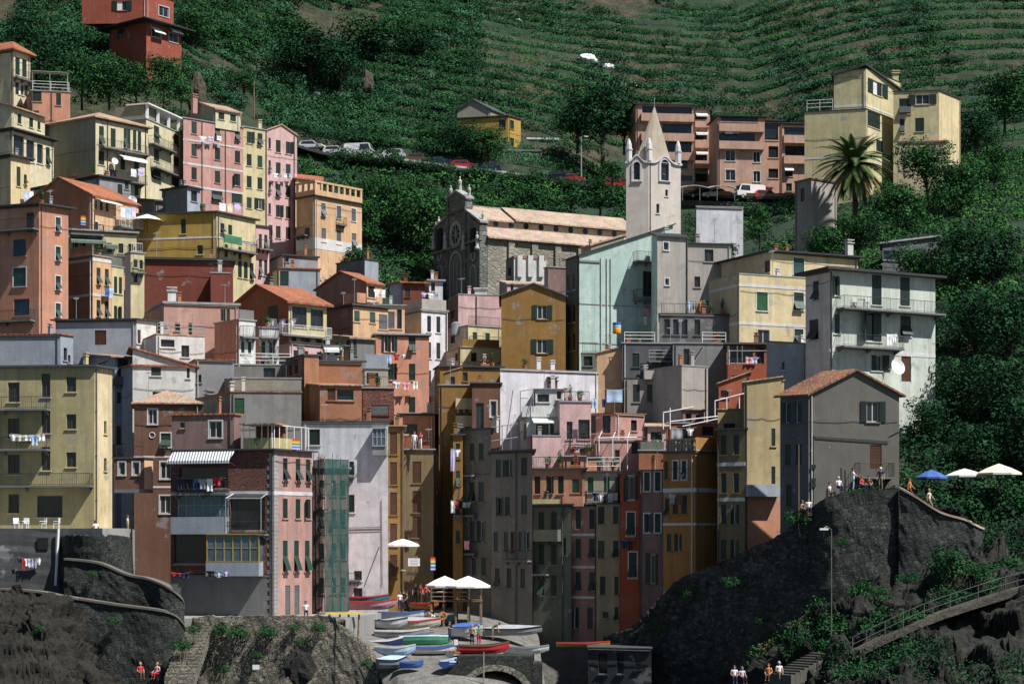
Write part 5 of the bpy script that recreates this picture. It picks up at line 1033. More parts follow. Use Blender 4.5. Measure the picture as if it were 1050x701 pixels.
# ------------------------------------------------------------------ walls of stone
def dense(pts, n=10, smooth=True):
    a = np.array([tuple(P(*p)) for p in pts])
    return [Vector(p) for p in (cr(a, np.linspace(0, len(a)-1, (len(a)-1)*n+1)) if smooth else a)]
def wall_ribbon(name, label, top, zb, th=.6, mat=None, coping=None, smooth=True, cat='stone wall', rough=.12, n=16):
    T = dense(top, n, smooth); m = MB(); k = len(T)
    def nor(i):
        d = T[min(i+1, k-1)]-T[max(i-1, 0)]; return Vector((d.y, -d.x, 0)).normalized()
    rows = 22; grid = []; rs = random.randint(0, 99)
    for i in range(k):
        nn = nor(i); col = []
        for j in range(rows+1):
            z = T[i].z+(zb-T[i].z)*j/rows; q = T[i]+nn*(.02*j+(rough*1.6*noise.noise(Vector((T[i].x*.5, T[i].y*.5+rs, z*.5)))+rough*.8*noise.noise(Vector((T[i].x*2.1, T[i].y*2.1+rs, z*2.6))))*(0 if j == 0 else 1)); col.append((q.x, q.y, z+(random.uniform(-.12, .08) if j == 0 and not coping else 0)))
        back = T[i]-nn*th; grid.append([(back.x, back.y, zb), (back.x, back.y, col[0][2])]+col)
    base = len(m.v); w = rows+3
    for c in grid: m.v += c
    for i in range(k-1):
        for j in range(w-1): q = base+i*w+j; m.f.append((q+1, q, q+w, q+w+1)[::-1] if False else (q, q+1, q+w+1, q+w)); m.m.append(0)
    m.f.append(tuple(base+j for j in range(w))); m.m.append(0); m.f.append(tuple(base+(k-1)*w+j for j in range(w))[::-1]); m.m.append(0)
    c0 = T[k//2]; root = tag(empty(name, (c0.x, c0.y, zb)), label, cat); m.build('wall', mat or M_stone, root)
    if coping:
        m = MB()
        for i in range(k-1):
            n0, n1 = nor(i), nor(i+1); a, b = T[i]+Vector((0, 0, .01)), T[i+1]+Vector((0, 0, .01)); h = Vector((0, 0, .16))
            p = [a+n0*.12, b+n1*.12, b-n1*(th+.08), a-n0*(th+.08)]; m.quad(*[x+h for x in p]); m.quad(p[0], p[1], p[1]+h, p[0]+h); m.quad(p[3]+h, p[2]+h, p[2], p[3])
        m.build('coping', coping, root)
    return root
M_cop = plaster('coping_stone', (.15, .14, .11), .6, .4)
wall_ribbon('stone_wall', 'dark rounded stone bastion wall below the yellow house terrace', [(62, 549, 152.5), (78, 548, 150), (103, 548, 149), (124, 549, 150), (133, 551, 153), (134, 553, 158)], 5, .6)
w = wall_ribbon('terrace_wall', 'flat grey terrace wall with a dark opening under the yellow house', [(-90, 541, 152.4), (20, 541, 152.4), (61.5, 541, 152.4)], 5, .5, plaster('plaster_terrace', (.075, .08, .08), .7, .8, .3), None, False)
m = MB(); a, b2 = P(38, 551, 152.2), P(49, 563, 152.2); m.box(((a.x+b2.x)/2, 152.28, (a.z+b2.z)/2), b2.x-a.x, .1, a.z-b2.z); m.build('opening', glassy('void_shade', (.004, .004, .005), .9), w).location -= Vector((0, 0, 0))  # black box painted as the unlit depth of an opening
m = MB(); m.tube([P(60, 542, 152.1), P(57, 600, 151.9)], .11, 6); m.build('drainpipe', M_white, w)
wall_ribbon('stone_wall', 'curved stone ramp wall between the bastion and the steps', [(66, 574, 148), (100, 578, 147.6), (130, 590, 147.2), (150, 594, 146.8), (172, 603, 146), (185, 614, 146.4), (188, 624, 148)], 4, .7, M_stone, M_cop)
wall_ribbon('stone_wall', 'long low sea wall with a pale sloping coping above the rocks', [(-120, 600, 146), (20, 606, 145), (62, 612, 144.4), (120, 621, 143.8), (170, 628, 143.4), (185, 638, 144.4), (190, 648, 147)], -1, .8, M_stone, M_cop)
wall_ribbon('quay_wall', 'sunlit rough quay wall with plant tufts below the corner house', [(194, 636, 149), (203, 632, 147.4), (260, 631, 147), (335, 631, 147), (347, 640, 146.8), (365, 652, 146.6), (380, 668, 146.4), (388, 695, 146.2), (392, 730, 146)], -1, .8, stone('quay_stone', (.16, .145, .11), 2.9, .45, 1.9), None)
wall_ribbon('cliff_wall', 'dark masonry retaining wall under the amber and tan houses', [(618, 652, 164), (650, 640, 160), (690, 598, 158.5), (740, 575, 155), (800, 547, 148.5), (826, 524, 146), (836, 516, 147)], 2, .7, stone('cliff_masonry', (.028, .032, .029), 1.7, .45, 3.4), None, rough=.34)  # dark stone colour carries much of this wall's shade
wall_ribbon('terrace_parapet', 'stone parapet wall on the cliff where people sit by the grey house', [(828, 524, 146.2), (836, 517, 145.5), (856, 507, 144.5), (900, 501, 144), (921, 502, 144.2), (926, 503, 146)], 5, .5, stone('parapet_stone', (.030, .034, .031), 2.6, .5, 2.6), None)
wall_ribbon('stair_parapet', 'sloping parapet with a bright pinkish coping on the cliff', [(922, 501, 143.6), (940, 511, 143.2), (960, 524, 143), (972, 529, 143), (990, 534, 143), (1003, 541, 143.2), (1008, 543, 147)], 7, .5, stone('parapet_stone', (0, 0, 0)), plaster('coping_rose', (.52, .36, .27), .3, .2))
# arch at the foot of the ramp
m = MB(); root = tag(empty('stone_arch', P(508, 690, 144)), 'low stone arch at the foot of the boat ramp below the red boat', 'arch')
c = P(508, 713, 144.5); n = 14; Rr = 2.35
for k in range(n):
    t0, t1 = math.pi*k/n, math.pi*(k+1)/n
    for r0, r1, y0 in ((Rr, Rr+.55, -.15),):
        p = [(math.cos(t)*r, math.sin(t)*r*.82) for t in (t0, t1) for r in (r0, r1)]
        f4 = [Vector((c.x+x, c.y+y0, c.z+z)) for x, z in (p[0], p[1], p[3], p[2])]; bk = [q_+Vector((0, 3.2, 0)) for q_ in f4]; m.box8(f4+bk)
m.build('arch_ring', M_stone2, root); m = MB()
for k in range(n):
    t0, t1 = math.pi*k/n, math.pi*(k+1)/n; zt_ = c.z+Rr*.82+1.1
    p = [Vector((c.x+math.cos(t)*(Rr+.5), c.y, c.z+math.sin(t)*(Rr+.5)*.82)) for t in (t0, t1)]
    m.quad(p[0], Vector((p[0].x, c.y, zt_)), Vector((p[1].x, c.y, zt_)), p[1]); m.quad(Vector((p[0].x, c.y, zt_)), Vector((p[0].x, c.y+3, zt_)), Vector((p[1].x, c.y+3, zt_)), Vector((p[1].x, c.y, zt_)))
for sx in (-1, 1): m.box((c.x+sx*(Rr+.85), c.y+1.5, c.z-1+Rr*.3), .75, 3.0, Rr*.82+3.6)
m.build('wall', M_stone, root); m = MB(); m.box((c.x, c.y+3.05, c.z), 6, .1, 6); m.build('back_wall', M_stone, root)
# steps on the left and on the right
def steps(name, label, a, b, n, w, mat, into=.5, parapet=False):
    a, b = P(*a), P(*b); m = MB(); root = tag(empty(name, tuple(a.lerp(b, .5))), label, 'stairs')
    d = (b-a); h = Vector((d.x, d.y, 0)).normalized(); s_ = Vector((-h.y, h.x, 0))
    for k in range(n):
        p = a+d*(k+.5)/n; m.box8([p+h*x*(d.to_2d().length/n*.5+.02)+s_*y*w/2+Vector((0, 0, z)) for z in (-.9-k*.002, 0) for x, y in ((-1, -1), (1, -1), (1, 1), (-1, 1))])
    m.build('steps', mat, root); return root
steps('stone_steps', 'stone steps climbing beside the quay wall', (184, 694, 139.5), (203, 640, 147.5), 16, 2.2, M_stone2)
steps('stone_steps', 'rock cut steps at the bottom of the right cliff', (800, 692, 131), (845, 668, 134), 10, 2.0, plain('step_rock', (.08, .075, .06), .9))
# path with railing across the lower right rocks
pp = dense([(872, 668, 131.0), (905, 652, 131.2), (945, 634, 131.6), (1000, 615, 132), (1060, 598, 132.6), (1150, 580, 133)], 8)
m = MB()
for i in range(len(pp)-1):
    a, b = pp[i], pp[i+1]; m.box8([a+Vector((0, -.9, -.5)), b+Vector((0, -.9, -.5)), b+Vector((0, .9, -.5)), a+Vector((0, .9, -.5)), a+Vector((0, -.9, .0)), b+Vector((0, -.9, .0)), b+Vector((0, .9, .0)), a+Vector((0, .9, .0))])
tag(m.build('path', rock('path_rock', (.10, .09, .07), (.17, .15, .115))), kind='structure')
m = MB(); root = tag(empty('path_railing', tuple(pp[10])), 'pale metal railing along the rock path on the lower right', 'railing'); up = Vector((0, 0, 1))
q2 = [p+Vector((0, -.8, 0)) for p in pp]
for hgt in (.55, 1.05): m.tube([p+up*hgt for p in q2], .022, 5)
m.build('rail', plain('old_rail', (.10, .10, .095), .7), root); 
for i in range(0, len(q2), 4): m = MB(); m.bar(q2[i]-up*.1, q2[i]+up*1.08, .07); m.build('post', plain('old_rail', (0, 0, 0)), root)
# ------------------------------------------------------------------ road across the hill
rp = dense([(240, 128, 301), (330, 158.5, 300), (400, 166, 300), (460, 174, 300), (520, 181, 300), (575, 188.5, 300), (640, 197, 299), (700, 201, 294), (770, 204.5, 288), (830, 204, 286)], 6)
m = MB()
for i in range(len(rp)-1):
    a, b = rp[i], rp[i+1]; m.box8([a+Vector((0, -2.6, -.4)), b+Vector((0, -2.6, -.4)), b+Vector((0, 3.4, -.4)), a+Vector((0, 3.4, -.4)), a+Vector((0, -2.6, 0)), b+Vector((0, -2.6, 0)), b+Vector((0, 3.4, 0)), a+Vector((0, 3.4, 0))])
tag(m.build('road', plain('asphalt', (.06, .06, .062), .9)), kind='structure')
m = MB()
for i in range(8, 26):
    a, b = rp[i]+Vector((0, -2.5, .004)), rp[i+1]+Vector((0, -2.5, .004)); m.box8([a, b, b+Vector((0, .35, 0)), a+Vector((0, .35, 0)), a+up*.3, b+up*.3, b+Vector((0, .35, .3)), a+Vector((0, .35, .3))])
c0 = rp[14]; root = tag(empty('road_kerb', tuple(c0)), 'pale low kerb wall along the hillside road with parked cars', 'kerb'); m.build('wall', M_trim, root)
m = MB()
for i in range(42, 52):
    a, b = rp[i]+Vector((0, -2.5, .004)), rp[i+1]+Vector((0, -2.5, .004)); m.box8([a, b, b+Vector((0, .35, 0)), a+Vector((0, .35, 0)), a+up*.5, b+up*.5, b+Vector((0, .35, .5)), a+Vector((0, .35, .5))])
root = tag(empty('road_kerb', tuple(rp[46])), 'orange topped parapet along the car park above the lilac building', 'kerb'); m.build('wall', WALLM('sienna'), root)
wall_ribbon('car_park_wall', 'dark stone wall holding up the car park above the lilac building', [(690, 203.5, 291), (730, 205.5, 287.6), (770, 207, 284.6), (830, 207, 283)], g1(35, 283)-6, .5, stone('terrace_stone', (.10, .095, .08), 1.8, .5, 1.8), None, False)
def lump(name, px, py, Y, sx, sz, mat, label, cat, seed):
    p = P(px, py, Y); m = bmesh.new(); bmesh.ops.create_icosphere(m, subdivisions=3, radius=1)
    for v in m.verts: n_ = noise.noise(v.co*1.3+Vector((seed, 0, 0)))*.5+noise.noise(v.co*3.1+Vector((0, seed, 0)))*.25; v.co = Vector((v.co.x*sx, v.co.y*sx*.7, v.co.z*sz))*(1+n_)
    me = bpy.data.meshes.new(name); m.to_mesh(me); m.free(); me.materials.append(mat); o = bpy.data.objects.new(name, me); COL.objects.link(o); o.location = p; tag(o, label, cat)
for i, (px, py, s, lab) in enumerate([(604, 61, 1.5, 'long white plastic sheet heap highest on the vine terraces'), (624, 69, 1.1, 'white sheet heap second from the top on the vine terraces'), (640, 87, .9, 'white sheet heap above the left side of the apartments'), (651, 88, .9, 'white sheet heap just right of another above the apartments'), (532, 21, .5, 'small white sheet near the top of the hill'), (325, 96, .5, 'small white sheet below the trees on the left hill')]):
    q = P(px, py, 318)
    for Yt in np.arange(306, 400, .5):
        q = P(px, py, Yt)
        if g1(q.x, q.y) > q.z: break
    lump('white_sheet', px, py, q.y-1.2, s*1.15, s*.6, plain('white_plastic', (.75, .75, .75), .6), lab, 'plastic sheet', i*3.1)
lump('boulder', 307, 684, 145.2, 1.0, 1.3, M_rock, 'dark boulder at the foot of the quay wall', 'boulder', 4.4)
lump('rock_outcrop', 202, 98, 285, 1.2, 3.0, rock('pale_rock', (.08, .068, .048), (.15, .125, .09)), 'tan rock outcrop above the olive attic', 'rock', 7.7)
lump('rock_outcrop', 377, 84, 324, 1.0, 2.0, rock('pale_rock', (0, 0, 0), (0, 0, 0)), 'pale standing rock in the middle of the hill', 'rock', 9.1)
# ------------------------------------------------------------------ church
def church():
    Y = 255; C = P(500, 242, Y); a = R(27); ux, uy = math.cos(a), math.sin(a)
    def ext(px, dx, dy): k = (px-CX)/F; t = (k*C.y-C.x)/(dx-k*dy); return t
    Wd = ext(452, -math.sin(a), math.cos(a)); Ln = ext(664, ux, uy)
    def q(u, v, z): return Vector((C.x+ux*u-uy*v, C.y+uy*u+ux*v, z))
    z0 = g1(C.x, C.y)-2; zA = C.z
    root = tag(empty('church', (C.x, C.y, z0)), 'stone church with a rose window front and long pale tiled roofs', 'church')
    zs = lambda py: CZ+(CY-py)/F*Y
    m = MB(); aw = Wd*.24; zc0, zc1 = zs(228), zs(220.5)     # aisle, clerestory
    m.quad(q(0, 0, z0), q(Ln, 0, z0), q(Ln, 0, zA), q(0, 0, zA)); m.quad(q(Ln, 0, z0), q(Ln, Wd, z0), q(Ln, Wd, zA), q(Ln, 0, zA)); m.quad(q(Ln, Wd, z0), q(0, Wd, z0), q(0, Wd, zA), q(Ln, Wd, zA)); m.quad(q(0, Wd, z0), q(0, 0, z0), q(0, 0, zA), q(0, Wd, zA))
    m.poly([q(Ln, 0, zA), q(Ln, aw, zA), q(Ln, aw, zc0)]); m.build('side_wall', M_ashlar, root)
    m = MB(); n = 7; step = Ln/n
    for k in range(n): b = q(step*(k+.5), -.12, 0); m.box8([q(step*(k+.85), -.45, z0), q(step*(k+.85)+.9, -.45, z0), q(step*(k+.85)+.9, .0, z0), q(step*(k+.85), .0, z0), q(step*(k+.85), -.3, zA-.4), q(step*(k+.85)+.9, -.3, zA-.4), q(step*(k+.85)+.9, 0, zA-.4), q(step*(k+.85), 0, zA-.4)])
    m.build('buttress', M_ashlar, root)
    M_cl = plaster('clerestory_plaster', (.52, .46, .34), .4, .5)
    m = MB(); m.quad(q(0, aw, zA), q(Ln, aw, zA), q(Ln, aw, zc1), q(0, aw, zc1)); m.quad(q(0, Wd-aw, zA), q(Ln, Wd-aw, zA), q(Ln, Wd-aw, zc1), q(0, Wd-aw, zc1))
    zr = zc1+2.3; m.poly([q(Ln, aw, zA), q(Ln, Wd-aw, zA), q(Ln, Wd-aw, zc1), q(Ln, Wd/2, zr), q(Ln, aw, zc1)]); m.build('clerestory', M_cl, root)
    for k in range(9):                                    # little round openings
        m = MB(); c = q(3+k*(Ln-4)/9, aw-.03, (zc0+zc1)/2+.1); d = Vector((ux, uy, 0)); m.poly([c+d*math.cos(t)*.42+Vector((0, 0, math.sin(t)*.42)) for t in [2*math.pi*j/12 for j in range(12)]]); m.build('oculus', M_pane, root)
    def roofm(u0, u1, v0, zv0, v1, zv1, nm):
        m = MB(); p = [q(u0, v0, zv0), q(u1, v0, zv0), q(u1, v1, zv1), q(u0, v1, zv1)]; m.box8([x-Vector((0, 0, .2)) for x in p]+p); m.build(nm, ROOFM['pale'], root)
    roofm(-.1, Ln+.3, -.55, zA-.15, aw+.01, zc0+.1, 'aisle_roof')
    roofm(.2, 5.6, aw-.5, zc1+.05, Wd/2, zr+.1, 'nave_roof'); roofm(5.8, Ln+.3, aw-.55, zc1+.25, Wd/2, zr+.4, 'nave_roof'); roofm(.2, Ln+.3, Wd-aw+.5, zc1, Wd/2+.02, zr+.3, 'nave_roof')
    # front: a thick shaped gable wall
    zA_, F0, F1 = zs, -.05, -1.0
    cb0, cb1 = Wd*.30, Wd*.72
    kz = lambda v, py: CZ+(CY-py)/F*q(0, v, 0).y
    prof = [(0, z0), (0, kz(0, 229)), (cb0*.55, kz(0, 224)), (cb0, kz(cb0, 217)), (cb0, kz(cb0, 205)), (Wd*.51, kz(Wd*.5, 197.5)), (cb1, kz(cb1, 206)), (cb1, kz(cb1, 224)), (cb1+(Wd-cb1)*.5, kz(Wd, 230)), (Wd, kz(Wd, 236)), (Wd, z0)]
    m = MB(); fr = [q(F1, v, z) for v, z in prof]; bk = [q(F0, v, z) for v, z in prof]
    m.poly(fr); m.poly(bk[::-1])
    for i in range(len(prof)): j = (i+1) % len(prof); m.quad(fr[j], fr[i], bk[i], bk[j])
    m.build('facade', M_church, root)
    vd = Vector((-uy, ux, 0)); od = Vector((-ux, -uy, 0))
    def ring(v, z, r, w, name, mat, arch=False, base=None):
        m = MB(); c = q(F1-.02, v, z); n = 24; rg = range(n) if not arch else range(n//2)
        for k in rg:
            t0, t1 = 2*math.pi*k/n, 2*math.pi*(k+1)/n
            p = [c+vd*math.cos(t)*rr+Vector((0, 0, math.sin(t)*rr)) for t in (t0, t1) for rr in (r, r+w)]; f4 = [p[0], p[1], p[3], p[2]]; m.box8([x+od*.16 for x in f4]+[x+od*.0 for x in f4])
        if arch:
            for sg in (-1, 1):
                p = [c+vd*sg*r, c+vd*sg*(r+w)]; m.box8([x+od*.16+Vector((0, 0, -base)) for x in p]+[x+Vector((0, 0, -base)) for x in p[::-1]]+[x+od*.16 for x in p]+[x for x in p[::-1]])
        o = m.build(name, mat, root); return o, c
    def discm(v, z, r, mat, name, parent, arch=False, base=0, off=.03):
        m = MB(); c = q(F1-off, v, z); pts = [c+vd*math.cos(t)*r+Vector((0, 0, math.sin(t)*r)) for t in [(math.pi if arch else 2*math.pi)*j/20 for j in range(21 if arch else 20)]]
        if arch: pts += [c-vd*r-Vector((0, 0, base)), c+vd*r-Vector((0, 0, base))]
        m.poly(pts[::-1]); m.build(name, mat, parent)
    M_lt = plaster('church_marble', (.36, .36, .34), .5, .5)
    vm = Wd*.515; zr_ = kz(vm, 241)
    o, c = ring(vm, zr_, 1.35, .5, 'rose_window', M_lt); discm(vm, zr_, 1.4, M_pane, 'pane', o)
    m = MB()
    for k in range(8): t = math.pi*k/4; m.bar(c+od*.08, c+od*.08+vd*math.cos(t)*1.38+Vector((0, 0, math.sin(t)*1.38)), .14)
    m.build('tracery', M_lt, o)
    discm(vm, zr_, 1.84+.5, plaster('church_panel', (.17, .17, .165), .5, .4), 'panel', o, off=.012)
    o, c = ring(vm, kz(vm, 273), 1.7, .35, 'portal', M_lt, True, 5.0); discm(vm, kz(vm, 273), 1.7, plaster('church_panel', (0, 0, 0)), 'lunette', o, True, 5.0); 
    m = MB()
    for d_ in (-.55, .55): m.bar(c+vd*d_+od*.1+Vector((0, 0, -4)), c+vd*d_+od*.1+Vector((0, 0, .3)), .18)
    m.build('mullion', M_lt, o)
    for v in (Wd*.14, Wd*.87): o, c = ring(v, kz(v, 280), .85, .22, 'side_portal', M_lt, True, 4); discm(v, kz(v, 280), .85, plaster('church_panel', (0, 0, 0)), 'lunette', o, True, 4); ring(v, kz(v, 263), .5, .25, 'oculus', M_lt)
    for v in (Wd*.15, Wd*.86): m = MB(); c = q(F1-.03, v, kz(v, 247)); m.box(c, .5, 1.3, 3.2, a); m.build('niche', glassy('void_shade'), root)  # black box on the front paints the shade of a niche
    m = MB()
    for py, v0, v1 in ((255, 0, Wd), (219, cb0, cb1)):
        z = kz(vm, py); p = [q(F1-.3, v0-.1, z), q(F1+.1, v0-.1, z), q(F1+.1, v1+.1, z), q(F1-.3, v1+.1, z)][::-1]; m.box8(p+[x+Vector((0, 0, .35)) for x in p])
    m.build('cornice', M_church, root)
    for v in (.35, cb0+.35, cb1-.35, Wd-.35):
        m = MB(); zt2 = kz(v, 228) if v in (.35, Wd-.35) else kz(v, 207); p = [q(F1-.18, v-.33, z0), q(F1+.05, v-.33, z0), q(F1+.05, v+.33, z0), q(F1-.18, v+.33, z0)][::-1]; m.box8(p+[Vector((x.x, x.y, zt2)) for x in p]); m.build('pilaster', M_church, root)
    M_st = plaster('statue_marble', (.50, .49, .45), .4, .3)
    def statue(v, z, h, out=-.5):
        c = q(F1 if out is None else out, v, z); m = MB(); s_ = h/1.9
        m.lathe(c, [(.34*s_, -.35*s_), (.34*s_, 0), (.24*s_, .02), (.27*s_, .25*s_), (.19*s_, .8*s_), (.25*s_, 1.25*s_), (.21*s_, 1.42*s_), (.07*s_, 1.5*s_), (.07*s_, 1.55*s_), (.115*s_, 1.65*s_), (.11*s_, 1.78*s_), (.04*s_, 1.88*s_)], 9)
        for sg in (-1, 1): m.tube([c+vd*.22*s_*sg+Vector((0, 0, 1.35*s_)), c+vd*.30*s_*sg+Vector((0, 0, 1.0*s_)), c+vd*.12*s_*sg+od*.22*s_+Vector((0, 0, .95*s_))], .065*s_, 6)
        m.build('statue', M_st, root, smooth=True)
    statue(Wd*.51, kz(Wd*.5, 196.5), 2.1); statue(cb0+.2, kz(cb0, 203.5), 1.9); statue(cb1-.2, kz(cb1, 204.5), 1.9); statue(.4, kz(0, 228), 1.7); statue(Wd-.4, kz(Wd, 235), 1.7)
    for v in (.4, cb0+.2, cb1-.2, Wd-.4): statue(v, kz(v, 254), 2.1, F1-.35)
    m = MB()
    for v0, z_0, v1, z_1 in ((cb0-.2, kz(cb0, 204.5), Wd*.51, kz(Wd*.5, 197.2)), (Wd*.51, kz(Wd*.5, 197.2), cb1+.2, kz(cb1, 205.5)), (-.2, kz(0, 229), cb0, kz(cb0, 217)), (cb1, kz(cb1, 224), Wd+.2, kz(Wd, 236))):
        p = [q(F1-.2, v0, z_0), q(F0+.1, v0, z_0), q(F0+.1, v1, z_1), q(F1-.2, v1, z_1)][::-1]; m.box8(p+[x+Vector((0, 0, .28)) for x in p])
    m.build('gable_coping', M_lt, root)
church()
t = H('belltower', 'pale bell tower with arched openings and a pointed spire', 642, 665, 698, 250, 166, 'beige', 24, wallm=plaster('tower_plaster', (.64, .56, .49), .25, .35, .02), roof='terrace', rmat='grey', ov=.12, bot=260, thl=8, cat='bell tower', name='bell_tower',
  W=[(653, 177, 6.5, 15, 'n'), (681.5, 177, 8, 17, 'n'), (683.5, 198, 2.6, 7, 'n'), (674.5, 214, 3, 10, 'n')])
def tower(t):
    fl, fr = t.fl, t.fr; z = t.z1; Mt = t.wm
    for f, px, w_, tz in ((fl, 653, 6.5, 169.5), (fr, 681.5, 8, 168.5)):
        u, zz = f.uz(px, tz); r = (f.u(px+w_/2)-f.u(px-w_/2))/2; n = 12; m = MB()
        m.poly([f.p(u+math.cos(math.pi*j/n)*r, zz+math.sin(math.pi*j/n)*r, .012) for j in range(n+1)]); m.build('arch_head', glassy('void_shade'), t.root); m = MB()  # black half disc paints the dark inside of the arch
        for j in range(n):
            a0, a1 = math.pi*j/n, math.pi*(j+1)/n; p = [f.p(u+math.cos(a)*q, zz+math.sin(a)*q, 0) for a, q in ((a0, r), (a0, r+.28), (a1, r+.28), (a1, r))]; nn = f.n.to_3d(); m.box8([x+nn*.13 for x in p]+[x for x in p])
        for s_ in (-1, 1): u0 = u+s_*(r+.14); f.bx(m, u0-.14, u0+.14, f.uz(px, 185.5)[1], zz, 0, .12)
        f.bx(m, u-r-.3, u+r+.3, f.uz(px, 186.5)[1], f.uz(px, 185.4)[1], 0, .2)
        m.build('arch_surround', M_trim, t.root)
        m = MB(); c = f.p(u, zz-.9, -.6); m.lathe(c, [(.5, -.5), (.42, -.3), (.3, .2), (.12, .45)], 10); m.build('bell', plain('bronze', (.05, .045, .03), .5, .6), t.root)
        # curved cornice: humped over the opening
        m = MB(); n = 16
        for j in range(n):
            def cz(s): return z-.15+.95*math.exp(-((s-u)/(r*1.5))**2)
            u0, u1 = -.12+(f.len+.24)*j/n, -.12+(f.len+.24)*(j+1)/n
            p = [f.p(u0, cz(u0), .22), f.p(u1, cz(u1), .22), f.p(u1, cz(u1), -.3), f.p(u0, cz(u0), -.3)]; m.box8(p+[x+Vector((0, 0, .25)) for x in p])
            f.bx(m, max(0, u0), min(f.len, u1), z, min(cz(u0), cz(u1))+.05, -.2, -.003)
        m.build('cornice', M_trim, t.root)
    ctr = (t.L+t.R)/2; C = t.C; a = [t.C, t.R, t.B, t.L]; Ms = plaster('spire_plaster', (.50, .42, .32), .4, .5)
    m = MB(); base = [ctr+(p-ctr)*.66+Vector((0, 0, .1)) for p in a]; ap = P(671, 108, ctr.y)
    mid = [p.lerp(base[(i+1) % 4], .5)+(p.lerp(base[(i+1) % 4], .5)-ctr)*.18 for i, p in enumerate(base)]
    oct_ = []
    for i in range(4): oct_ += [base[i], mid[i]]
    zb = [Vector((p.x, p.y, z+.12)) for p in oct_]
    for i in range(8): m.poly([zb[i], zb[(i+1) % 8], ap])
    m.build('spire', Ms, t.root); m = MB(); m.bar(ap-Vector((0, 0, .3)), ap+Vector((0, 0, 1.0)), .1); m.build('finial', M_steel, t.root)
    for p in a:
        c = ctr+(p-ctr)*.9; m = MB(); m.lathe((c.x, c.y, z+.1), [(.42, 0), (.42, 1.5), (.5, 1.52), (.5, 1.7), (.4, 1.72), (.36, 2.3), (.18, 2.9), (.03, 3.1)], 8); m.build('pinnacle', M_trim, t.root)
tower(t)
# ------------------------------------------------------------------ plants
L_dark = leaf('leaf_dark', (.008, .032, .016), (.018, .055, .022)); L_mid = leaf('leaf_green', (.016, .062, .024), (.034, .098, .034)); L_bright = leaf('leaf_fresh', (.036, .11, .028), (.062, .165, .04))
L_vine = leaf('leaf_vine', (.030, .10, .052), (.055, .15, .075)); L_palm = leaf('leaf_palm', (.045, .085, .03), (.095, .14, .05)); L_dry = leaf('leaf_dry', (.14, .09, .045), (.22, .15, .07))
M_bark = rock('bark', (.05, .038, .028), (.10, .08, .06), 2)
def leafquads(c, nrm, size, r=rng, asp=.6):
    """one small two-faced quad at every centre, turned mostly along nrm"""
    n = len(c); d = nrm+r.normal(0, .55, (n, 3)); d /= np.linalg.norm(d, axis=1, keepdims=True)+1e-9
    t = np.cross(d, r.normal(0, 1, (n, 3))); t /= np.linalg.norm(t, axis=1, keepdims=True)+1e-9; b = np.cross(d, t)
    s = (size*r.uniform(.6, 1.35, n))[:, None] if np.ndim(size) == 0 else (size*r.uniform(.6, 1.35, n))[:, None]
    v = np.stack([c-t*s*.5, c+b*s*asp*.5+d*s*.06, c+t*s*.5, c-b*s*asp*.5+d*s*.06], 1).reshape(-1, 3)
    return v, np.arange(4*n).reshape(-1, 4)
def crown_pts(lobes, per, r):
    C, Nn = [], []
    for (x, y, z, rx, ry, rz) in lobes:
        k = max(20, int(per*(rx*ry+rx*rz+ry*rz)/3)); d = r.normal(0, 1, (k, 3)); d /= np.linalg.norm(d, axis=1, keepdims=True)
        rad = r.uniform(.35, 1.0, (k, 1))**.45
        g = np.sin(d[:, :1]*5+x*3)*np.sin(d[:, 1:2]*6+y)*np.sin(d[:, 2:]*5+z*2); keep = (g[:, 0] > -.35+r.uniform(-.2, .2, k)) & (d[:, 2] > -.75)
        rad = rad*(1+.18*g); p = np.array([x, y, z])+d*rad*np.array([rx, ry, rz]); C.append(p[keep]); Nn.append((d*.8+np.array([0, 0, .45]))[keep])
    return np.concatenate(C), np.concatenate(Nn)
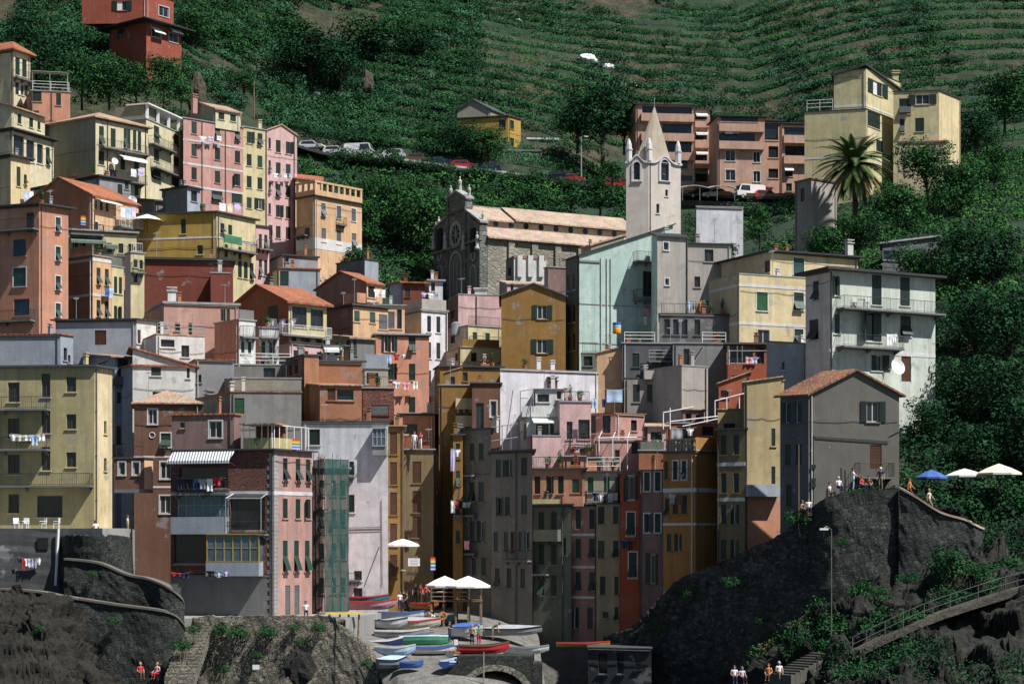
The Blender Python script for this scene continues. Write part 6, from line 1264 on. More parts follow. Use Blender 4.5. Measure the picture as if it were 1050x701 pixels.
def tree_proto(seed, h, w, kind):
    r = np.random.default_rng(seed); rr = random.Random(seed); lobes = []; limbs = []
    tz = h*(.14 if kind != 'bush' else .03)
    n = dict(broad=15, tall=14, bush=8, pine=15, cypress=7)[kind]
    for i in range(n):
        if kind == 'cypress': a = rr.uniform(0, 6.28); z = h*(.18+.75*i/n); R_ = w*.42*(1-.75*i/n)+.15; lobes.append((math.cos(a)*.15*w, math.sin(a)*.15*w, z, R_, R_, h*.16))
        else:
            a = 6.28*i/n*2.4+rr.uniform(-.4, .4); q = w*.5*rr.uniform(.25, .72); z = tz+(h-tz)*rr.uniform(.10, .85); R_ = w*rr.uniform(.20, .32)
            if kind == 'tall': q *= .6
            if kind == 'bush': z = h*rr.uniform(.25, .7)
            q *= 1-.5*max(0, (z-h*.6)/h); lobes.append((math.cos(a)*q, math.sin(a)*q, z, R_, R_, R_*rr.uniform(.65, .95)))
        limbs.append(lobes[-1][:3])
    lobes.append((0, 0, h*.8, w*.22, w*.22, h*.16))
    c, nn = crown_pts(lobes, dict(bush=120).get(kind, 120)*(1 if w > 3 else 2.2), r)
    v, f = leafquads(c, nn, .34 if w > 4 else .25, r)
    mats = dict(broad=[L_mid, L_dark, L_bright], tall=[L_mid, L_bright, L_dark], bush=[L_mid, L_mid, L_dark], pine=[L_dark, L_dark, L_mid], cypress=[L_dark, L_dark, L_mid])[kind]
    cl = np.sin(c[:, 0]*1.9+seed)*np.sin(c[:, 1]*2.1)*np.sin(c[:, 2]*1.7+1)+r.normal(0, .25, len(c)); fm = np.where(cl > .35, 2, np.where(cl < -.25, 1, 0))
    root = empty('tree' if kind != 'bush' else 'bush'); add_mesh('crown', v, f, mats, root, fm=fm)
    m = MB(); tr = max(.09, h*.026); top = Vector((rr.uniform(-.2, .2), rr.uniform(-.2, .2), h*.62))
    m.tube([(0, 0, -1.2), (.04, 0, tz*.6), tuple(top*.6+Vector((.1, 0, 0))), tuple(top)], tr, 7, 0, tr*.35)
    for i, l in enumerate(limbs):
        s = Vector((0, 0, tz*.7+h*.03*i)); e = Vector(l); m.tube([s, s.lerp(e, .5)+Vector((0, 0, .15*h*.2)), e], tr*.45, 5, 0, tr*.12)
    m.build('trunk', M_bark, root); return root
PROTO = {k: tree_proto(*a) for k, a in dict(broad=(3, 8, 7.5, 'broad'), broad2=(5, 7, 8, 'broad'), tall=(8, 9.5, 6, 'tall'), bush=(11, 2.6, 3.4, 'bush'), bush2=(13, 2.2, 3.0, 'bush'), pine=(17, 9, 7.5, 'pine'), small=(19, 4.6, 4.4, 'broad')).items()}
_used = set()
def plant(kind, px, py, Y, hpx, label, cat=None, group=None, snap=False, wide=1.0):
    """px,py: the foot of the plant; hpx: its height in photograph pixels"""
    src = PROTO[kind]; p = P(px, py, Y)
    if kind in _used: o = copy_tree(src)
    else: o = src; _used.add(kind)
    hh = {'broad': 8.6, 'broad2': 7.6, 'tall': 10, 'bush': 2.5, 'bush2': 2.1, 'pine': 9.6, 'small': 5}[kind]
    s = hpx/F*Y/hh; o.scale = (s*wide, s*wide, s); o.rotation_euler = (0, 0, random.uniform(0, 6.28))
    if snap: p.z = g1(p.x, p.y)-.2
    o.location = p; tag(o, label, cat or ('bush' if 'bush' in kind else 'tree'), group); return o
T = [('pine', 40, 108, 275, 70, 'dark broad pine filling the top left corner above the cream houses', 1.2), ('pine', 62, 100, 285, 75, 'dark pine left of the red house in the trees', 1.1), ('broad', 84, 106, 280, 52, 'round green tree under the red house by the terrace roof', 1.1),
     ('broad2', 112, 106, 278, 46, 'spreading green tree below the red house above the hipped tile roof', 1.2), ('tall', 140, 108, 277, 50, 'tall green tree below the white window awnings of the red house', 1.0), ('broad', 168, 106, 276, 52, 'large green tree right below the red house near the pink row', 1.1), ('pine', 30, 62, 300, 55, 'dark pine at the top left corner of the hill', 1.2), ('broad', 198, 52, 322, 45, 'green tree right of the red house on the hill', 1.2), ('small', 186, 110, 268, 30, 'small tree behind the olive attic of the pink row', 1.2),
     ('broad2', 225, 60, 330, 40, 'lone dark tree on the brown terraces right of the red house', 1.2), ('pine', 318, 86, 330, 62, 'broad dark tree high on the hill left of the vineyard', 1.5), ('pine', 350, 90, 328, 50, 'dark tree right of the tallest one on the upper hill', 1.4), ('broad', 292, 58, 345, 44, 'dark green tree near the top edge left of centre', 1.4), ('broad2', 385, 64, 345, 48, 'wide tree beside the vineyard terraces on the upper hill', 1.6), ('pine', 430, 62, 345, 40, 'dark tree above the left end of the vine terraces', 1.5), ('broad', 250, 100, 312, 30, 'green tree beside the wooden pole on the hill', 1.2),
     ('tall', 376, 262, 272, 66, 'tall tree right of the peach house terrace', 1.1), ('broad', 402, 250, 276, 72, 'big dark tree left of the church front', 1.0), ('broad2', 432, 262, 272, 70, 'dark leafy tree touching the church front', 1.0), ('broad', 388, 226, 286, 48, 'dark tree below the parked silver car', 1.1), ('tall', 428, 216, 288, 40, 'round tree below the row of red and blue cars', 1.3), ('small', 368, 280, 262, 30, 'small dense tree beside the base of the peach house', 1.2), ('broad', 448, 240, 284, 46, 'tree behind the left statues of the church', 1.0),
     ('broad', 500, 168, 304, 40, 'green tree left of the ochre hill house', 1.2), ('pine', 470, 166, 306, 44, 'dark tree above the red car on the road', 1.3), ('broad2', 440, 158, 308, 30, 'low spreading tree above the dark cars on the road', 1.4), ('pine', 618, 160, 308, 84, 'large dark pine between the ochre hill house and the apartments', 1.15), ('pine', 592, 150, 314, 60, 'dark pine beside the hill shed', 1.1), ('broad', 640, 152, 312, 50, 'dark tree behind the left edge of the terracotta apartments', 1.1), ('small', 628, 188, 292, 26, 'small tree left of the bell tower by the road', 1.2),
     ('bush', 545, 206, 290, 22, 'bush below the road right of the church front statues', 1.4), ('bush', 585, 214, 284, 24, 'bush above the church roof near the bell tower', 1.6), ('bush2', 615, 216, 282, 22, 'round bush left of the bell tower', 1.6),
     ('tall', 779, 258, 222, 56, 'bright green tree between the lilac building and the stone hut', 1.0), ('small', 745, 272, 214, 26, 'small tree beside the annex with green windows', 1.0),
     ('broad', 950, 205, 252, 62, 'leafy fig tree in front of the villa garden wall', 1.2), ('broad2', 920, 236, 240, 50, 'dark tree right of the palm trunk', 1.2), ('broad', 985, 224, 246, 62, 'dark green tree right of the fig tree', 1.1), ('tall', 1020, 200, 258, 60, 'tall dark tree at the right edge beside the villa', 1.1), ('pine', 1000, 162, 285, 55, 'dark tree above the bright end wall of the villa', 1.2), ('broad2', 1030, 130, 300, 60, 'dark tree at the right edge of the hill', 1.2),
     ('broad', 880, 268, 222, 50, 'shrubby tree below the palm', 1.4), ('broad2', 848, 272, 220, 42, 'dark tree in front of the stone hut', 1.2), ('broad', 940, 300, 214, 50, 'tree above the roof of the pale green house', 1.2), ('pine', 985, 300, 210, 75, 'large dark tree right of the pale green house roof', 1.2), ('pine', 1025, 300, 212, 70, 'dark tree at the right edge beyond the grey shack', 1.2), ('pine', 1000, 372, 190, 74, 'dense tree right of the middle balcony of the pale green house', 1.2), ('pine', 1036, 380, 186, 90, 'tall dense tree at the right edge halfway up', 1.1),  # right edge pines: dark leaves stand in for shade on them
     ('pine', 985, 440, 176, 80, 'big dark tree right of the brown door of the pale green house', 1.25), ('pine', 1030, 450, 172, 92, 'big dark tree above the white parasols', 1.2), ('pine', 950, 470, 172, 66, 'black green tree behind the blue parasol', 1.2), ('pine', 1000, 498, 166, 70, 'dark tree behind the white parasols', 1.2), ('pine', 1060, 500, 166, 100, 'dark tree past the right edge behind the parasols', 1.2)]  # dark leaves paint the shade over these trees
for k, px, py, Y, h, lab, wd in T: plant(k, px, py, Y, h, lab, wide=wd)
foot = []
for h_ in HOUSES.values(): foot.append(np.array([[p.x, p.y] for p in (h_.C, h_.R, h_.B, h_.L)]))
cz_ = P(500, 242, 255); foot.append(np.array([[P(448, 200, 262).x, 254], [P(500, 0, 252).x, 252], [P(672, 0, 262).x, 262], [P(672, 0, 272).x, 280], [P(470, 0, 275).x, 272]]))
def inside(x, y, grow=.6):
    r = np.zeros(len(x), bool)
    for q in foot:
        c = q.mean(0); q = c+(q-c)*(1+grow/np.maximum(1, np.linalg.norm(q-c, axis=1).mean())); s = np.ones(len(x), bool); s2 = s.copy()
        for i in range(len(q)):
            a, b = q[i], q[(i+1) % len(q)]; cr_ = (b[0]-a[0])*(y-a[1])-(b[1]-a[1])*(x-a[0]); s &= cr_ > 0; s2 &= cr_ < 0
        r |= s | s2
    return r
def scatter_shrubs(n, xr, yr, size, dens, per, mats, name, label=None, mask=None, leafs=.36, seed=5):
    r = np.random.default_rng(seed); x = r.uniform(*xr, n); y = r.uniform(*yr, n)
    k = (fbm(x, y, 22, seed) > dens) & ~inside(x, y, 1.0) & ~((np.abs(y-301) < 4.6) & (x > -50) & (x < 22)) & ~((y < 300) & (y > 284) & (x > 20) & (x < 46)) 
    if mask is not None: k &= mask(x, y)
    x, y = x[k], y[k]; z = zt(x, y); sz = size*r.uniform(.5, 1.5, len(x))*(.6+fbm(x, y, 12, seed+2)); cs, ns, ms = [], [], []
    for i in range(len(x)):
        m = int(per*sz[i]**1.6)+8; d = r.normal(0, 1, (m, 3)); d[:, 2] = np.abs(d[:, 2])*.9; d /= np.linalg.norm(d, axis=1, keepdims=True)
        rad = r.uniform(.4, 1, (m, 1))**.5*(1+.25*np.sin(d[:, :1]*6+i)*np.sin(d[:, 1:2]*7)); cs.append(np.array([x[i], y[i], z[i]-.1])+d*rad*sz[i]*np.array([1, 1, .8])); ns.append(d+np.array([0, 0, .4])); ms.append(np.clip(np.full(m, r.integers(0, len(mats)))+(r.random(m) < .25)*r.integers(-1, 2, m), 0, len(mats)-1))
    c = np.concatenate(cs); v, f = leafquads(c, np.concatenate(ns), leafs, r); o = add_mesh(name, v, f, mats, fm=np.concatenate(ms)); tag(o, label, 'shrubs', kind='stuff'); return o
scatter_shrubs(5600, (-85, -6), (302, 400), 1.8, .33, 62, [L_dark, L_dark, L_mid, L_mid, L_vine], 'hillside_scrub', 'dark scrub over the upper left hillside', seed=21, leafs=.36)
scatter_shrubs(4200, (-10, 112), (304, 400), 1.4, .47, 62, [L_dark, L_dark, L_mid, L_mid, L_vine, L_dark], 'hillside_scrub', 'scattered scrub between the vine terraces', seed=33, leafs=.33)
scatter_shrubs(1400, (-44, 24), (258, 298), 1.5, .28, 40, [L_dark, L_mid, L_dark, L_mid, L_bright], 'slope_scrub', 'thick scrub on the slope between the road and the church', seed=41, leafs=.42)
scatter_shrubs(2600, (26, 110), (160, 300), 1.5, .22, 46, [L_dark, L_mid, L_mid, L_bright, L_bright], 'slope_scrub', 'thick scrub covering the slope on the right', seed=52, leafs=.36, mask=lambda x, y: (y > 206) & (x/y > np.where(y < 190, .205, np.where(y < 232, .175, np.where(y > 262, .088, .125)))))
scatter_shrubs(1100, (30, 80), (156, 208), 1.5, .15, 46, [L_dark, L_dark, L_dark, L_mid], 'slope_scrub', 'dark scrub behind the parasol terrace', seed=57, leafs=.36, mask=lambda x, y: x/y > .2)  # leaf mix kept dark to paint the slope's shade
scatter_shrubs(500, (-110, -36), (262, 304), 1.7, .25, 40, [L_dark, L_dark, L_mid, L_mid, L_bright], 'slope_scrub', 'scrub behind the top row of houses on the left', seed=61, leafs=.42)
def vines():
    r = np.random.default_rng(77); n = 1250000; x = r.uniform(-62, 112, n); y = r.uniform(306, 385, n)
    up = upf(x, y); lin = np.minimum(up, 22)*.40+np.maximum(0, up-22)*.66+6*fbm(x, y, 60, 3)*np.minimum(1, up/30); w = lin+(fbm(x, y, 45, 11)-.5)*7+x*.025; fr = w/2.9-np.floor(w/2.9)
    px = CX+F*x/y; 
    k = (fr < .70) & (fr > .02) & (fbm(x, y, 30, 88) > .30+np.where(px < 400, .12, 0)) & (fbm(x, y*3, 6, 90) > .35) & (r.random(n) < .9) & ~inside(x, y, 1.5)
    x, y, fr = x[k], y[k], fr[k]; hgt = 1.35*np.minimum(1, np.minimum((fr+.02)/.12, (.74-fr)/.08)); z = ground(x, y)+r.random(len(x))**.6*np.maximum(.2, hgt)*(.75+.5*fbm(x, y, 3, 6))
    c = np.stack([x, y, z], -1); v, f = leafquads(c, np.tile(np.array([[0, -.5, .8]]), (len(c), 1)), .31, r); cl = fbm(x, y, 8, 95)+r.normal(0, .12, len(x))
    tag(add_mesh('vineyard', v, f, [L_vine, L_mid, L_bright], fm=np.where(cl > .62, 2, np.where(cl < .40, 1, 0))), 'rows of green vines on the terraced hillside', 'vines', kind='stuff')
vines()
def palm():
    b = P(877, 212, 240); root = tag(empty('palm_tree'), 'big date palm with arching fronds in front of the yellow villa', 'palm tree'); H_ = 44/F*240; m = MB()
    pts = [(0, 0, -1.5), (-.05, 0, H_*.4), (-.12, 0, H_*.8), (-.15, 0, H_)]
    m.tube(pts, .34, 10, 0, .30)
    for k in range(26): z = k*H_/26; m.lathe((-.12*z/H_, 0, z), [(.33, 0), (.40, .12), (.31, .2)], 10)
    m.build('trunk', M_bark, root); r = random.Random(4)
    for i in range(84):
        az = i*2.399; el = R(-50+125*((i % 28)/27.)) ; L_ = 5.9*r.uniform(.8, 1.1)*(1 if el < 1 else .85); m = MB(); p = Vector((-.15, 0, H_+.1)); d = Vector((math.cos(az)*math.cos(el), math.sin(az)*math.cos(el), math.sin(el))); pts = [p.copy()]; n = 12
        for k in range(n): d = (d+Vector((0, 0, -.085-.03*(el > .5)))).normalized(); p = p+d*L_/n; pts.append(p.copy())
        m.tube(pts, .05, 4, 0, .012)
        for k in range(1, n*3):
            t = k/3; j = min(n-1, int(t)); q = pts[j].lerp(pts[j+1], t-j); dd = (pts[j+1]-pts[j]).normalized(); sd = dd.cross(Vector((0, 0, 1))).normalized(); ll = .75*math.sin(math.pi*min(1, (t/n)*.85+.15))+.12
            for s in (-1, 1):
                e = q+sd*s*ll*.85+dd*ll*.6+Vector((0, 0, -.18*ll)); wv = dd*.095; m.poly([q-wv, q+wv, e])
        m.build('frond', L_palm if el > -.2 else L_dry if r.random() < .4 else L_palm, root)
    root.location = b
palm()
def tuft(px, py, Y, s, label, m=None):
    o = plant('bush2', px, py, Y, s, label, wide=1.1); return o
for i, (px, py, Y, s, lab) in enumerate([(228, 652, 146.3, 14, 'plant tuft high on the left of the quay wall'), (247, 655, 146.3, 15, 'plant tuft in the middle of the quay wall'), (272, 655, 146.3, 15, 'leafy tuft near the top of the quay wall'), (262, 676, 146.0, 9, 'small tuft low on the quay wall near the white plate'), (229, 690, 146, 9, 'small tuft at the foot of the quay wall'), (300, 648, 146.3, 9, 'small tuft under the quay edge by the arched doors'), (326, 648, 146.3, 11, 'tuft near the right end of the quay wall'), (307, 662, 146.3, 9, 'tuft above the boulder on the quay wall'), (376, 684, 144.5, 9, 'tuft on the sloping end of the quay wall'),
    (820, 540, 146, 18, 'spiky plant at the left corner of the grey house'), (975, 580, 139.5, 22, 'green bush on the lower right rocks'), (930, 600, 136.5, 14, 'small bush on the dark rocks under the parapet'), (900, 612, 134.5, 12, 'low bush above the rock path'), (1000, 590, 138, 14, 'bush beside the steps at the right edge'), (187, 668, 142, 14, 'dry bush beside the stone steps'), (198, 650, 144, 10, 'tuft at the end of the low sea wall'), (95, 592, 147, 7, 'small tuft on the curved stone ramp wall'), (118, 640, 143, 9, 'tuft in the middle of the low sea wall'), (40, 650, 138, 10, 'tuft on the lower left rocks'), (706, 612, 156, 12, 'tuft on the retaining wall below the amber house'), (752, 604, 152, 14, 'larger tuft on the retaining wall below the tan house'), (672, 648, 158, 9, 'low tuft on the retaining wall below the mauve house'), (780, 640, 148, 12, 'tuft where the retaining wall meets the rocks'), (862, 560, 143.6, 9, 'tuft on the parapet wall below the sitting people')]): tuft(px, py, Y, s, lab)
for i in range(22):
    x_ = -27+2.2*i+random.uniform(-.6, .6); zr_ = float(np.interp(x_, [q.x for q in rp], [q.z for q in rp])); o = plant('bush' if i % 2 else 'bush2', 400, 180, 296, 14+random.uniform(-3, 5), 'green bush on the bank just below the hillside road', 'bush', 'bushes below the hillside road'); o.location = (x_, float(np.interp(x_, [q.x for q in rp], [q.y for q in rp]))-3.9, zr_-1.55)
# dark hedge on the parasol terrace
for i in range(9): plant('bush' if i % 2 else 'bush2', 932+i*14, 532, 158, 32, 'dark hedge bush under the parasols on the right terrace', 'hedge', 'hedge bushes under the parasols', wide=1.1)

def cliff_green():
    r = np.random.default_rng(5); o = [x for x in SC.objects if x.name == 'cliff'][0]; me = o.data; n = len(me.polygons); nv_ = len(me.vertices); co = np.empty(nv_*3, np.float32); me.vertices.foreach_get('co', co); co = co.reshape(-1, 3); c = np.empty(n*3, np.float32); me.polygons.foreach_get('center', c); c = c.reshape(-1, 3); nn = np.empty(n*3, np.float32); me.polygons.foreach_get('normal', nn); nn = nn.reshape(-1, 3)
    nn *= np.sign(nn[:, 2:]+1e-6); k = (fbm(c[:, 0]+c[:, 2], c[:, 1]-c[:, 2]*.6, 5, 70) > .54-.10*nn[:, 2]) & (nn[:, 2] > .25) & (c[:, 2] > 5) & (c[:, 0] > 12); c = c[k]; nn = nn[k]; c = np.repeat(c, 5, 0)+r.normal(0, .22, (len(c)*5, 3)); nn = np.repeat(nn, 5, 0)
    v, f = leafquads(c+nn*.12, nn, .22, r); tag(add_mesh('cliff_plants', v, f, [L_dark, L_dark, L_mid, L_dry], fm=(fbm(c[:, 0], c[:, 1], 3, 8)*4.0).astype(int).clip(0, 3)), 'low plants growing on the cliff ledges', 'plants', kind='stuff')
cliff_green()
# ------------------------------------------------------------------ boats, cars, people and other loose things
CLOTH = dict(white=(.74, .74, .74), blue=(.05, .12, .36), paleblue=(.38, .50, .66), red=(.45, .03, .04), pink=(.70, .36, .40), black=(.012, .012, .015), lilac=(.50, .44, .66), yellow=(.62, .46, .06), green=(.03, .20, .10), grey=(.32, .33, .35), navy=(.015, .025, .09), orange=(.60, .20, .03), cream=(.66, .60, .46), khaki=(.28, .23, .14), brown=(.12, .07, .04), teal=(.03, .22, .24))
def CL(c): return plain('cloth_'+c, CLOTH[c], .9, 0, .12)
def garment_mesh(kind, w, h, seed):
    r = random.Random(seed); nx, nz = 8, 8; v = []; f = []
    for j in range(nz+1):
        for i in range(nx+1):
            s, t = i/nx, j/nz; ww = w
            if kind == 'shirt': ww = w*(1.35 if t < .35 else .85)
            if kind == 'trousers': ww = w*(.75 if t < .25 else .8)
            x = (s-.5)*ww; y = .05*math.sin(s*9+r.random()*.3+seed)*(.3+t)+.02*math.sin(t*7+seed); v.append((x, y, -t*h+.03*math.cos((s-.5)*3)*t))
    for j in range(nz):
        for i in range(nx):
            if kind == 'trousers' and j > 2 and i in (3, 4): continue
            a = j*(nx+1)+i; f.append((a, a+nx+1, a+nx+2, a+1))
    n = len(v); v2 = v+[(x, y+.012, z) for x, y, z in v]; f2 = f+[tuple(q+n for q in reversed(p)) for p in f]
    return v2, f2
_gc = 0
def laundry(h, px0, px1, py, items, where, out=.75, hpx=None):
    """a line between two points of a facade with garments hung on it; items: (colour, kind, width m, drop m)"""
    global _gc
    a, b = h.at(px0, py, out), h.at(px1, py, out); m = MB(); L = (b-a).length; az = math.atan2((b-a).y, (b-a).x)
    pts = [a.lerp(b, k/8)-Vector((0, 0, .12*math.sin(math.pi*k/8))) for k in range(9)]; m.tube(pts, .012, 4)
    for p, px in ((a, px0), (b, px1)): m.bar(p, h.at(px, py, 0), .025)
    m.build('clothesline', M_steel, h.root)
    seen = {}
    for c, k, *_ in items: seen[(c, k)] = seen.get((c, k), 0)+1
    cnt = {}
    for i, (c, k, w, d) in enumerate(items):
        t = (i+.5)/len(items); p = a.lerp(b, t)-Vector((0, 0, .12*math.sin(math.pi*t)+.005)); _gc += 1
        v, f = garment_mesh(k, min(w, L/len(items)*1.05), d, _gc); me = bpy.data.meshes.new(k); me.from_pydata(v, [], f); me.materials.append(CL(c)); o = bpy.data.objects.new(k, me); COL.objects.link(o); o.location = p; o.rotation_euler = (0, 0, az)
        n = seen[(c, k)]; cnt[(c, k)] = cnt.get((c, k), 0)+1; j = cnt[(c, k)]
        pos = '' if n == 1 else {(1, 2): 'left ', (2, 2): 'right ', (1, 3): 'leftmost ', (2, 3): 'middle ', (3, 3): 'rightmost '}.get((j, n), ['', 'first ', 'second ', 'third ', 'fourth ', 'fifth '][j])
        tag(o, f'{pos}{c.replace("paleblue", "pale blue")} {k} on the line {where}', 'laundry', 'laundry on the line '+where)
HS = HOUSES
laundry(HS['yellowleft'], 15, 51, 445, [('white', 'shirt', .6, .6), ('cream', 'towel', .7, .55), ('white', 'towel', .6, .5), ('paleblue', 'shirt', .6, .9), ('white', 'cloth', .5, .6)], 'on the middle balcony of the left yellow house', 1.05)
laundry(HS['cornerbrick'], 187, 232, 490, [('navy', 'trousers', .5, .9), ('black', 'shirt', .6, .8), ('blue', 'trousers', .5, .9), ('grey', 'shirt', .6, .8), ('white', 'towel', .5, 1.0), ('red', 'shirt', .6, .6)], 'under the striped awning', 1.1)
laundry(HS['cornerbrick'], 218, 242, 584, [('black', 'shirt', .6, .5), ('paleblue', 'shirt', .55, .5), ('lilac', 'towel', .5, .45)], 'below the yellow framed veranda', 1.15)
laundry(HS['cornerbrick'], 178, 198, 586, [('red', 'towel', .9, .25), ('navy', 'cloth', .6, .4)], 'at the lower left of the corner house', .5)
laundry(HS['salmontall'], 387, 417, 363, [('white', 'shirt', .6, .6), ('paleblue', 'towel', .55, 1.0), ('red', 'shirt', .5, .6), ('white', 'cloth', .4, .4)], 'across the salmon house', .7)
laundry(HS['salmontall'], 401, 430, 391, [('white', 'shirt', .6, .7), ('pink', 'shirt', .7, .8), ('white', 'towel', .5, .8)], 'below the middle windows of the salmon house', .7)
laundry(HS['salmontall'], 413, 432, 424, [('paleblue', 'sheet', 1.0, .9), ('paleblue', 'towel', .6, .9)], 'above the people on the terrace', .9)
laundry(HS['whitetall'], 433, 452, 299, [('lilac', 'shirt', .5, .5), ('white', 'shirt', .5, .5), ('grey', 'towel', .4, .6)], 'on the white house roof terrace', -.3)
laundry(HS['mauvegable'], 377.5, 391, 297, [('white', 'shirt', .7, .8), ('white', 'towel', .6, .9)], 'in the terrace of the mauve gabled house', .9)
laundry(HS['orangeroof'], 283, 299, 327, [('white', 'sheet', 1.0, .9), ('lilac', 'towel', .7, .8), ('white', 'shirt', .6, 1.2)], 'beside the columned cream balcony', 1.1)
laundry(HS['pinkend'], 277, 303, 178, [('white', 'shirt', .6, .6), ('grey', 'trousers', .5, .9), ('white', 'towel', .5, .6), ('paleblue', 'shirt', .5, .8), ('pink', 'towel', .4, .9)], 'high on the light pink end house', .7)
laundry(HS['pinkrow'], 201, 226, 140, [('white', 'shirt', .8, .7), ('lilac', 'towel', .8, .6), ('white', 'cloth', .7, .6)], 'high on the tall pink row house', .7)
laundry(HS['goldhouse'], 223, 246, 208, [('white', 'sheet', 1.1, .9), ('cream', 'towel', .9, 1.0), ('lilac', 'sheet', 1.0, .9)], 'on the golden house roof', .2)
laundry(HS['olivehip'], 127, 141, 174, [('white', 'towel', .8, 1.0), ('lilac', 'towel', .8, .9)], 'under the white awning of the cream house with the shade toned side', 1.35)
laundry(HS['gablebrown'], 117, 134, 213, [('white', 'towel', .7, 1.1), ('paleblue', 'sheet', .9, 1.1), ('lilac', 'towel', .7, 1.1)], 'above the white balcony of the brown gabled house', .9)
laundry(HS['creamlow'], 21, 31, 196, [('paleblue', 'sheet', .9, 1.2), ('white', 'towel', .6, 1.2)], 'at the left edge cream house', .6)
laundry(HS['rowpeach'], 104, 112, 295, [('blue', 'towel', .5, .8), ('paleblue', 'towel', .5, .9)], 'between the windows of the peach row house', .6)
laundry(HS['greywhite'], 900, 911, 343, [('white', 'towel', .55, 1.0), ('white', 'shirt', .5, .8)], 'on the lower long balcony of the pale green house', 1.25)
laundry(HS['apartB'], 743, 772, 128, [('white', 'sheet', 1.6, 1.5), ('lilac', 'sheet', 1.4, 1.4), ('white', 'towel', 1.0, .9), ('red', 'shirt', .8, .8)], 'on the terracotta apartment balcony', .4)
laundry(HS['redterrace'], 763, 775, 366, [('pink', 'towel', .6, .6), ('lilac', 'shirt', .6, .6)], 'under the flat roof of the red brown terrace', .7)
laundry(HS['greyannex'], 694, 724, 309, [('blue', 'shirt', .6, 1.0), ('paleblue', 'shirt', .6, 1.1), ('grey', 'trousers', .5, .9), ('orange', 'towel', .3, 1.1), ('green', 'shirt', .6, .7)], 'in front of the grey annex', 1.2)
laundry(HS['mint'], 651, 672, 325, [('white', 'towel', .5, .9), ('white', 'sheet', 1.3, .9)], 'low on the mint house terrace', 1.3)
laundry(HS['mint'], 657, 668, 317, [('pink', 'shirt', .5, .7), ('grey', 'shirt', .4, .6)], 'under the lower mint balcony', .9)
laundry(HS['pinkcentral'], 570, 581, 443, [('navy', 'towel', .95, 1.1)], 'beside the sunny pink wall', 1.2)
laundry(HS['pinkcentral'], 601, 622, 409, [('paleblue', 'towel', .5, .9), ('navy', 'towel', .4, .8)], 'on the pink terrace near the white wall', 1.3)
laundry(HS['pinkmid'], 619, 638, 399, [('paleblue', 'sheet', 1.5, 1.2)], 'above the pink mid terrace', 1.0)
laundry(HS['beigebalc'], 610, 635, 505, [('navy', 'shirt', .5, .7), ('white', 'shirt', .5, .7), ('black', 'trousers', .4, .8), ('white', 'towel', .4, .8), ('cream', 'towel', .5, .7)], 'of the beige laundry balcony', .95)
laundry(HS['salmonbalc'], 541, 548, 503, [('white', 'shirt', .4, .8), ('lilac', 'towel', .3, .9)], 'at the left corner of the salmon balconies', .8)
laundry(HS['goldstrip'], 462, 471, 460, [('lilac', 'sheet', .7, 2.0), ('white', 'shirt', .4, .7)], 'at the top of the thin ochre facade', .8)
laundry(HS['goldstrip'], 462, 474, 513, [('white', 'towel', .4, 1.1), ('red', 'shirt', .35, .7), ('black', 'shirt', .3, .7)], 'halfway down the thin ochre facade', .8)
laundry(HS['beigetall'], 478, 488, 514, [('paleblue', 'towel', .5, .5), ('grey', 'shirt', .4, .5)], 'of the grey beige house', .8)
laundry(HS['beigetall'], 478, 488, 553, [('pink', 'towel', .6, .8)], 'low on the grey beige house', .7)
laundry(HS['vermilion'], 640, 652, 553, [('navy', 'shirt', .7, .7), ('black', 'trousers', .5, .8)], 'in front of the narrow orange red house', .6)
laundry(HS['amber'], 690, 704, 506, [('grey', 'shirt', .5, .8), ('brown', 'towel', .6, .9)], 'across the amber house windows', .6)
laundry(HS['pergolaroof'], 684, 711, 439, [('grey', 'sheet', 1.0, 1.0), ('white', 'shirt', .5, .7)], 'above the stone balustrade', 1.6)
w_ = [o for o in SC.objects if o.name.startswith('terrace_wall')][0]
class _W:                                                 # the grey terrace wall behaves like a facade for its clothes line
    root = w_
    @staticmethod
    def at(px, py, out): return P(px, py, 152.4-out-.1)
laundry(_W, 18, 42, 571, [('navy', 'cloth', .3, .4), ('red', 'trousers', .3, .9), ('white', 'shirt', .4, .6), ('lilac', 'towel', .4, .7), ('grey', 'shirt', .4, .8), ('white', 'towel', .4, .6)], 'on the grey terrace wall', .4)
# flags with seven colour stripes
def flag(a, w, h, az, label, parent_cols=('red', 'orange', 'yellow', 'green', 'paleblue', 'blue', 'lilac')):
    m = MB(); n = 7
    for j in range(n):
        for i in range(6):
            x0, x1 = -w/2+w*i/6, -w/2+w*(i+1)/6; y = lambda x: .05*math.sin(x*8); z0, z1 = -h*j/n, -h*(j+1)/n
            m.box8([Vector((x0, y(x0), z1)), Vector((x1, y(x1), z1)), Vector((x1, y(x1)+.012, z1)), Vector((x0, y(x0)+.012, z1)), Vector((x0, y(x0), z0)), Vector((x1, y(x1), z0)), Vector((x1, y(x1)+.012, z0)), Vector((x0, y(x0)+.012, z0))], j)
    o = m.build('flag', [CL(c) for c in parent_cols]); o.location = a; o.rotation_euler = (0, 0, az); tag(o, label, 'flag')
flag(HS['rowback'].at(85, 222, .5), .55, 1.0, .3, 'rainbow striped flag hanging above the left awnings'); flag(HS['cornerbrick'].at(300, 450, .38), .9, .85, 1.0, 'rainbow striped flag on the corner house roof terrace'); flag(P(444, 571, 171), .45, 1.15, .2, 'rainbow striped flag hanging at the alley mouth'); flag(P(443, 426, 196), .45, .6, .2, 'rainbow striped flag beside the narrow white house')
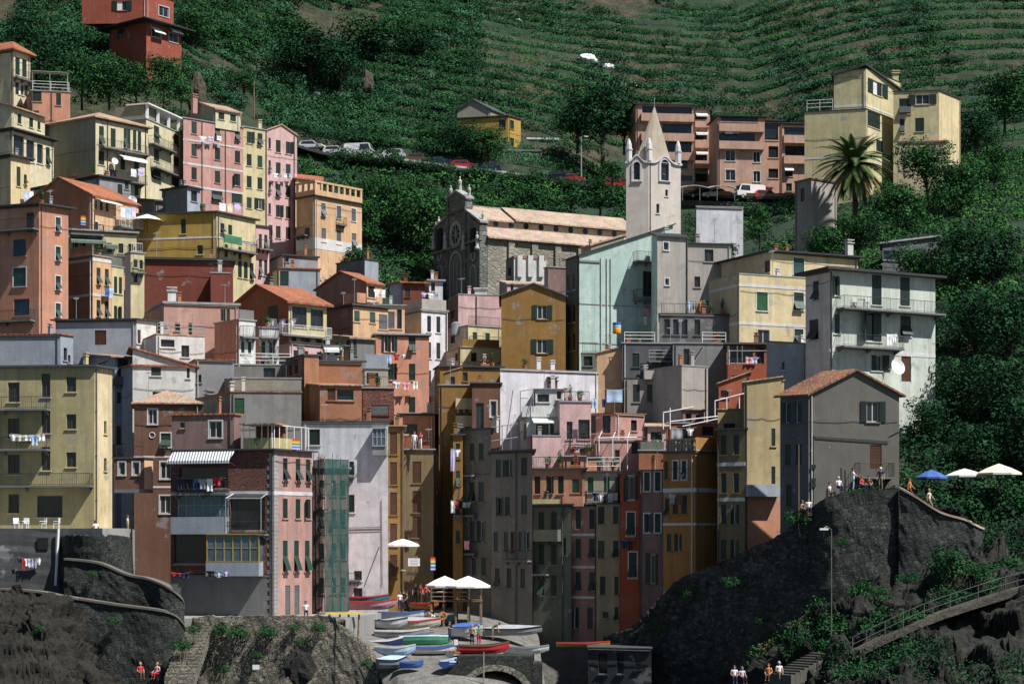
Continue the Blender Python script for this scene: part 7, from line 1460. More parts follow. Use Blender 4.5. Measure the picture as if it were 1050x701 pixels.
# parasols
def parasol(px, py, Y, r, foot_py, col, label, h=.55, val=.16):
    p = P(px, py, Y); zf = P(px, foot_py, Y).z; H_ = max(1.8, p.z-zf); b = Vector((p.x, p.y, p.z-H_)); root = tag(empty('parasol', tuple(b)), label, 'parasol'); m = MB(); n = 8; z = b.z+H_
    ring = [Vector((p.x+r*math.cos(2*math.pi*k/n+.3), p.y+r*math.sin(2*math.pi*k/n+.3), z-h)) for k in range(n)]; mid = [Vector((p.x, p.y, z)).lerp(q, .55)+Vector((0, 0, .06)) for q in ring]
    for k in range(n):
        j = (k+1) % n; m.poly([Vector((p.x, p.y, z)), mid[k], mid[j]]); m.quad(mid[k], ring[k], ring[j], mid[j]); dn = Vector((0, 0, -val)); m.quad(ring[k], ring[k]+dn, ring[j]+dn, ring[j])
    m.build('canopy', col, root); m = MB(); m.tube([b, Vector((p.x, p.y, z+.08))], .035, 7); m.build('pole', M_metal, root)
    for k in range(n): m = MB(); m.bar(Vector((p.x, p.y, z-.1)), ring[k]-Vector((0, 0, .02)), .025); m.build('rib', M_steel, root)
    m = MB(); m.lathe(b, [(.28, 0), (.28, .08), (.1, .12)], 12); m.build('base', M_conc, root)
M_can = plain('parasol_white', (.78, .74, .72), .85, 0, .04)
parasol(151, 219.5, 213, 1.9, 241, M_can, 'white parasol on the pinkish grey rooftop terrace', .75, .04); parasol(413, 552, 172, 1.55, 585, M_can, 'small white parasol at the foot of the golden street house'); parasol(456, 590, 165, 1.7, 615, M_can, 'left white parasol over the wooden harbour deck', .8); parasol(480, 590, 162.5, 2.0, 615, M_can, 'right white parasol over the wooden harbour deck', .85)
parasol(955, 481, 158, 1.35, 512, CL('blue'), 'blue parasol on the terrace right of the grey house', .65); parasol(989, 480, 158.5, 1.7, 512, M_can, 'middle white parasol between the blue and the cream ones', .6); parasol(1024, 475, 157, 1.9, 512, plain('parasol_cream', (.74, .66, .52), .85), 'large cream parasol at the right edge of the terrace', .8)
# harbour deck
def deck():
    root = tag(empty('wooden_deck', tuple(P(468, 640, 163))), 'raised wooden cafe deck with railing under the white parasols', 'deck'); a, b = P(441, 616, 161.5), P(494, 616, 161.5); z = a.z; m = MB()
    for k in range(12): m.box(((a.x+b.x)/2, 161.6+k*.36, z), b.x-a.x, .33, .08)
    m.build('deck_floor', M_wood, root)
    for k in range(5):
        x = a.x+.1+(b.x-a.x-.2)*k/4
        for y in (161.6, 165.4): m = MB(); m.box((x, y, z-1.2), .16, .16, 2.6); m.build('post', M_wood, root); m = MB(); m.box((x, y, z+.55), .08, .08, 1.1); m.build('railing_post', M_wood, root)
    for hh in (.4, .75, 1.1): m = MB(); m.box(((a.x+b.x)/2, 161.6, z+hh), b.x-a.x, .05, .09); m.build('rail', M_wood, root)
    for k, x in enumerate((a.x+.9, a.x+2.6)):
        t = tag(empty('cafe_table', (x, 163.2, z+.04)), ['left', 'right'][k]+' small cafe table on the wooden deck', 'table'); m = MB(); m.lathe((x, 163.2, z+.74), [(.42, 0), (.42, .04)], 14); m.build('tabletop', M_white, t); m = MB(); m.tube([(x, 163.2, z+.04), (x, 163.2, z+.74)], .04, 6); m.lathe((x, 163.2, z+.04), [(.25, 0), (.05, .05)], 10); m.build('leg', M_metal, t)
deck()
# boats
def boat(px, py, Y, L, B, az, hull, trim, label, cover=None, roll=0, inside='cream', h=.75, motor=False):
    root = empty('boat'); S = 14; HM_ = plain('boat_'+hull, mul(CLOTH[hull], .72), .45); st = []
    for i in range(S+1):
        t = i/S*2-1; b = B/2*(1-max(0, t)**2.3)*(1-.28*max(0, -t)**2) ; b = max(b, .03); zs = h*(1+.28*max(0, t)**2+.06*t*t); zk = .04+h*.55*max(0, t)**5; x = L/2*t+.08*L*max(0, t)**6
        st.append([(x, 0, zk), (x, b*.62, zk+.10*h+.1*h*abs(t)), (x, b*.9, zk+(zs-zk)*.5), (x, b, zs)])
    m = MB()
    for i in range(S):
        for k in range(3):
            for sg in (1, -1):
                f = lambda p: (p[0], p[1]*sg, p[2]); q = [f(st[i][k]), f(st[i+1][k]), f(st[i+1][k+1]), f(st[i][k+1])]; m.quad(*(q[::-1] if sg > 0 else q))
                if k >= 1: g = lambda p: (p[0], max(0, p[1]-.05)*sg, p[2]+(.06 if k == 1 else 0)); q = [g(st[i][k]), g(st[i+1][k]), g(st[i+1][k+1]), g(st[i][k+1])]; m.quad(*(q if sg > 0 else q[::-1]), 1)
        a, b = st[i][1], st[i+1][1]; m.quad((a[0], -a[1], a[2]+.06), (b[0], -b[1], b[2]+.06), (b[0], b[1], b[2]+.06), (a[0], a[1], a[2]+.06), 1)
    m.poly([(p[0], p[1], p[2]) for p in st[0]]+[(p[0], -p[1], p[2]) for p in st[0][::-1]])
    m.build('hull', [HM_, plain('boat_'+inside, CLOTH[inside], .6)], root)
    m = MB()
    for i in range(S):
        for sg in (1, -1):
            a, b = st[i][3], st[i+1][3]; m.box8([Vector((p[0], (p[1]+o)*sg, p[2]+z)) for z in (-.07, .035) for p, o in ((a, .03), (b, .03), (b, -.09), (a, -.09))])
    m.build('gunwale', plain('boat_'+trim, CLOTH[trim], .4), root)
    if cover:
        m = MB()
        for i in range(S):
            for sg in (1, -1): a, b = st[i][3], st[i+1][3]; q = [(a[0], a[1]*sg, a[2]+.05), (b[0], b[1]*sg, b[2]+.05), (b[0], 0, b[2]+.05+.3*math.sin(math.pi*(i+1)/S)), (a[0], 0, a[2]+.05+.3*math.sin(math.pi*i/S))]; m.quad(*(q if sg > 0 else q[::-1]))
        m.build('cover', CL(cover), root)
    else:
        for i in (4, 8, 11): p = st[i]; m = MB(); m.box((p[3][0], 0, p[3][2]-.16), .26, p[3][1]*2-.12, .045); m.build('thwart', M_wood, root)
    if motor: m = MB(); x = st[0][0][0]-.18; m.box((x, 0, h+.25), .3, .3, .42); m.tube([(x, 0, h+.1), (x, 0, -.05)], .07, 6); m.build('outboard_motor', plain('motor_white', (.6, .6, .6), .4), root)
    p = P(px, py, Y); root.location = (p.x, p.y, p.z-h*.5); root.rotation_euler = (R(roll), 0, R(az)); tag(root, label, 'boat'); return root
boat(413, 632, 162, 4.3, 1.6, 4, 'white', 'blue', 'white boat with a blue rim beneath the waiting crowd', inside='paleblue'); boat(418, 641, 158.5, 4.8, 1.7, -4, 'cream', 'red', 'cream boat with a red rim lying before the white one', cover='grey'); boat(410, 651, 155.5, 4.2, 1.6, 8, 'grey', 'white', 'grey boat at the left end of the ramp rows'); boat(434, 659, 154, 4.0, 1.6, 12, 'green', 'paleblue', 'dark green boat on its side with a pale blue rim', roll=-24); boat(446, 667, 150.5, 3.2, 1.35, 14, 'white', 'blue', 'white rowing boat with a bright blue rim lying alone on the ramp', inside='paleblue', h=.6)
boat(477, 648, 156.5, 2.6, 1.5, -14, 'white', 'blue', 'blue and white boat with yellow fenders behind the men', inside='blue', h=.9, cover='blue'); boat(523, 648, 158, 4.6, 1.6, 4, 'grey', 'black', 'long grey boat right of the ramp by the shaded wall', h=.6, cover='grey'); boat(494, 666, 147.8, 3.8, 1.5, 14, 'red', 'brown', 'dark red boat above the stone arch', inside='brown', motor=True); boat(461, 681, 145, 2.3, 1.2, 70, 'blue', 'paleblue', 'blue dinghy pointing at the viewer left of the stone arch', h=.55); boat(401, 681, 146, 2.2, 1.5, 20, 'grey', 'navy', 'small boat under a grey blue tarpaulin at the ramp foot', cover='paleblue'); boat(421, 682, 145, 1.7, 1.1, 5, 'blue', 'blue', 'small bright blue dinghy at the foot of the ramp', h=.5)
boat(378, 621, 163.5, 4.2, 1.5, -5, 'pink', 'red', 'pinkish boat with a red rim beside the white lilac house'); boat(372, 616, 165.5, 4.0, 1.4, -4, 'teal', 'red', 'teal boat behind the pinkish one beside the lilac house'); boat(398, 640, 158, 3.0, 1.5, -18, 'white', 'navy', 'white hulled boat end by the left wall of the ramp'); boat(434, 621, 169, 2.4, 1.0, -8, 'orange', 'red', 'small orange boat left of the wooden deck', h=.5, inside='orange'); boat(596, 661, 160, 4.2, .8, 4, 'yellow', 'red', 'long red and yellow canoe on a rack at the dark wall', h=.4, inside='red'); boat(538, 667, 152, 3.4, 1.4, -10, 'white', 'grey', 'pale boat in the shade right of the stone arch', h=.6)
boat(389, 661, 152.5, 3.4, 1.35, 20, 'navy', 'white', 'dark blue boat with a white rim nearest the quay wall', inside='paleblue'); boat(404, 668, 149, 3.0, 1.3, -10, 'paleblue', 'white', 'pale blue boat between the grey boat and the tarpaulin one'); boat(447, 636, 163, 3.0, 1.2, -20, 'teal', 'white', 'small teal boat beside the lifebuoy'); boat(470, 671, 147.8, 2.6, 1.15, 60, 'white', 'orange', 'white dinghy with an orange rim left of the red boat', h=.5)
root = tag(empty('wooden_trestle', tuple(P(352, 640, 149.5))), 'rough wooden trestle with a yellow plank beside the scaffold', 'trestle'); a, b = P(334, 628.5, 149.6), P(372, 628.5, 150.4); m = MB(); m.box8([x+Vector((0, y, z)) for z in (-.06, .06) for x, y in ((a, -.3), (b, -.3), (b, .3), (a, .3))]); m.build('plank', CL('yellow'), root)
for t in (.1, .38, .62, .9): p = a.lerp(b, t); m = MB(); m.bar(p-Vector((0, 0, .06)), p-Vector((.1, 0, 2.6)), .16); m.build('post', M_wood, root)
# cars
def car(px, py, Y, col, label, az=0, kind='hatch', cat='car'):
    root = empty('van' if kind == 'van' else 'parked_car'); L, W, Ht = dict(hatch=(3.9, 1.65, 1.42), suv=(4.4, 1.75, 1.62), sedan=(4.3, 1.7, 1.42), van=(4.8, 1.9, 2.2))[kind]
    bc = plain('car_'+col, dict(CLOTH, silver=(.55, .56, .58))[col], .25, .1, .04)
    if kind == 'van': low = [(-.5, .20), (-.5, .46), (-.49, .93), (-.44, 1.0), (.27, 1.0), (.36, .97), (.45, .52), (.5, .44), (.5, .2)]; win = [(.05, .56), (.40, .56), (.335, .92), (.05, .92)]
    elif kind == 'sedan': low = [(-.5, .22), (-.5, .58), (-.47, .66), (-.33, .68), (-.2, .98), (-.15, 1.0), (.1, 1.0), (.14, .98), (.27, .66), (.46, .58), (.5, .48), (.5, .22)]; win = [(-.28, .69), (.23, .67), (.115, .94), (-.17, .94)]
    else: low = [(-.5, .22), (-.5, .6), (-.44, .92), (-.38, 1.0), (.08, 1.0), (.13, .98), (.27, .64), (.45, .56), (.5, .46), (.5, .22)]; win = [(-.42, .66), (.22, .65), (.10, .94), (-.37, .94)]
    m = MB(); A = [(x*L, z*Ht) for x, z in low]; hw = lambda z: W/2*(1-.16*max(0, z/Ht-.55)/.45)
    for i in range(len(A)): j = (i+1) % len(A); m.quad((A[i][0], -hw(A[i][1]), A[i][1]), (A[j][0], -hw(A[j][1]), A[j][1]), (A[j][0], hw(A[j][1]), A[j][1]), (A[i][0], hw(A[i][1]), A[i][1]))
    for s in (1, -1): pts = [(x, s*hw(z), z) for x, z in A]; m.poly(pts if s < 0 else pts[::-1])
    m.build('body', bc, root)
    for s in (1, -1):
        w3 = [(x*L, s*(hw(z*Ht)+.006), z*Ht) for x, z in win]; mid = .5; 
        m = MB(); m.poly(w3 if s < 0 else w3[::-1]); m.build('side_window', glassy('car_glass', (.02, .025, .03), .06), root)
    k = [i for i in range(len(low)-1)]
    wf = [(.135, .96), (.262, .68)] if kind != 'van' else [(.365, .94), (.44, .57)]; wr = [(-.445, .88), (-.492, .66)] if kind not in ('van', 'sedan') else ([(-.215, .95), (-.32, .71)] if kind == 'sedan' else [(-.494, .9), (-.5, .56)])
    for nm, w2, o in (('windscreen', wf, .012), ('rear_window', wr, -.012)): m = MB(); p = [(x*L+o, s*(hw(z*Ht)-.1), z*Ht+.008) for x, z in w2 for s in (-1, 1)]; m.quad(p[0], p[1], p[3], p[2]); m.build(nm, glassy('car_glass'), root)
    for sx in (-.31, .31):
        for sy in (-1, 1):
            m = MB(); c = Vector((sx*L, sy*(W/2-.09), .30)); ring = lambda r, y: [c+Vector((math.cos(2*math.pi*i/14)*r, y, math.sin(2*math.pi*i/14)*r)) for i in range(14)]
            a, b = ring(.31, -.1), ring(.31, .1)
            for i in range(14): j = (i+1) % 14; m.quad(a[i], a[j], b[j], b[i])
            m.poly(a[::-1]); m.poly(b); wh = m.build('wheel', plain('tyre', (.015, .015, .016), .9), root)
            m = MB(); q = ring(.19, .106*sy); m.poly(q if sy > 0 else q[::-1]); m.build('rim', M_steel, wh)
    for sy in (-1, 1): m = MB(); m.box((L*.498, sy*(W/2-.25), .47*Ht), .05, .3, .14); m.build('headlight', plain('lamp_glass', (.7, .7, .68), .15), root); m = MB(); m.box((-L*.498, sy*(W/2-.17), .54*Ht), .04, .2, .2); m.build('tail_light', plain('lamp_red', (.4, .02, .02), .2), root)
    for sx in (-1, 1): m = MB(); m.box((sx*L*.505, 0, .3*Ht), .1, W*.96, .16); m.build('bumper', plain('bumper_grey', (.06, .06, .065), .6), root)
    p = P(px, py, Y)
    if Y > 295: p = P(px, py, 298.8); xs_ = [q.x for q in rp]; p.z = float(np.interp(p.x, xs_, [q.z for q in rp]))+.01; p.y = float(np.interp(p.x, xs_, [q.y for q in rp]))-1.35
    root.location = p; root.rotation_euler = (0, 0, R(az)); tag(root, label, cat)
for a in [(320, 157, 301.5, 'white', 'white car half hidden at the left end of the road', -18, 'hatch'), (345, 160.5, 301.5, 'white', 'white hatchback parked second from the left on the road', -14, 'hatch'), (369, 163, 301.5, 'white', 'white van parked above the trees on the road', -12, 'van'), (401, 166.5, 300, 'silver', 'silver estate car above the pale kerb', 170, 'suv'), (424, 169, 300, 'brown', 'dark reddish car right of the silver one', 172, 'hatch'), (449, 172.5, 300, 'navy', 'dark blue car left of the bright red one', 170, 'sedan'), (476, 175.6, 300, 'red', 'bright red car on the road above the church front', -8, 'hatch'), (500, 178.6, 300, 'navy', 'dark blue car at the right end of the parked row', 172, 'sedan'),
          (568, 187.8, 300, 'black', 'dark car left of the lamp post', 170, 'hatch'), (586, 190.2, 299.8, 'red', 'red car by the lamp post', -10, 'sedan'), (631, 196.5, 298, 'red', 'red car left of the bell tower', -8, 'suv'), (720, 203, 290, 'black', 'black car under the white canopy', 170, 'sedan'), (735, 203.5, 289.5, 'silver', 'silver car under the right end of the white canopy', 172, 'sedan'), (768, 204.5, 287.5, 'white', 'white van at the foot of the terracotta apartments', -160, 'van'), (786, 205, 286.5, 'red', 'red car right of the white van', 8, 'hatch')]:
    car(a[0], a[1]+.3, a[2]-.3, a[3], a[4], a[5], a[6], 'van' if a[6] == 'van' else 'car')
m = MB(); root = tag(empty('canopy_tent', tuple(P(727, 195, 288))), 'long white canopy over the cars below the apartments', 'canopy')
a, b = P(698, 192.5, 287), P(755, 193, 285)
for k in range(8): p, q = a.lerp(b, k/8), a.lerp(b, (k+1)/8); z = lambda t: .35*abs(math.sin(t*math.pi*2)); m.box8([p+Vector((0, 0, z(k/8))), q+Vector((0, 0, z((k+1)/8))), q+Vector((0, 4, .7+z((k+1)/8))), p+Vector((0, 4, .7+z(k/8)))]+[p+Vector((0, 0, .1+z(k/8))), q+Vector((0, 0, .1+z((k+1)/8))), q+Vector((0, 4, .8+z((k+1)/8))), p+Vector((0, 4, .8+z(k/8)))])
m.build('canopy', M_can, root)
for k in range(4): p = a.lerp(b, (k+.1)/3.2); m = MB(); m.bar(p, p-Vector((0, 0, 1.9)), .1); m.build('post', M_steel, root)
# scaffold with green netting
def scaffold():
    root = tag(empty('scaffold', tuple(P(340, 630, 157))), 'scaffold wrapped in green netting against the pink house', 'scaffold'); A, B, C = P(321.5, 473, 160.5), P(333, 470, 156.5), P(357, 474, 158); z0 = P(333, 627, 156.5).z; z1 = B.z
    pts = [A, A.lerp(B, .5), B, B.lerp(C, .33), B.lerp(C, .67), C]
    for p in pts: m = MB(); m.bar(Vector((p.x, p.y, z0)), Vector((p.x, p.y, z1+random.uniform(-.3, .9))), .09); m.build('pole', M_steel, root)
    for k in range(1, 7):
        z = z0+(z1-z0)*k/6
        for p, q in ((A, B), (B, C)):
            m = MB(); m.bar(Vector((p.x, p.y, z)), Vector((q.x, q.y, z)), .08); m.bar(Vector((p.x, p.y, z-.9)), Vector((q.x, q.y, z-.9)), .05); m.build('ledger', M_steel, root)
        m = MB(); d = Vector((0, .8, 0)); f = [Vector((x.x, x.y, z)) for x in (B, C)]; m.box8([f[0], f[1], f[1]+d, f[0]+d]+[x+Vector((0, 0, .06)) for x in (f[0], f[1], f[1]+d, f[0]+d)]); m.build('plank', M_wood, root)
    mt, nt, b = _new('green_net'); b.inputs['Base Color'].default_value = (.006, .055, .046, 1); b.inputs['Roughness'].default_value = .8; v = coords(nt); f = noise_fac(nt, v, .55, 5, .6, .3, .7); r = N(nt, 'ShaderNodeMapRange'); r.inputs[3].default_value = .72; r.inputs[4].default_value = .96; nt.links.new(f, r.inputs[0]); nt.links.new(r.outputs[0], b.inputs['Alpha'])
    for p, q in ((A, B), (B, C)):
        m = MB(); nx, nz = 10, 22; out = Vector(((q-p).y, -(q-p).x, 0)).normalized(); g = [[p.lerp(q, i/nx)*1.0 for i in range(nx+1)] for j in range(nz+1)]
        for j in range(nz+1):
            for i in range(nx+1): w = g[j][i]; z = z0+(z1-z0)*j/nz; g[j][i] = Vector((w.x, w.y, z))+out*(.09+.10*math.sin(i*1.7+j*.5)*math.sin(j*.9+i*.4))
        for j in range(nz):
            for i in range(nx): m.quad(g[j][i], g[j][i+1], g[j+1][i+1], g[j+1][i])
        m.build('net', mt, root, smooth=True)
scaffold()
# people: one skinned body per pose, clothes as zones of the body, hair as a child
def body_proto(pose):
    J = dict(pel=(0, 0, .93), chest=(0, .01, 1.25), neck=(0, .01, 1.46), head=(0, -.01, 1.58), crown=(0, 0, 1.68), ls=(-.18, .01, 1.39), rs=(.18, .01, 1.39), le=(-.25, .02, 1.12), re=(.25, .02, 1.12), lw=(-.27, -.05, .88), rw=(.27, -.05, .88), lh=(-.09, 0, .90), rh=(.09, 0, .90), lk=(-.10, -.02, .50), rk=(.10, -.02, .50), la=(-.11, .03, .09), ra=(.11, .03, .09), lt=(-.12, -.14, .04), rt=(.12, -.14, .04))
    if pose == 'walk': J.update(lk=(-.09, -.22, .52), la=(-.10, -.25, .10), lt=(-.10, -.42, .06), rk=(.10, .08, .50), ra=(.11, .36, .14), rt=(.11, .26, .04), le=(-.25, .14, 1.14), lw=(-.25, .10, .90), re=(.25, -.10, 1.14), rw=(.24, -.28, .96))
    if pose == 'reach': J.update(re=(.30, -.18, 1.20), rw=(.26, -.42, 1.22), le=(-.27, -.12, 1.14), lw=(-.2, -.36, 1.10))
    if pose == 'bend': J.update(chest=(0, -.26, 1.10), neck=(0, -.42, 1.20), head=(0, -.54, 1.24), crown=(0, -.63, 1.29), ls=(-.18, -.36, 1.16), rs=(.18, -.36, 1.16), le=(-.22, -.42, .90), re=(.22, -.42, .90), lw=(-.16, -.5, .68), rw=(.16, -.5, .68))
    if pose == 'sit':
        dz = -.48
        for k in ('pel', 'chest', 'neck', 'head', 'crown', 'ls', 'rs', 'le', 're', 'lw', 'rw', 'lh', 'rh'): x, y, z = J[k]; J[k] = (x, y, z+dz)
        J.update(lk=(-.11, -.42, .47), rk=(.11, -.42, .47), la=(-.11, -.42, .09), ra=(.11, -.42, .09), lt=(-.11, -.58, .04), rt=(.11, -.58, .04), lw=(-.16, -.32, .54), rw=(.16, -.32, .54))
    rad = dict(pel=.135, chest=.145, neck=.058, head=.098, crown=.07, ls=.075, rs=.075, le=.046, re=.046, lw=.032, rw=.032, lh=.095, rh=.095, lk=.062, rk=.062, la=.043, ra=.043, lt=.034, rt=.034)
    E = [('pel', 'chest'), ('chest', 'neck'), ('neck', 'head'), ('head', 'crown'), ('chest', 'ls'), ('chest', 'rs'), ('ls', 'le'), ('rs', 're'), ('le', 'lw'), ('re', 'rw'), ('pel', 'lh'), ('pel', 'rh'), ('lh', 'lk'), ('rh', 'rk'), ('lk', 'la'), ('rk', 'ra'), ('la', 'lt'), ('ra', 'rt')]
    ks = list(J); me = bpy.data.meshes.new('person'); me.from_pydata([J[k] for k in ks], [(ks.index(a), ks.index(b)) for a, b in E], []); o = bpy.data.objects.new('person', me); COL.objects.link(o)
    o.modifiers.new('s', 'SKIN'); sv = me.skin_vertices[0].data
    for i, k in enumerate(ks): sv[i].radius = (rad[k]*(1.15 if k in ('pel', 'chest') else 1), rad[k]*(.85 if k in ('pel', 'chest') else 1)); sv[i].use_root = k == 'pel'
    s = o.modifiers.new('d', 'SUBSURF'); s.levels = 1; s.render_levels = 1
    ev = o.evaluated_get(bpy.context.evaluated_depsgraph_get()); m2 = bpy.data.meshes.new_from_object(ev); bpy.data.objects.remove(o)
    v = [tuple(x.co) for x in m2.vertices]; f = [tuple(p.vertices) for p in m2.polygons]; V = {k: Vector(J[k]) for k in J}; mats = []
    segs = [(V[a], V[b], a, b) for a, b in E]
    for p in m2.polygons:
        c = Vector(p.center); best = None
        for a, b, na, nb in segs:
            t = max(0, min(1, (c-a).dot(b-a)/max(1e-6, (b-a).length_squared))); d = (c-a.lerp(b, t)).length
            if best is None or d < best[0]: best = (d, na, nb, t)
        _, na, nb, t = best
        mats.append(0 if (nb in ('head', 'crown') or nb in ('lw', 'rw') or (nb == 'neck' and t > .75) or (nb in ('le', 're') and t > .6)) else 1 if nb in ('neck', 'ls', 'rs', 'le', 're') or (nb == 'chest' and t > .15) else 3 if nb in ('lt', 'rt') or (nb in ('la', 'ra') and t > .93) else 4 if nb in ('la', 'ra') else 2)
    mb = MB(); mb.v = v; mb.f = f; mb.m = mats
    fd = Vector((0, -1, 0)) if pose != 'bend' else Vector((0, -.4, -.9)).normalized(); H_ = V['head']; upv = (V['crown']-V['head']).normalized()
    mb.box(H_+fd*.105+upv*.0, .03, .04, .045); mb.box(H_+fd*.088-upv*.045, .045, .02, .012, 0, 5)
    for s_ in (-1, 1): mb.box(H_+fd*.09+upv*.025+Vector((s_*.035, 0, 0)), .022, .016, .014, 0, 5); mb.box(H_+Vector((s_*.10, .01, -.005)), .02, .04, .055)
    for sd, w, e in ((-1, 'lw', 'le'), (1, 'rw', 're')):            # palm and five fingers
        d = (V[w]-V[e]).normalized(); a = V[w]; sidev = d.cross(Vector((1, 0, 0))).normalized(); mb.tube([a, a+d*.05, a+d*.09], .036, 7, 0, .034)
        for k in range(4): q = a+d*.085+sidev*(-.03+.02*k); ll = (.065, .075, .07, .055)[k]; mb.tube([q, q+d*ll*.55+Vector((-sd*.008, 0, 0)), q+d*ll+Vector((-sd*.025, 0, 0))], .0095, 5, 0, .007)
        q = a+d*.03-sidev*.03; mb.tube([q, q-sidev*.03+d*.03, q-sidev*.035+d*.06], .011, 5, 0, .008)
    return mb, H_, V['crown'], fd
BP = {}
def person(px, py, Y, pose, face, shirt, pants, hair, label, foot=True, bare=False, s=1.0):
    if pose not in BP: BP[pose] = body_proto(pose)
    mb, H_, cr_, fd = BP[pose]
    o = mb.build('person', [M_skin, CL(shirt), CL(pants), CL('brown'), CL(pants) if not bare else M_skin, plain('eye_dark', (.02, .015, .012), .5)], None, smooth=True)
    m = MB(); up_ = (cr_-H_).normalized(); c = H_+up_*.045-fd*.022
    for i in range(5):
        for j in range(10):
            t0, t1, p0, p1 = math.pi*.55*i/5, math.pi*.55*(i+1)/5, 2*math.pi*j/10, 2*math.pi*(j+1)/10
            x = up_.cross(fd).normalized(); q = lambda t, p: c+up_*math.cos(t)*.125+x*math.sin(t)*math.cos(p)*.115-fd*math.sin(t)*math.sin(p)*(.125 if math.sin(p) > 0 else .09)
            m.quad(q(t0, p0), q(t1, p0), q(t1, p1), q(t0, p1))
    m.build('hair', plain('hair_'+hair, dict(brown=(.06, .035, .02), black=(.012, .01, .01), blond=(.30, .20, .08), grey=(.35, .34, .33), cap=(.65, .65, .65))[hair], .7), o)
    p = P(px, py, Y); o.location = p; o.rotation_euler = (0, 0, R(face)); o.scale = (s, s, s); tag(o, label, 'person', None); return o
PEOPLE = [(410, 626, 167, 'stand', 30, 'white', 'navy', 'brown', 'person in a white top standing at the left of the harbour crowd'), (417, 626, 166.5, 'walk', -60, 'navy', 'black', 'black', 'person in dark blue walking beside the boats near the alley'), (414, 624, 170, 'stand', 150, 'black', 'navy', 'brown', 'person in black seen behind the harbour crowd'), (426, 618, 172, 'stand', 10, 'navy', 'black', 'black', 'person in a navy shirt under the alley wall'), (431, 618, 172.5, 'stand', -40, 'red', 'brown', 'brown', 'person in a red shirt by the alley wall'), (437, 618, 171.5, 'walk', 60, 'red', 'black', 'brown', 'person in red walking toward the wooden deck'),
  (436, 642, 160, 'bend', 70, 'cream', 'khaki', 'blond', 'person in a cream shirt bending over a boat'), (446.5, 644, 159.5, 'bend', -70, 'cream', 'black', 'blond', 'person in dark trousers bending left of the blue and white boat'), (461, 658, 152, 'reach', 60, 'black', 'navy', 'black', 'person in black beside the bow of the blue and white boat'), (484, 662, 151, 'stand', -20, 'khaki', 'navy', 'blond', 'person with blond hair standing in front of the long grey boat'), (491, 662, 150.5, 'reach', 30, 'green', 'red', 'blond', 'person in a green top and red shorts above the red boat'), (505, 655, 155, 'bend', 90, 'brown', 'khaki', 'brown', 'person leaning on the long grey boat'),
  (425, 461.5, 175.0, 'stand', 20, 'white', 'paleblue', 'brown', 'person in a white shirt and pale blue trousers on the ochre terrace'), (431, 461, 175.3, 'reach', -30, 'red', 'white', 'black', 'person in a red shirt on the ochre terrace'), (313.5, 632, 148.2, 'sit', 10, 'white', 'navy', 'brown', 'person in a white shirt sitting on the quay wall by the arched doors'), (98, 549, 151, 'sit', 200, 'white', 'white', 'brown', 'person in white sitting on the round stone bastion'), (131, 549, 156, 'stand', 100, 'cream', 'khaki', 'brown', 'person at the right end of the stone bastion'),
  (851, 511, 145.0, 'sit', 60, 'white', 'khaki', 'black', 'person in white sitting lowest on the cliff parapet'), (860, 505, 144.8, 'sit', 20, 'white', 'navy', 'grey', 'grey haired person in white on the parapet by the iron posts'), (875, 503, 144.6, 'reach', 80, 'white', 'paleblue', 'black', 'person in white leaning forward under the balcony of the grey house'), (884, 504, 145, 'sit', 40, 'red', 'navy', 'brown', 'person in red sitting under the grey house balcony'), (891, 504, 145, 'sit', -10, 'brown', 'black', 'black', 'person in brown sitting under the grey house balcony'), (903, 502, 144.8, 'stand', -20, 'navy', 'khaki', 'cap', 'person with a white cap standing right of the balcony'), (823, 529, 145.5, 'sit', 50, 'khaki', 'brown', 'brown', 'person in khaki sitting beside the spiky plant'), (829, 527, 145.2, 'sit', 0, 'white', 'navy', 'black', 'person in white sitting beside the spiky plant'), (933, 513, 145, 'walk', 70, 'orange', 'brown', 'brown', 'person behind the top of the sloping parapet'), (953, 524, 145, 'walk', 60, 'cream', 'khaki', 'blond', 'person walking down behind the sloping parapet'),
  (753, 700, 132, 'sit', 0, 'white', 'navy', 'black', 'person in white sitting left of the pair at the bottom rocks'), (761, 701, 132, 'sit', 20, 'lilac', 'black', 'brown', 'person in lilac sitting at the bottom rocks'), (788, 698, 131.5, 'sit', -20, 'orange', 'brown', 'brown', 'person in orange sitting by the rock cut steps'), (799, 696, 131.4, 'sit', 10, 'white', 'khaki', 'grey', 'grey haired person in white sitting by the rock cut steps'), (144, 696, 138, 'sit', 30, 'red', 'brown', 'blond', 'person in red left at the foot of the low sea wall'), (161, 696, 138, 'sit', -30, 'pink', 'red', 'blond', 'person in pink right at the foot of the low sea wall')]
for a in PEOPLE: person(*a)
# chairs
def chair(p, az, label, col=M_white):
    root = tag(empty('plastic_chair'), label, 'chair'); m = MB(); m.box((0, 0, .43), .46, .44, .04); m.build('seat', col, root); m = MB(); m.box((0, .22, .68), .46, .04, .44); m.build('backrest', col, root)
    for x in (-.2, .2):
        for y in (-.19, .19): m = MB(); m.bar((x, y, 0), (x, y, .42), .05); m.build('leg', col, root)
        m = MB(); m.box((x, 0, .63), .05, .42, .04); m.build('armrest', col, root)
    root.location = p; root.rotation_euler = (0, 0, R(az))
for k, (px, lab) in enumerate([(17, 'white plastic chair at the far left of the lower terrace'), (26, 'white plastic chair second on the lower left terrace'), (44, 'white plastic chair before the dark garage opening'), (58, 'white plastic chair nearest the drainpipe on the left terrace')]): chair(P(px, 542, 154), 30-40*k, lab)
hb = HS['greywhite']
for px, lab in ((871, 'white chair on the upper balcony of the pale green house'), (884, 'white chair near the table on the upper long balcony')): p = hb.at(px, 316, .6); chair((p.x, p.y, p.z+.01), 200, lab)
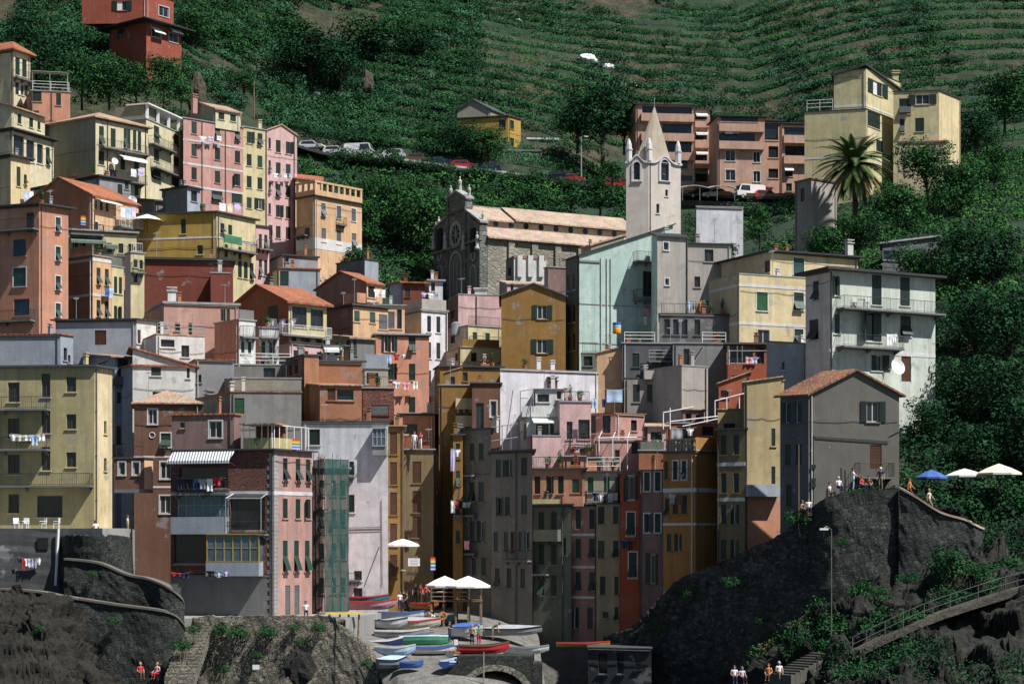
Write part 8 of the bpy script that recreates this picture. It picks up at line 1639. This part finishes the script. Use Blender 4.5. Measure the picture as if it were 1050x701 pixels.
p = hb.at(878, 316, .6); t = tag(empty('garden_table', tuple(p)), 'white garden table on the upper long balcony of the pale green house', 'table'); m = MB(); m.box(p+Vector((0, 0, .73)), .9, .6, .04); m.build('tabletop', M_white, t)
for x in (-.35, .35):
    for y in (-.2, .2): m = MB(); m.bar(p+Vector((x, y, 0)), p+Vector((x, y, .72)), .05); m.build('leg', M_white, t)
# posts and lamps
def post(px, py0, py1, Y, r, mat, label, lamp=None, name='pole', cat='pole'):
    a, b = P(px, py1, Y), P(px, py0, Y); root = tag(empty(name, tuple(a)), label, cat); m = MB(); m.tube([a-Vector((0, 0, 1)), b], r, 7, 0, r*.7); m.build('shaft', mat, root)
    if lamp: m = MB(); m.tube([b, b+Vector((lamp*.6, -.2, .25)), b+Vector((lamp, -.35, .1))], .045, 6); m.build('arm', mat, root); m = MB(); m.box(b+Vector((lamp, -.4, .05)), .6, .3, .14); m.build('lamp_head', M_white, root)
    return root
post(260.5, 84, 128, 306, .12, M_wood, 'thin wooden pole on the hill behind the pale yellow row house'); post(596, 141, 187, 302, .13, M_steel, 'tall pale lamp post between the ochre hill house and the apartments', .8, 'lamp_post', 'lamp post'); post(852.5, 543, 668, 134.5, .05, plain('mast_olive', (.12, .12, .06), .6), 'tall thin mast with a lamp in front of the right cliff', -.6, 'lamp_post', 'lamp post'); post(819, 455, 530, 146, .05, M_wood, 'thin leaning pole beside the left side of the grey house'); post(496, 668, 690, 143, .06, M_steel, 'short white post in front of the stone arch'); post(840, 345, 385, 168, .05, M_steel, 'thin steel pole beside the white lit roof box') if 0 else None
# signs, ring, tank and the like
p = P(424.5, 576, 171); o = tag(empty('notice_board', tuple(p)), 'white notice board under the small white parasol', 'sign'); m = MB(); m.box(p, 1.05, .06, .7); m.build('board', M_white, o); m = MB()
for k in range(4): m.box(p+Vector((0, -.034, .22-.14*k)), .8-.1*(k % 2), .006, .045)
m.build('faded_lines', plain('faded_ink', (.25, .25, .27), .8), o)
p = P(262.5, 683.5, 145.6); m = MB(); m.box(p, .52, .04, .36); tag(m.build('plate', M_white), 'small white plate low on the quay wall', 'sign')
m = MB(); c = P(454, 631, 161.2)
for k in range(16):
    t0, t1 = 2*math.pi*k/16, 2*math.pi*(k+1)/16; m.tube([c+Vector((math.cos(t0)*.3, 0, math.sin(t0)*.3)), c+Vector((math.cos(t1)*.3, 0, math.sin(t1)*.3))], .07, 6)
tag(m.build('lifebuoy', CL('orange')), 'orange lifebuoy hanging on the deck post', 'lifebuoy')
m = MB(); c = HS['yellowcluster'].at(469, 338, .2); m.lathe(c-Vector((0, 0, .6)), [(.5, 0), (.5, 1.3), (.3, 1.45), (.1, 1.5)], 14); tag(m.build('water_tank', M_steel), 'steel water tank on the faded yellow house', 'water tank')
m = MB(); c = HS['greenrail'].top(612, 1.0)+Vector((2.2, -.4, 2.2)); 
for k, cc in enumerate((0, 1, 2, 3)): m.lathe(c+Vector((0, 0, -.2+.28*k)), [(.42, 0), (.44, .14), (.42, .275)], 14, k)
tag(m.build('barrel', [CL('orange'), CL('yellow'), CL('paleblue'), CL('blue')]), 'barrel with orange yellow and blue stripes below the mint house', 'barrel')
def pot(h, px, back, kind, where, side=None, sc=1.0):
    p = h.top(px, back, side); root = tag(empty('potted_plant'), {'round': 'round green bush in a clay pot ', 'tall': 'tall spiky plant in a clay pot ', 'red': 'red flowering plant in a clay trough '}[kind]+where, 'potted plant'); m = MB()
    if kind == 'red': m.box((0, 0, .15), .9, .28, .3)
    else: m.lathe((0, 0, 0), [(.16, 0), (.24, .36), (.26, .36), (.26, .42)], 10)
    m.build('pot', plain('clay', (.34, .13, .06), .9), root); r = np.random.default_rng(int(px*7)); n = 130; d = r.normal(0, 1, (n, 3)); d /= np.linalg.norm(d, axis=1, keepdims=True); ax = dict(round=(.42, .42, .4), tall=(.2, .2, .75), red=(.5, .2, .28))[kind]; c = d*r.uniform(.4, 1, (n, 1))*np.array(ax)+np.array([0, 0, .4+ax[2]*.8])
    v, f = leafquads(c, d, .16, r); add_mesh('foliage', v, f, [L_mid, L_bright, CL('red')], root, fm=np.where(r.random(n) < (.45 if kind == 'red' else 0), 2, (r.random(n) < .4).astype(int))); root.location = p; root.scale = (sc,)*3
for k, px, b, kind, w in [('whitewall', 540, .6, 'round', 'on the white party wall left'), ('ochrelow', 499, .8, 'red', 'at the foot of the ochre gable'), ('ochrelow', 506, .8, 'tall', 'at the foot of the ochre gable'), ('mauvetop', 662, .5, 'red', 'on the terrace above the mauve house'), ('mauvetop', 672, .5, 'round', 'on the terrace above the mauve house'), ('mauvetop', 678, .5, 'tall', 'on the terrace above the mauve house'), ('salmonbalc', 560, .8, 'round', 'on the salmon balcony roof'), ('salmonbalc', 572, .8, 'tall', 'on the salmon balcony roof'), ('salmonbalc', 588, .8, 'red', 'on the salmon balcony roof'), ('pinkcentral', 586, .7, 'tall', 'on the central pink terrace'), ('pinkcentral', 596, .7, 'round', 'on the central pink terrace'), ('terracelow', 590, .6, 'red', 'on the shadowed terrace'), ('terracelow', 604, .6, 'round', 'on the shadowed terrace'), ('beigebalc', 614, .6, 'tall', 'above the laundry balcony'), ('beigebalc', 628, .6, 'round', 'above the laundry balcony'),
  ('goldhouse', 205, 1.0, 'round', 'on the golden house roof'), ('greyflat', 52, .6, 'round', 'on the long grey house roof left'), ('greyflat', 72, .6, 'red', 'on the long grey house roof'), ('greyflat', 92, .6, 'tall', 'on the long grey house roof'), ('salmonedge', 46, .6, 'tall', 'on the left salmon house roof'), ('rowpeach', 104, .6, 'round', 'on the peach row house roof'), ('charcoal', 656, .6, 'round', 'on the soot dark house roof'), ('darkmottle', 742, .6, 'tall', 'on the dark mottled house roof'), ('darkmottle', 730, .6, 'round', 'on the dark mottled house roof'), ('midgrey', 736, .6, 'red', 'on the mottled grey roof'), ('goldterrace', 436, .5, 'red', 'beside the terrace people'), ('cornerbrick', 262, .5, 'round', 'on the corner house roof terrace'), ('olivebox', 250, .5, 'round', 'on the low olive grey roof'), ('salmonstep', 254, .5, 'red', 'on the stepped pink block'), ('leafybalcony', 275, .5, 'round', 'on top of the flowering balcony house'), ('orangeblock', 350, .6, 'tall', 'on the plain orange block'), ('brickterrace', 388, .6, 'round', 'on the brick terrace'), ('greythree', 690, .5, 'round', 'on the three window grey house')]: pot(HOUSES[k], px, b, kind, w)
for k, px in [('salmonlong', 232), ('darkred', 160), ('whitetower', 330), ('greytall', 520), ('beigetall', 490), ('midgrey', 700), ('ochretall', 462), ('goldterrace', 440), ('bluegrey', 75), ('greengable' if 0 else 'yellowbig', 800), ('mauvelow', 372), ('pinkflat', 475), ('pinkmid', 640), ('charcoal', 690), ('tanroof', 750), ('mauve', 670), ('greyannex', 735), ('orangeblock', 335), ('whiteterraces', 200), ('yellowstep', 478), ('creamfront', 620), ('brownhip', 150)]: HOUSES[k].antenna(px, random.uniform(1.6, 3.2), random.uniform(.5, 2))
# boulder in the quay wall, a big white dog rose on the hill left out
# ------------------------------------------------------------------ light, camera
def setup():
    w = bpy.data.worlds.new('World'); SC.world = w; w.use_nodes = True
    nt = w.node_tree; bg = nt.nodes['Background']
    sky = nt.nodes.new('ShaderNodeTexSky'); sky.sky_type = 'NISHITA'; sky.sun_disc = False
    s = Vector((.60, -.38, 1.0)).normalized(); el = math.asin(s.z); az = math.atan2(s.x, s.y)
    sky.sun_elevation = el; sky.sun_rotation = az; sky.air_density = 1.0; sky.dust_density = .6
    nt.links.new(sky.outputs[0], bg.inputs[0]); bg.inputs[1].default_value = SKY
    L = bpy.data.lights.new('sun', 'SUN'); L.energy = SUN; L.angle = R(.5); L.color = (1, .975, .93)
    o = bpy.data.objects.new('sun', L); COL.objects.link(o); o.rotation_euler = (-s).to_track_quat('-Z', 'Y').to_euler(); o.location = s*200
    c = bpy.data.cameras.new('camera'); c.sensor_width = 36; c.lens = F/1050*36; c.shift_y = (CY-350.5)/1050; c.clip_end = 3000; c.clip_start = 1
    o = bpy.data.objects.new('camera', c); COL.objects.link(o); o.location = (0, 0, CZ); o.rotation_euler = (R(90), 0, 0); SC.camera = o
    v = SC.view_settings; v.view_transform = 'Standard'; v.look = 'None'; v.gamma = 1; v.use_curve_mapping = False; v.exposure = EXPO
    SC.cycles.max_bounces = 5; SC.cycles.diffuse_bounces = 3; SC.cycles.glossy_bounces = 2; SC.cycles.transparent_max_bounces = 6; SC.cycles.use_adaptive_sampling = True
SKY, SUN, EXPO = .05, 5.0, 0.42
setup()
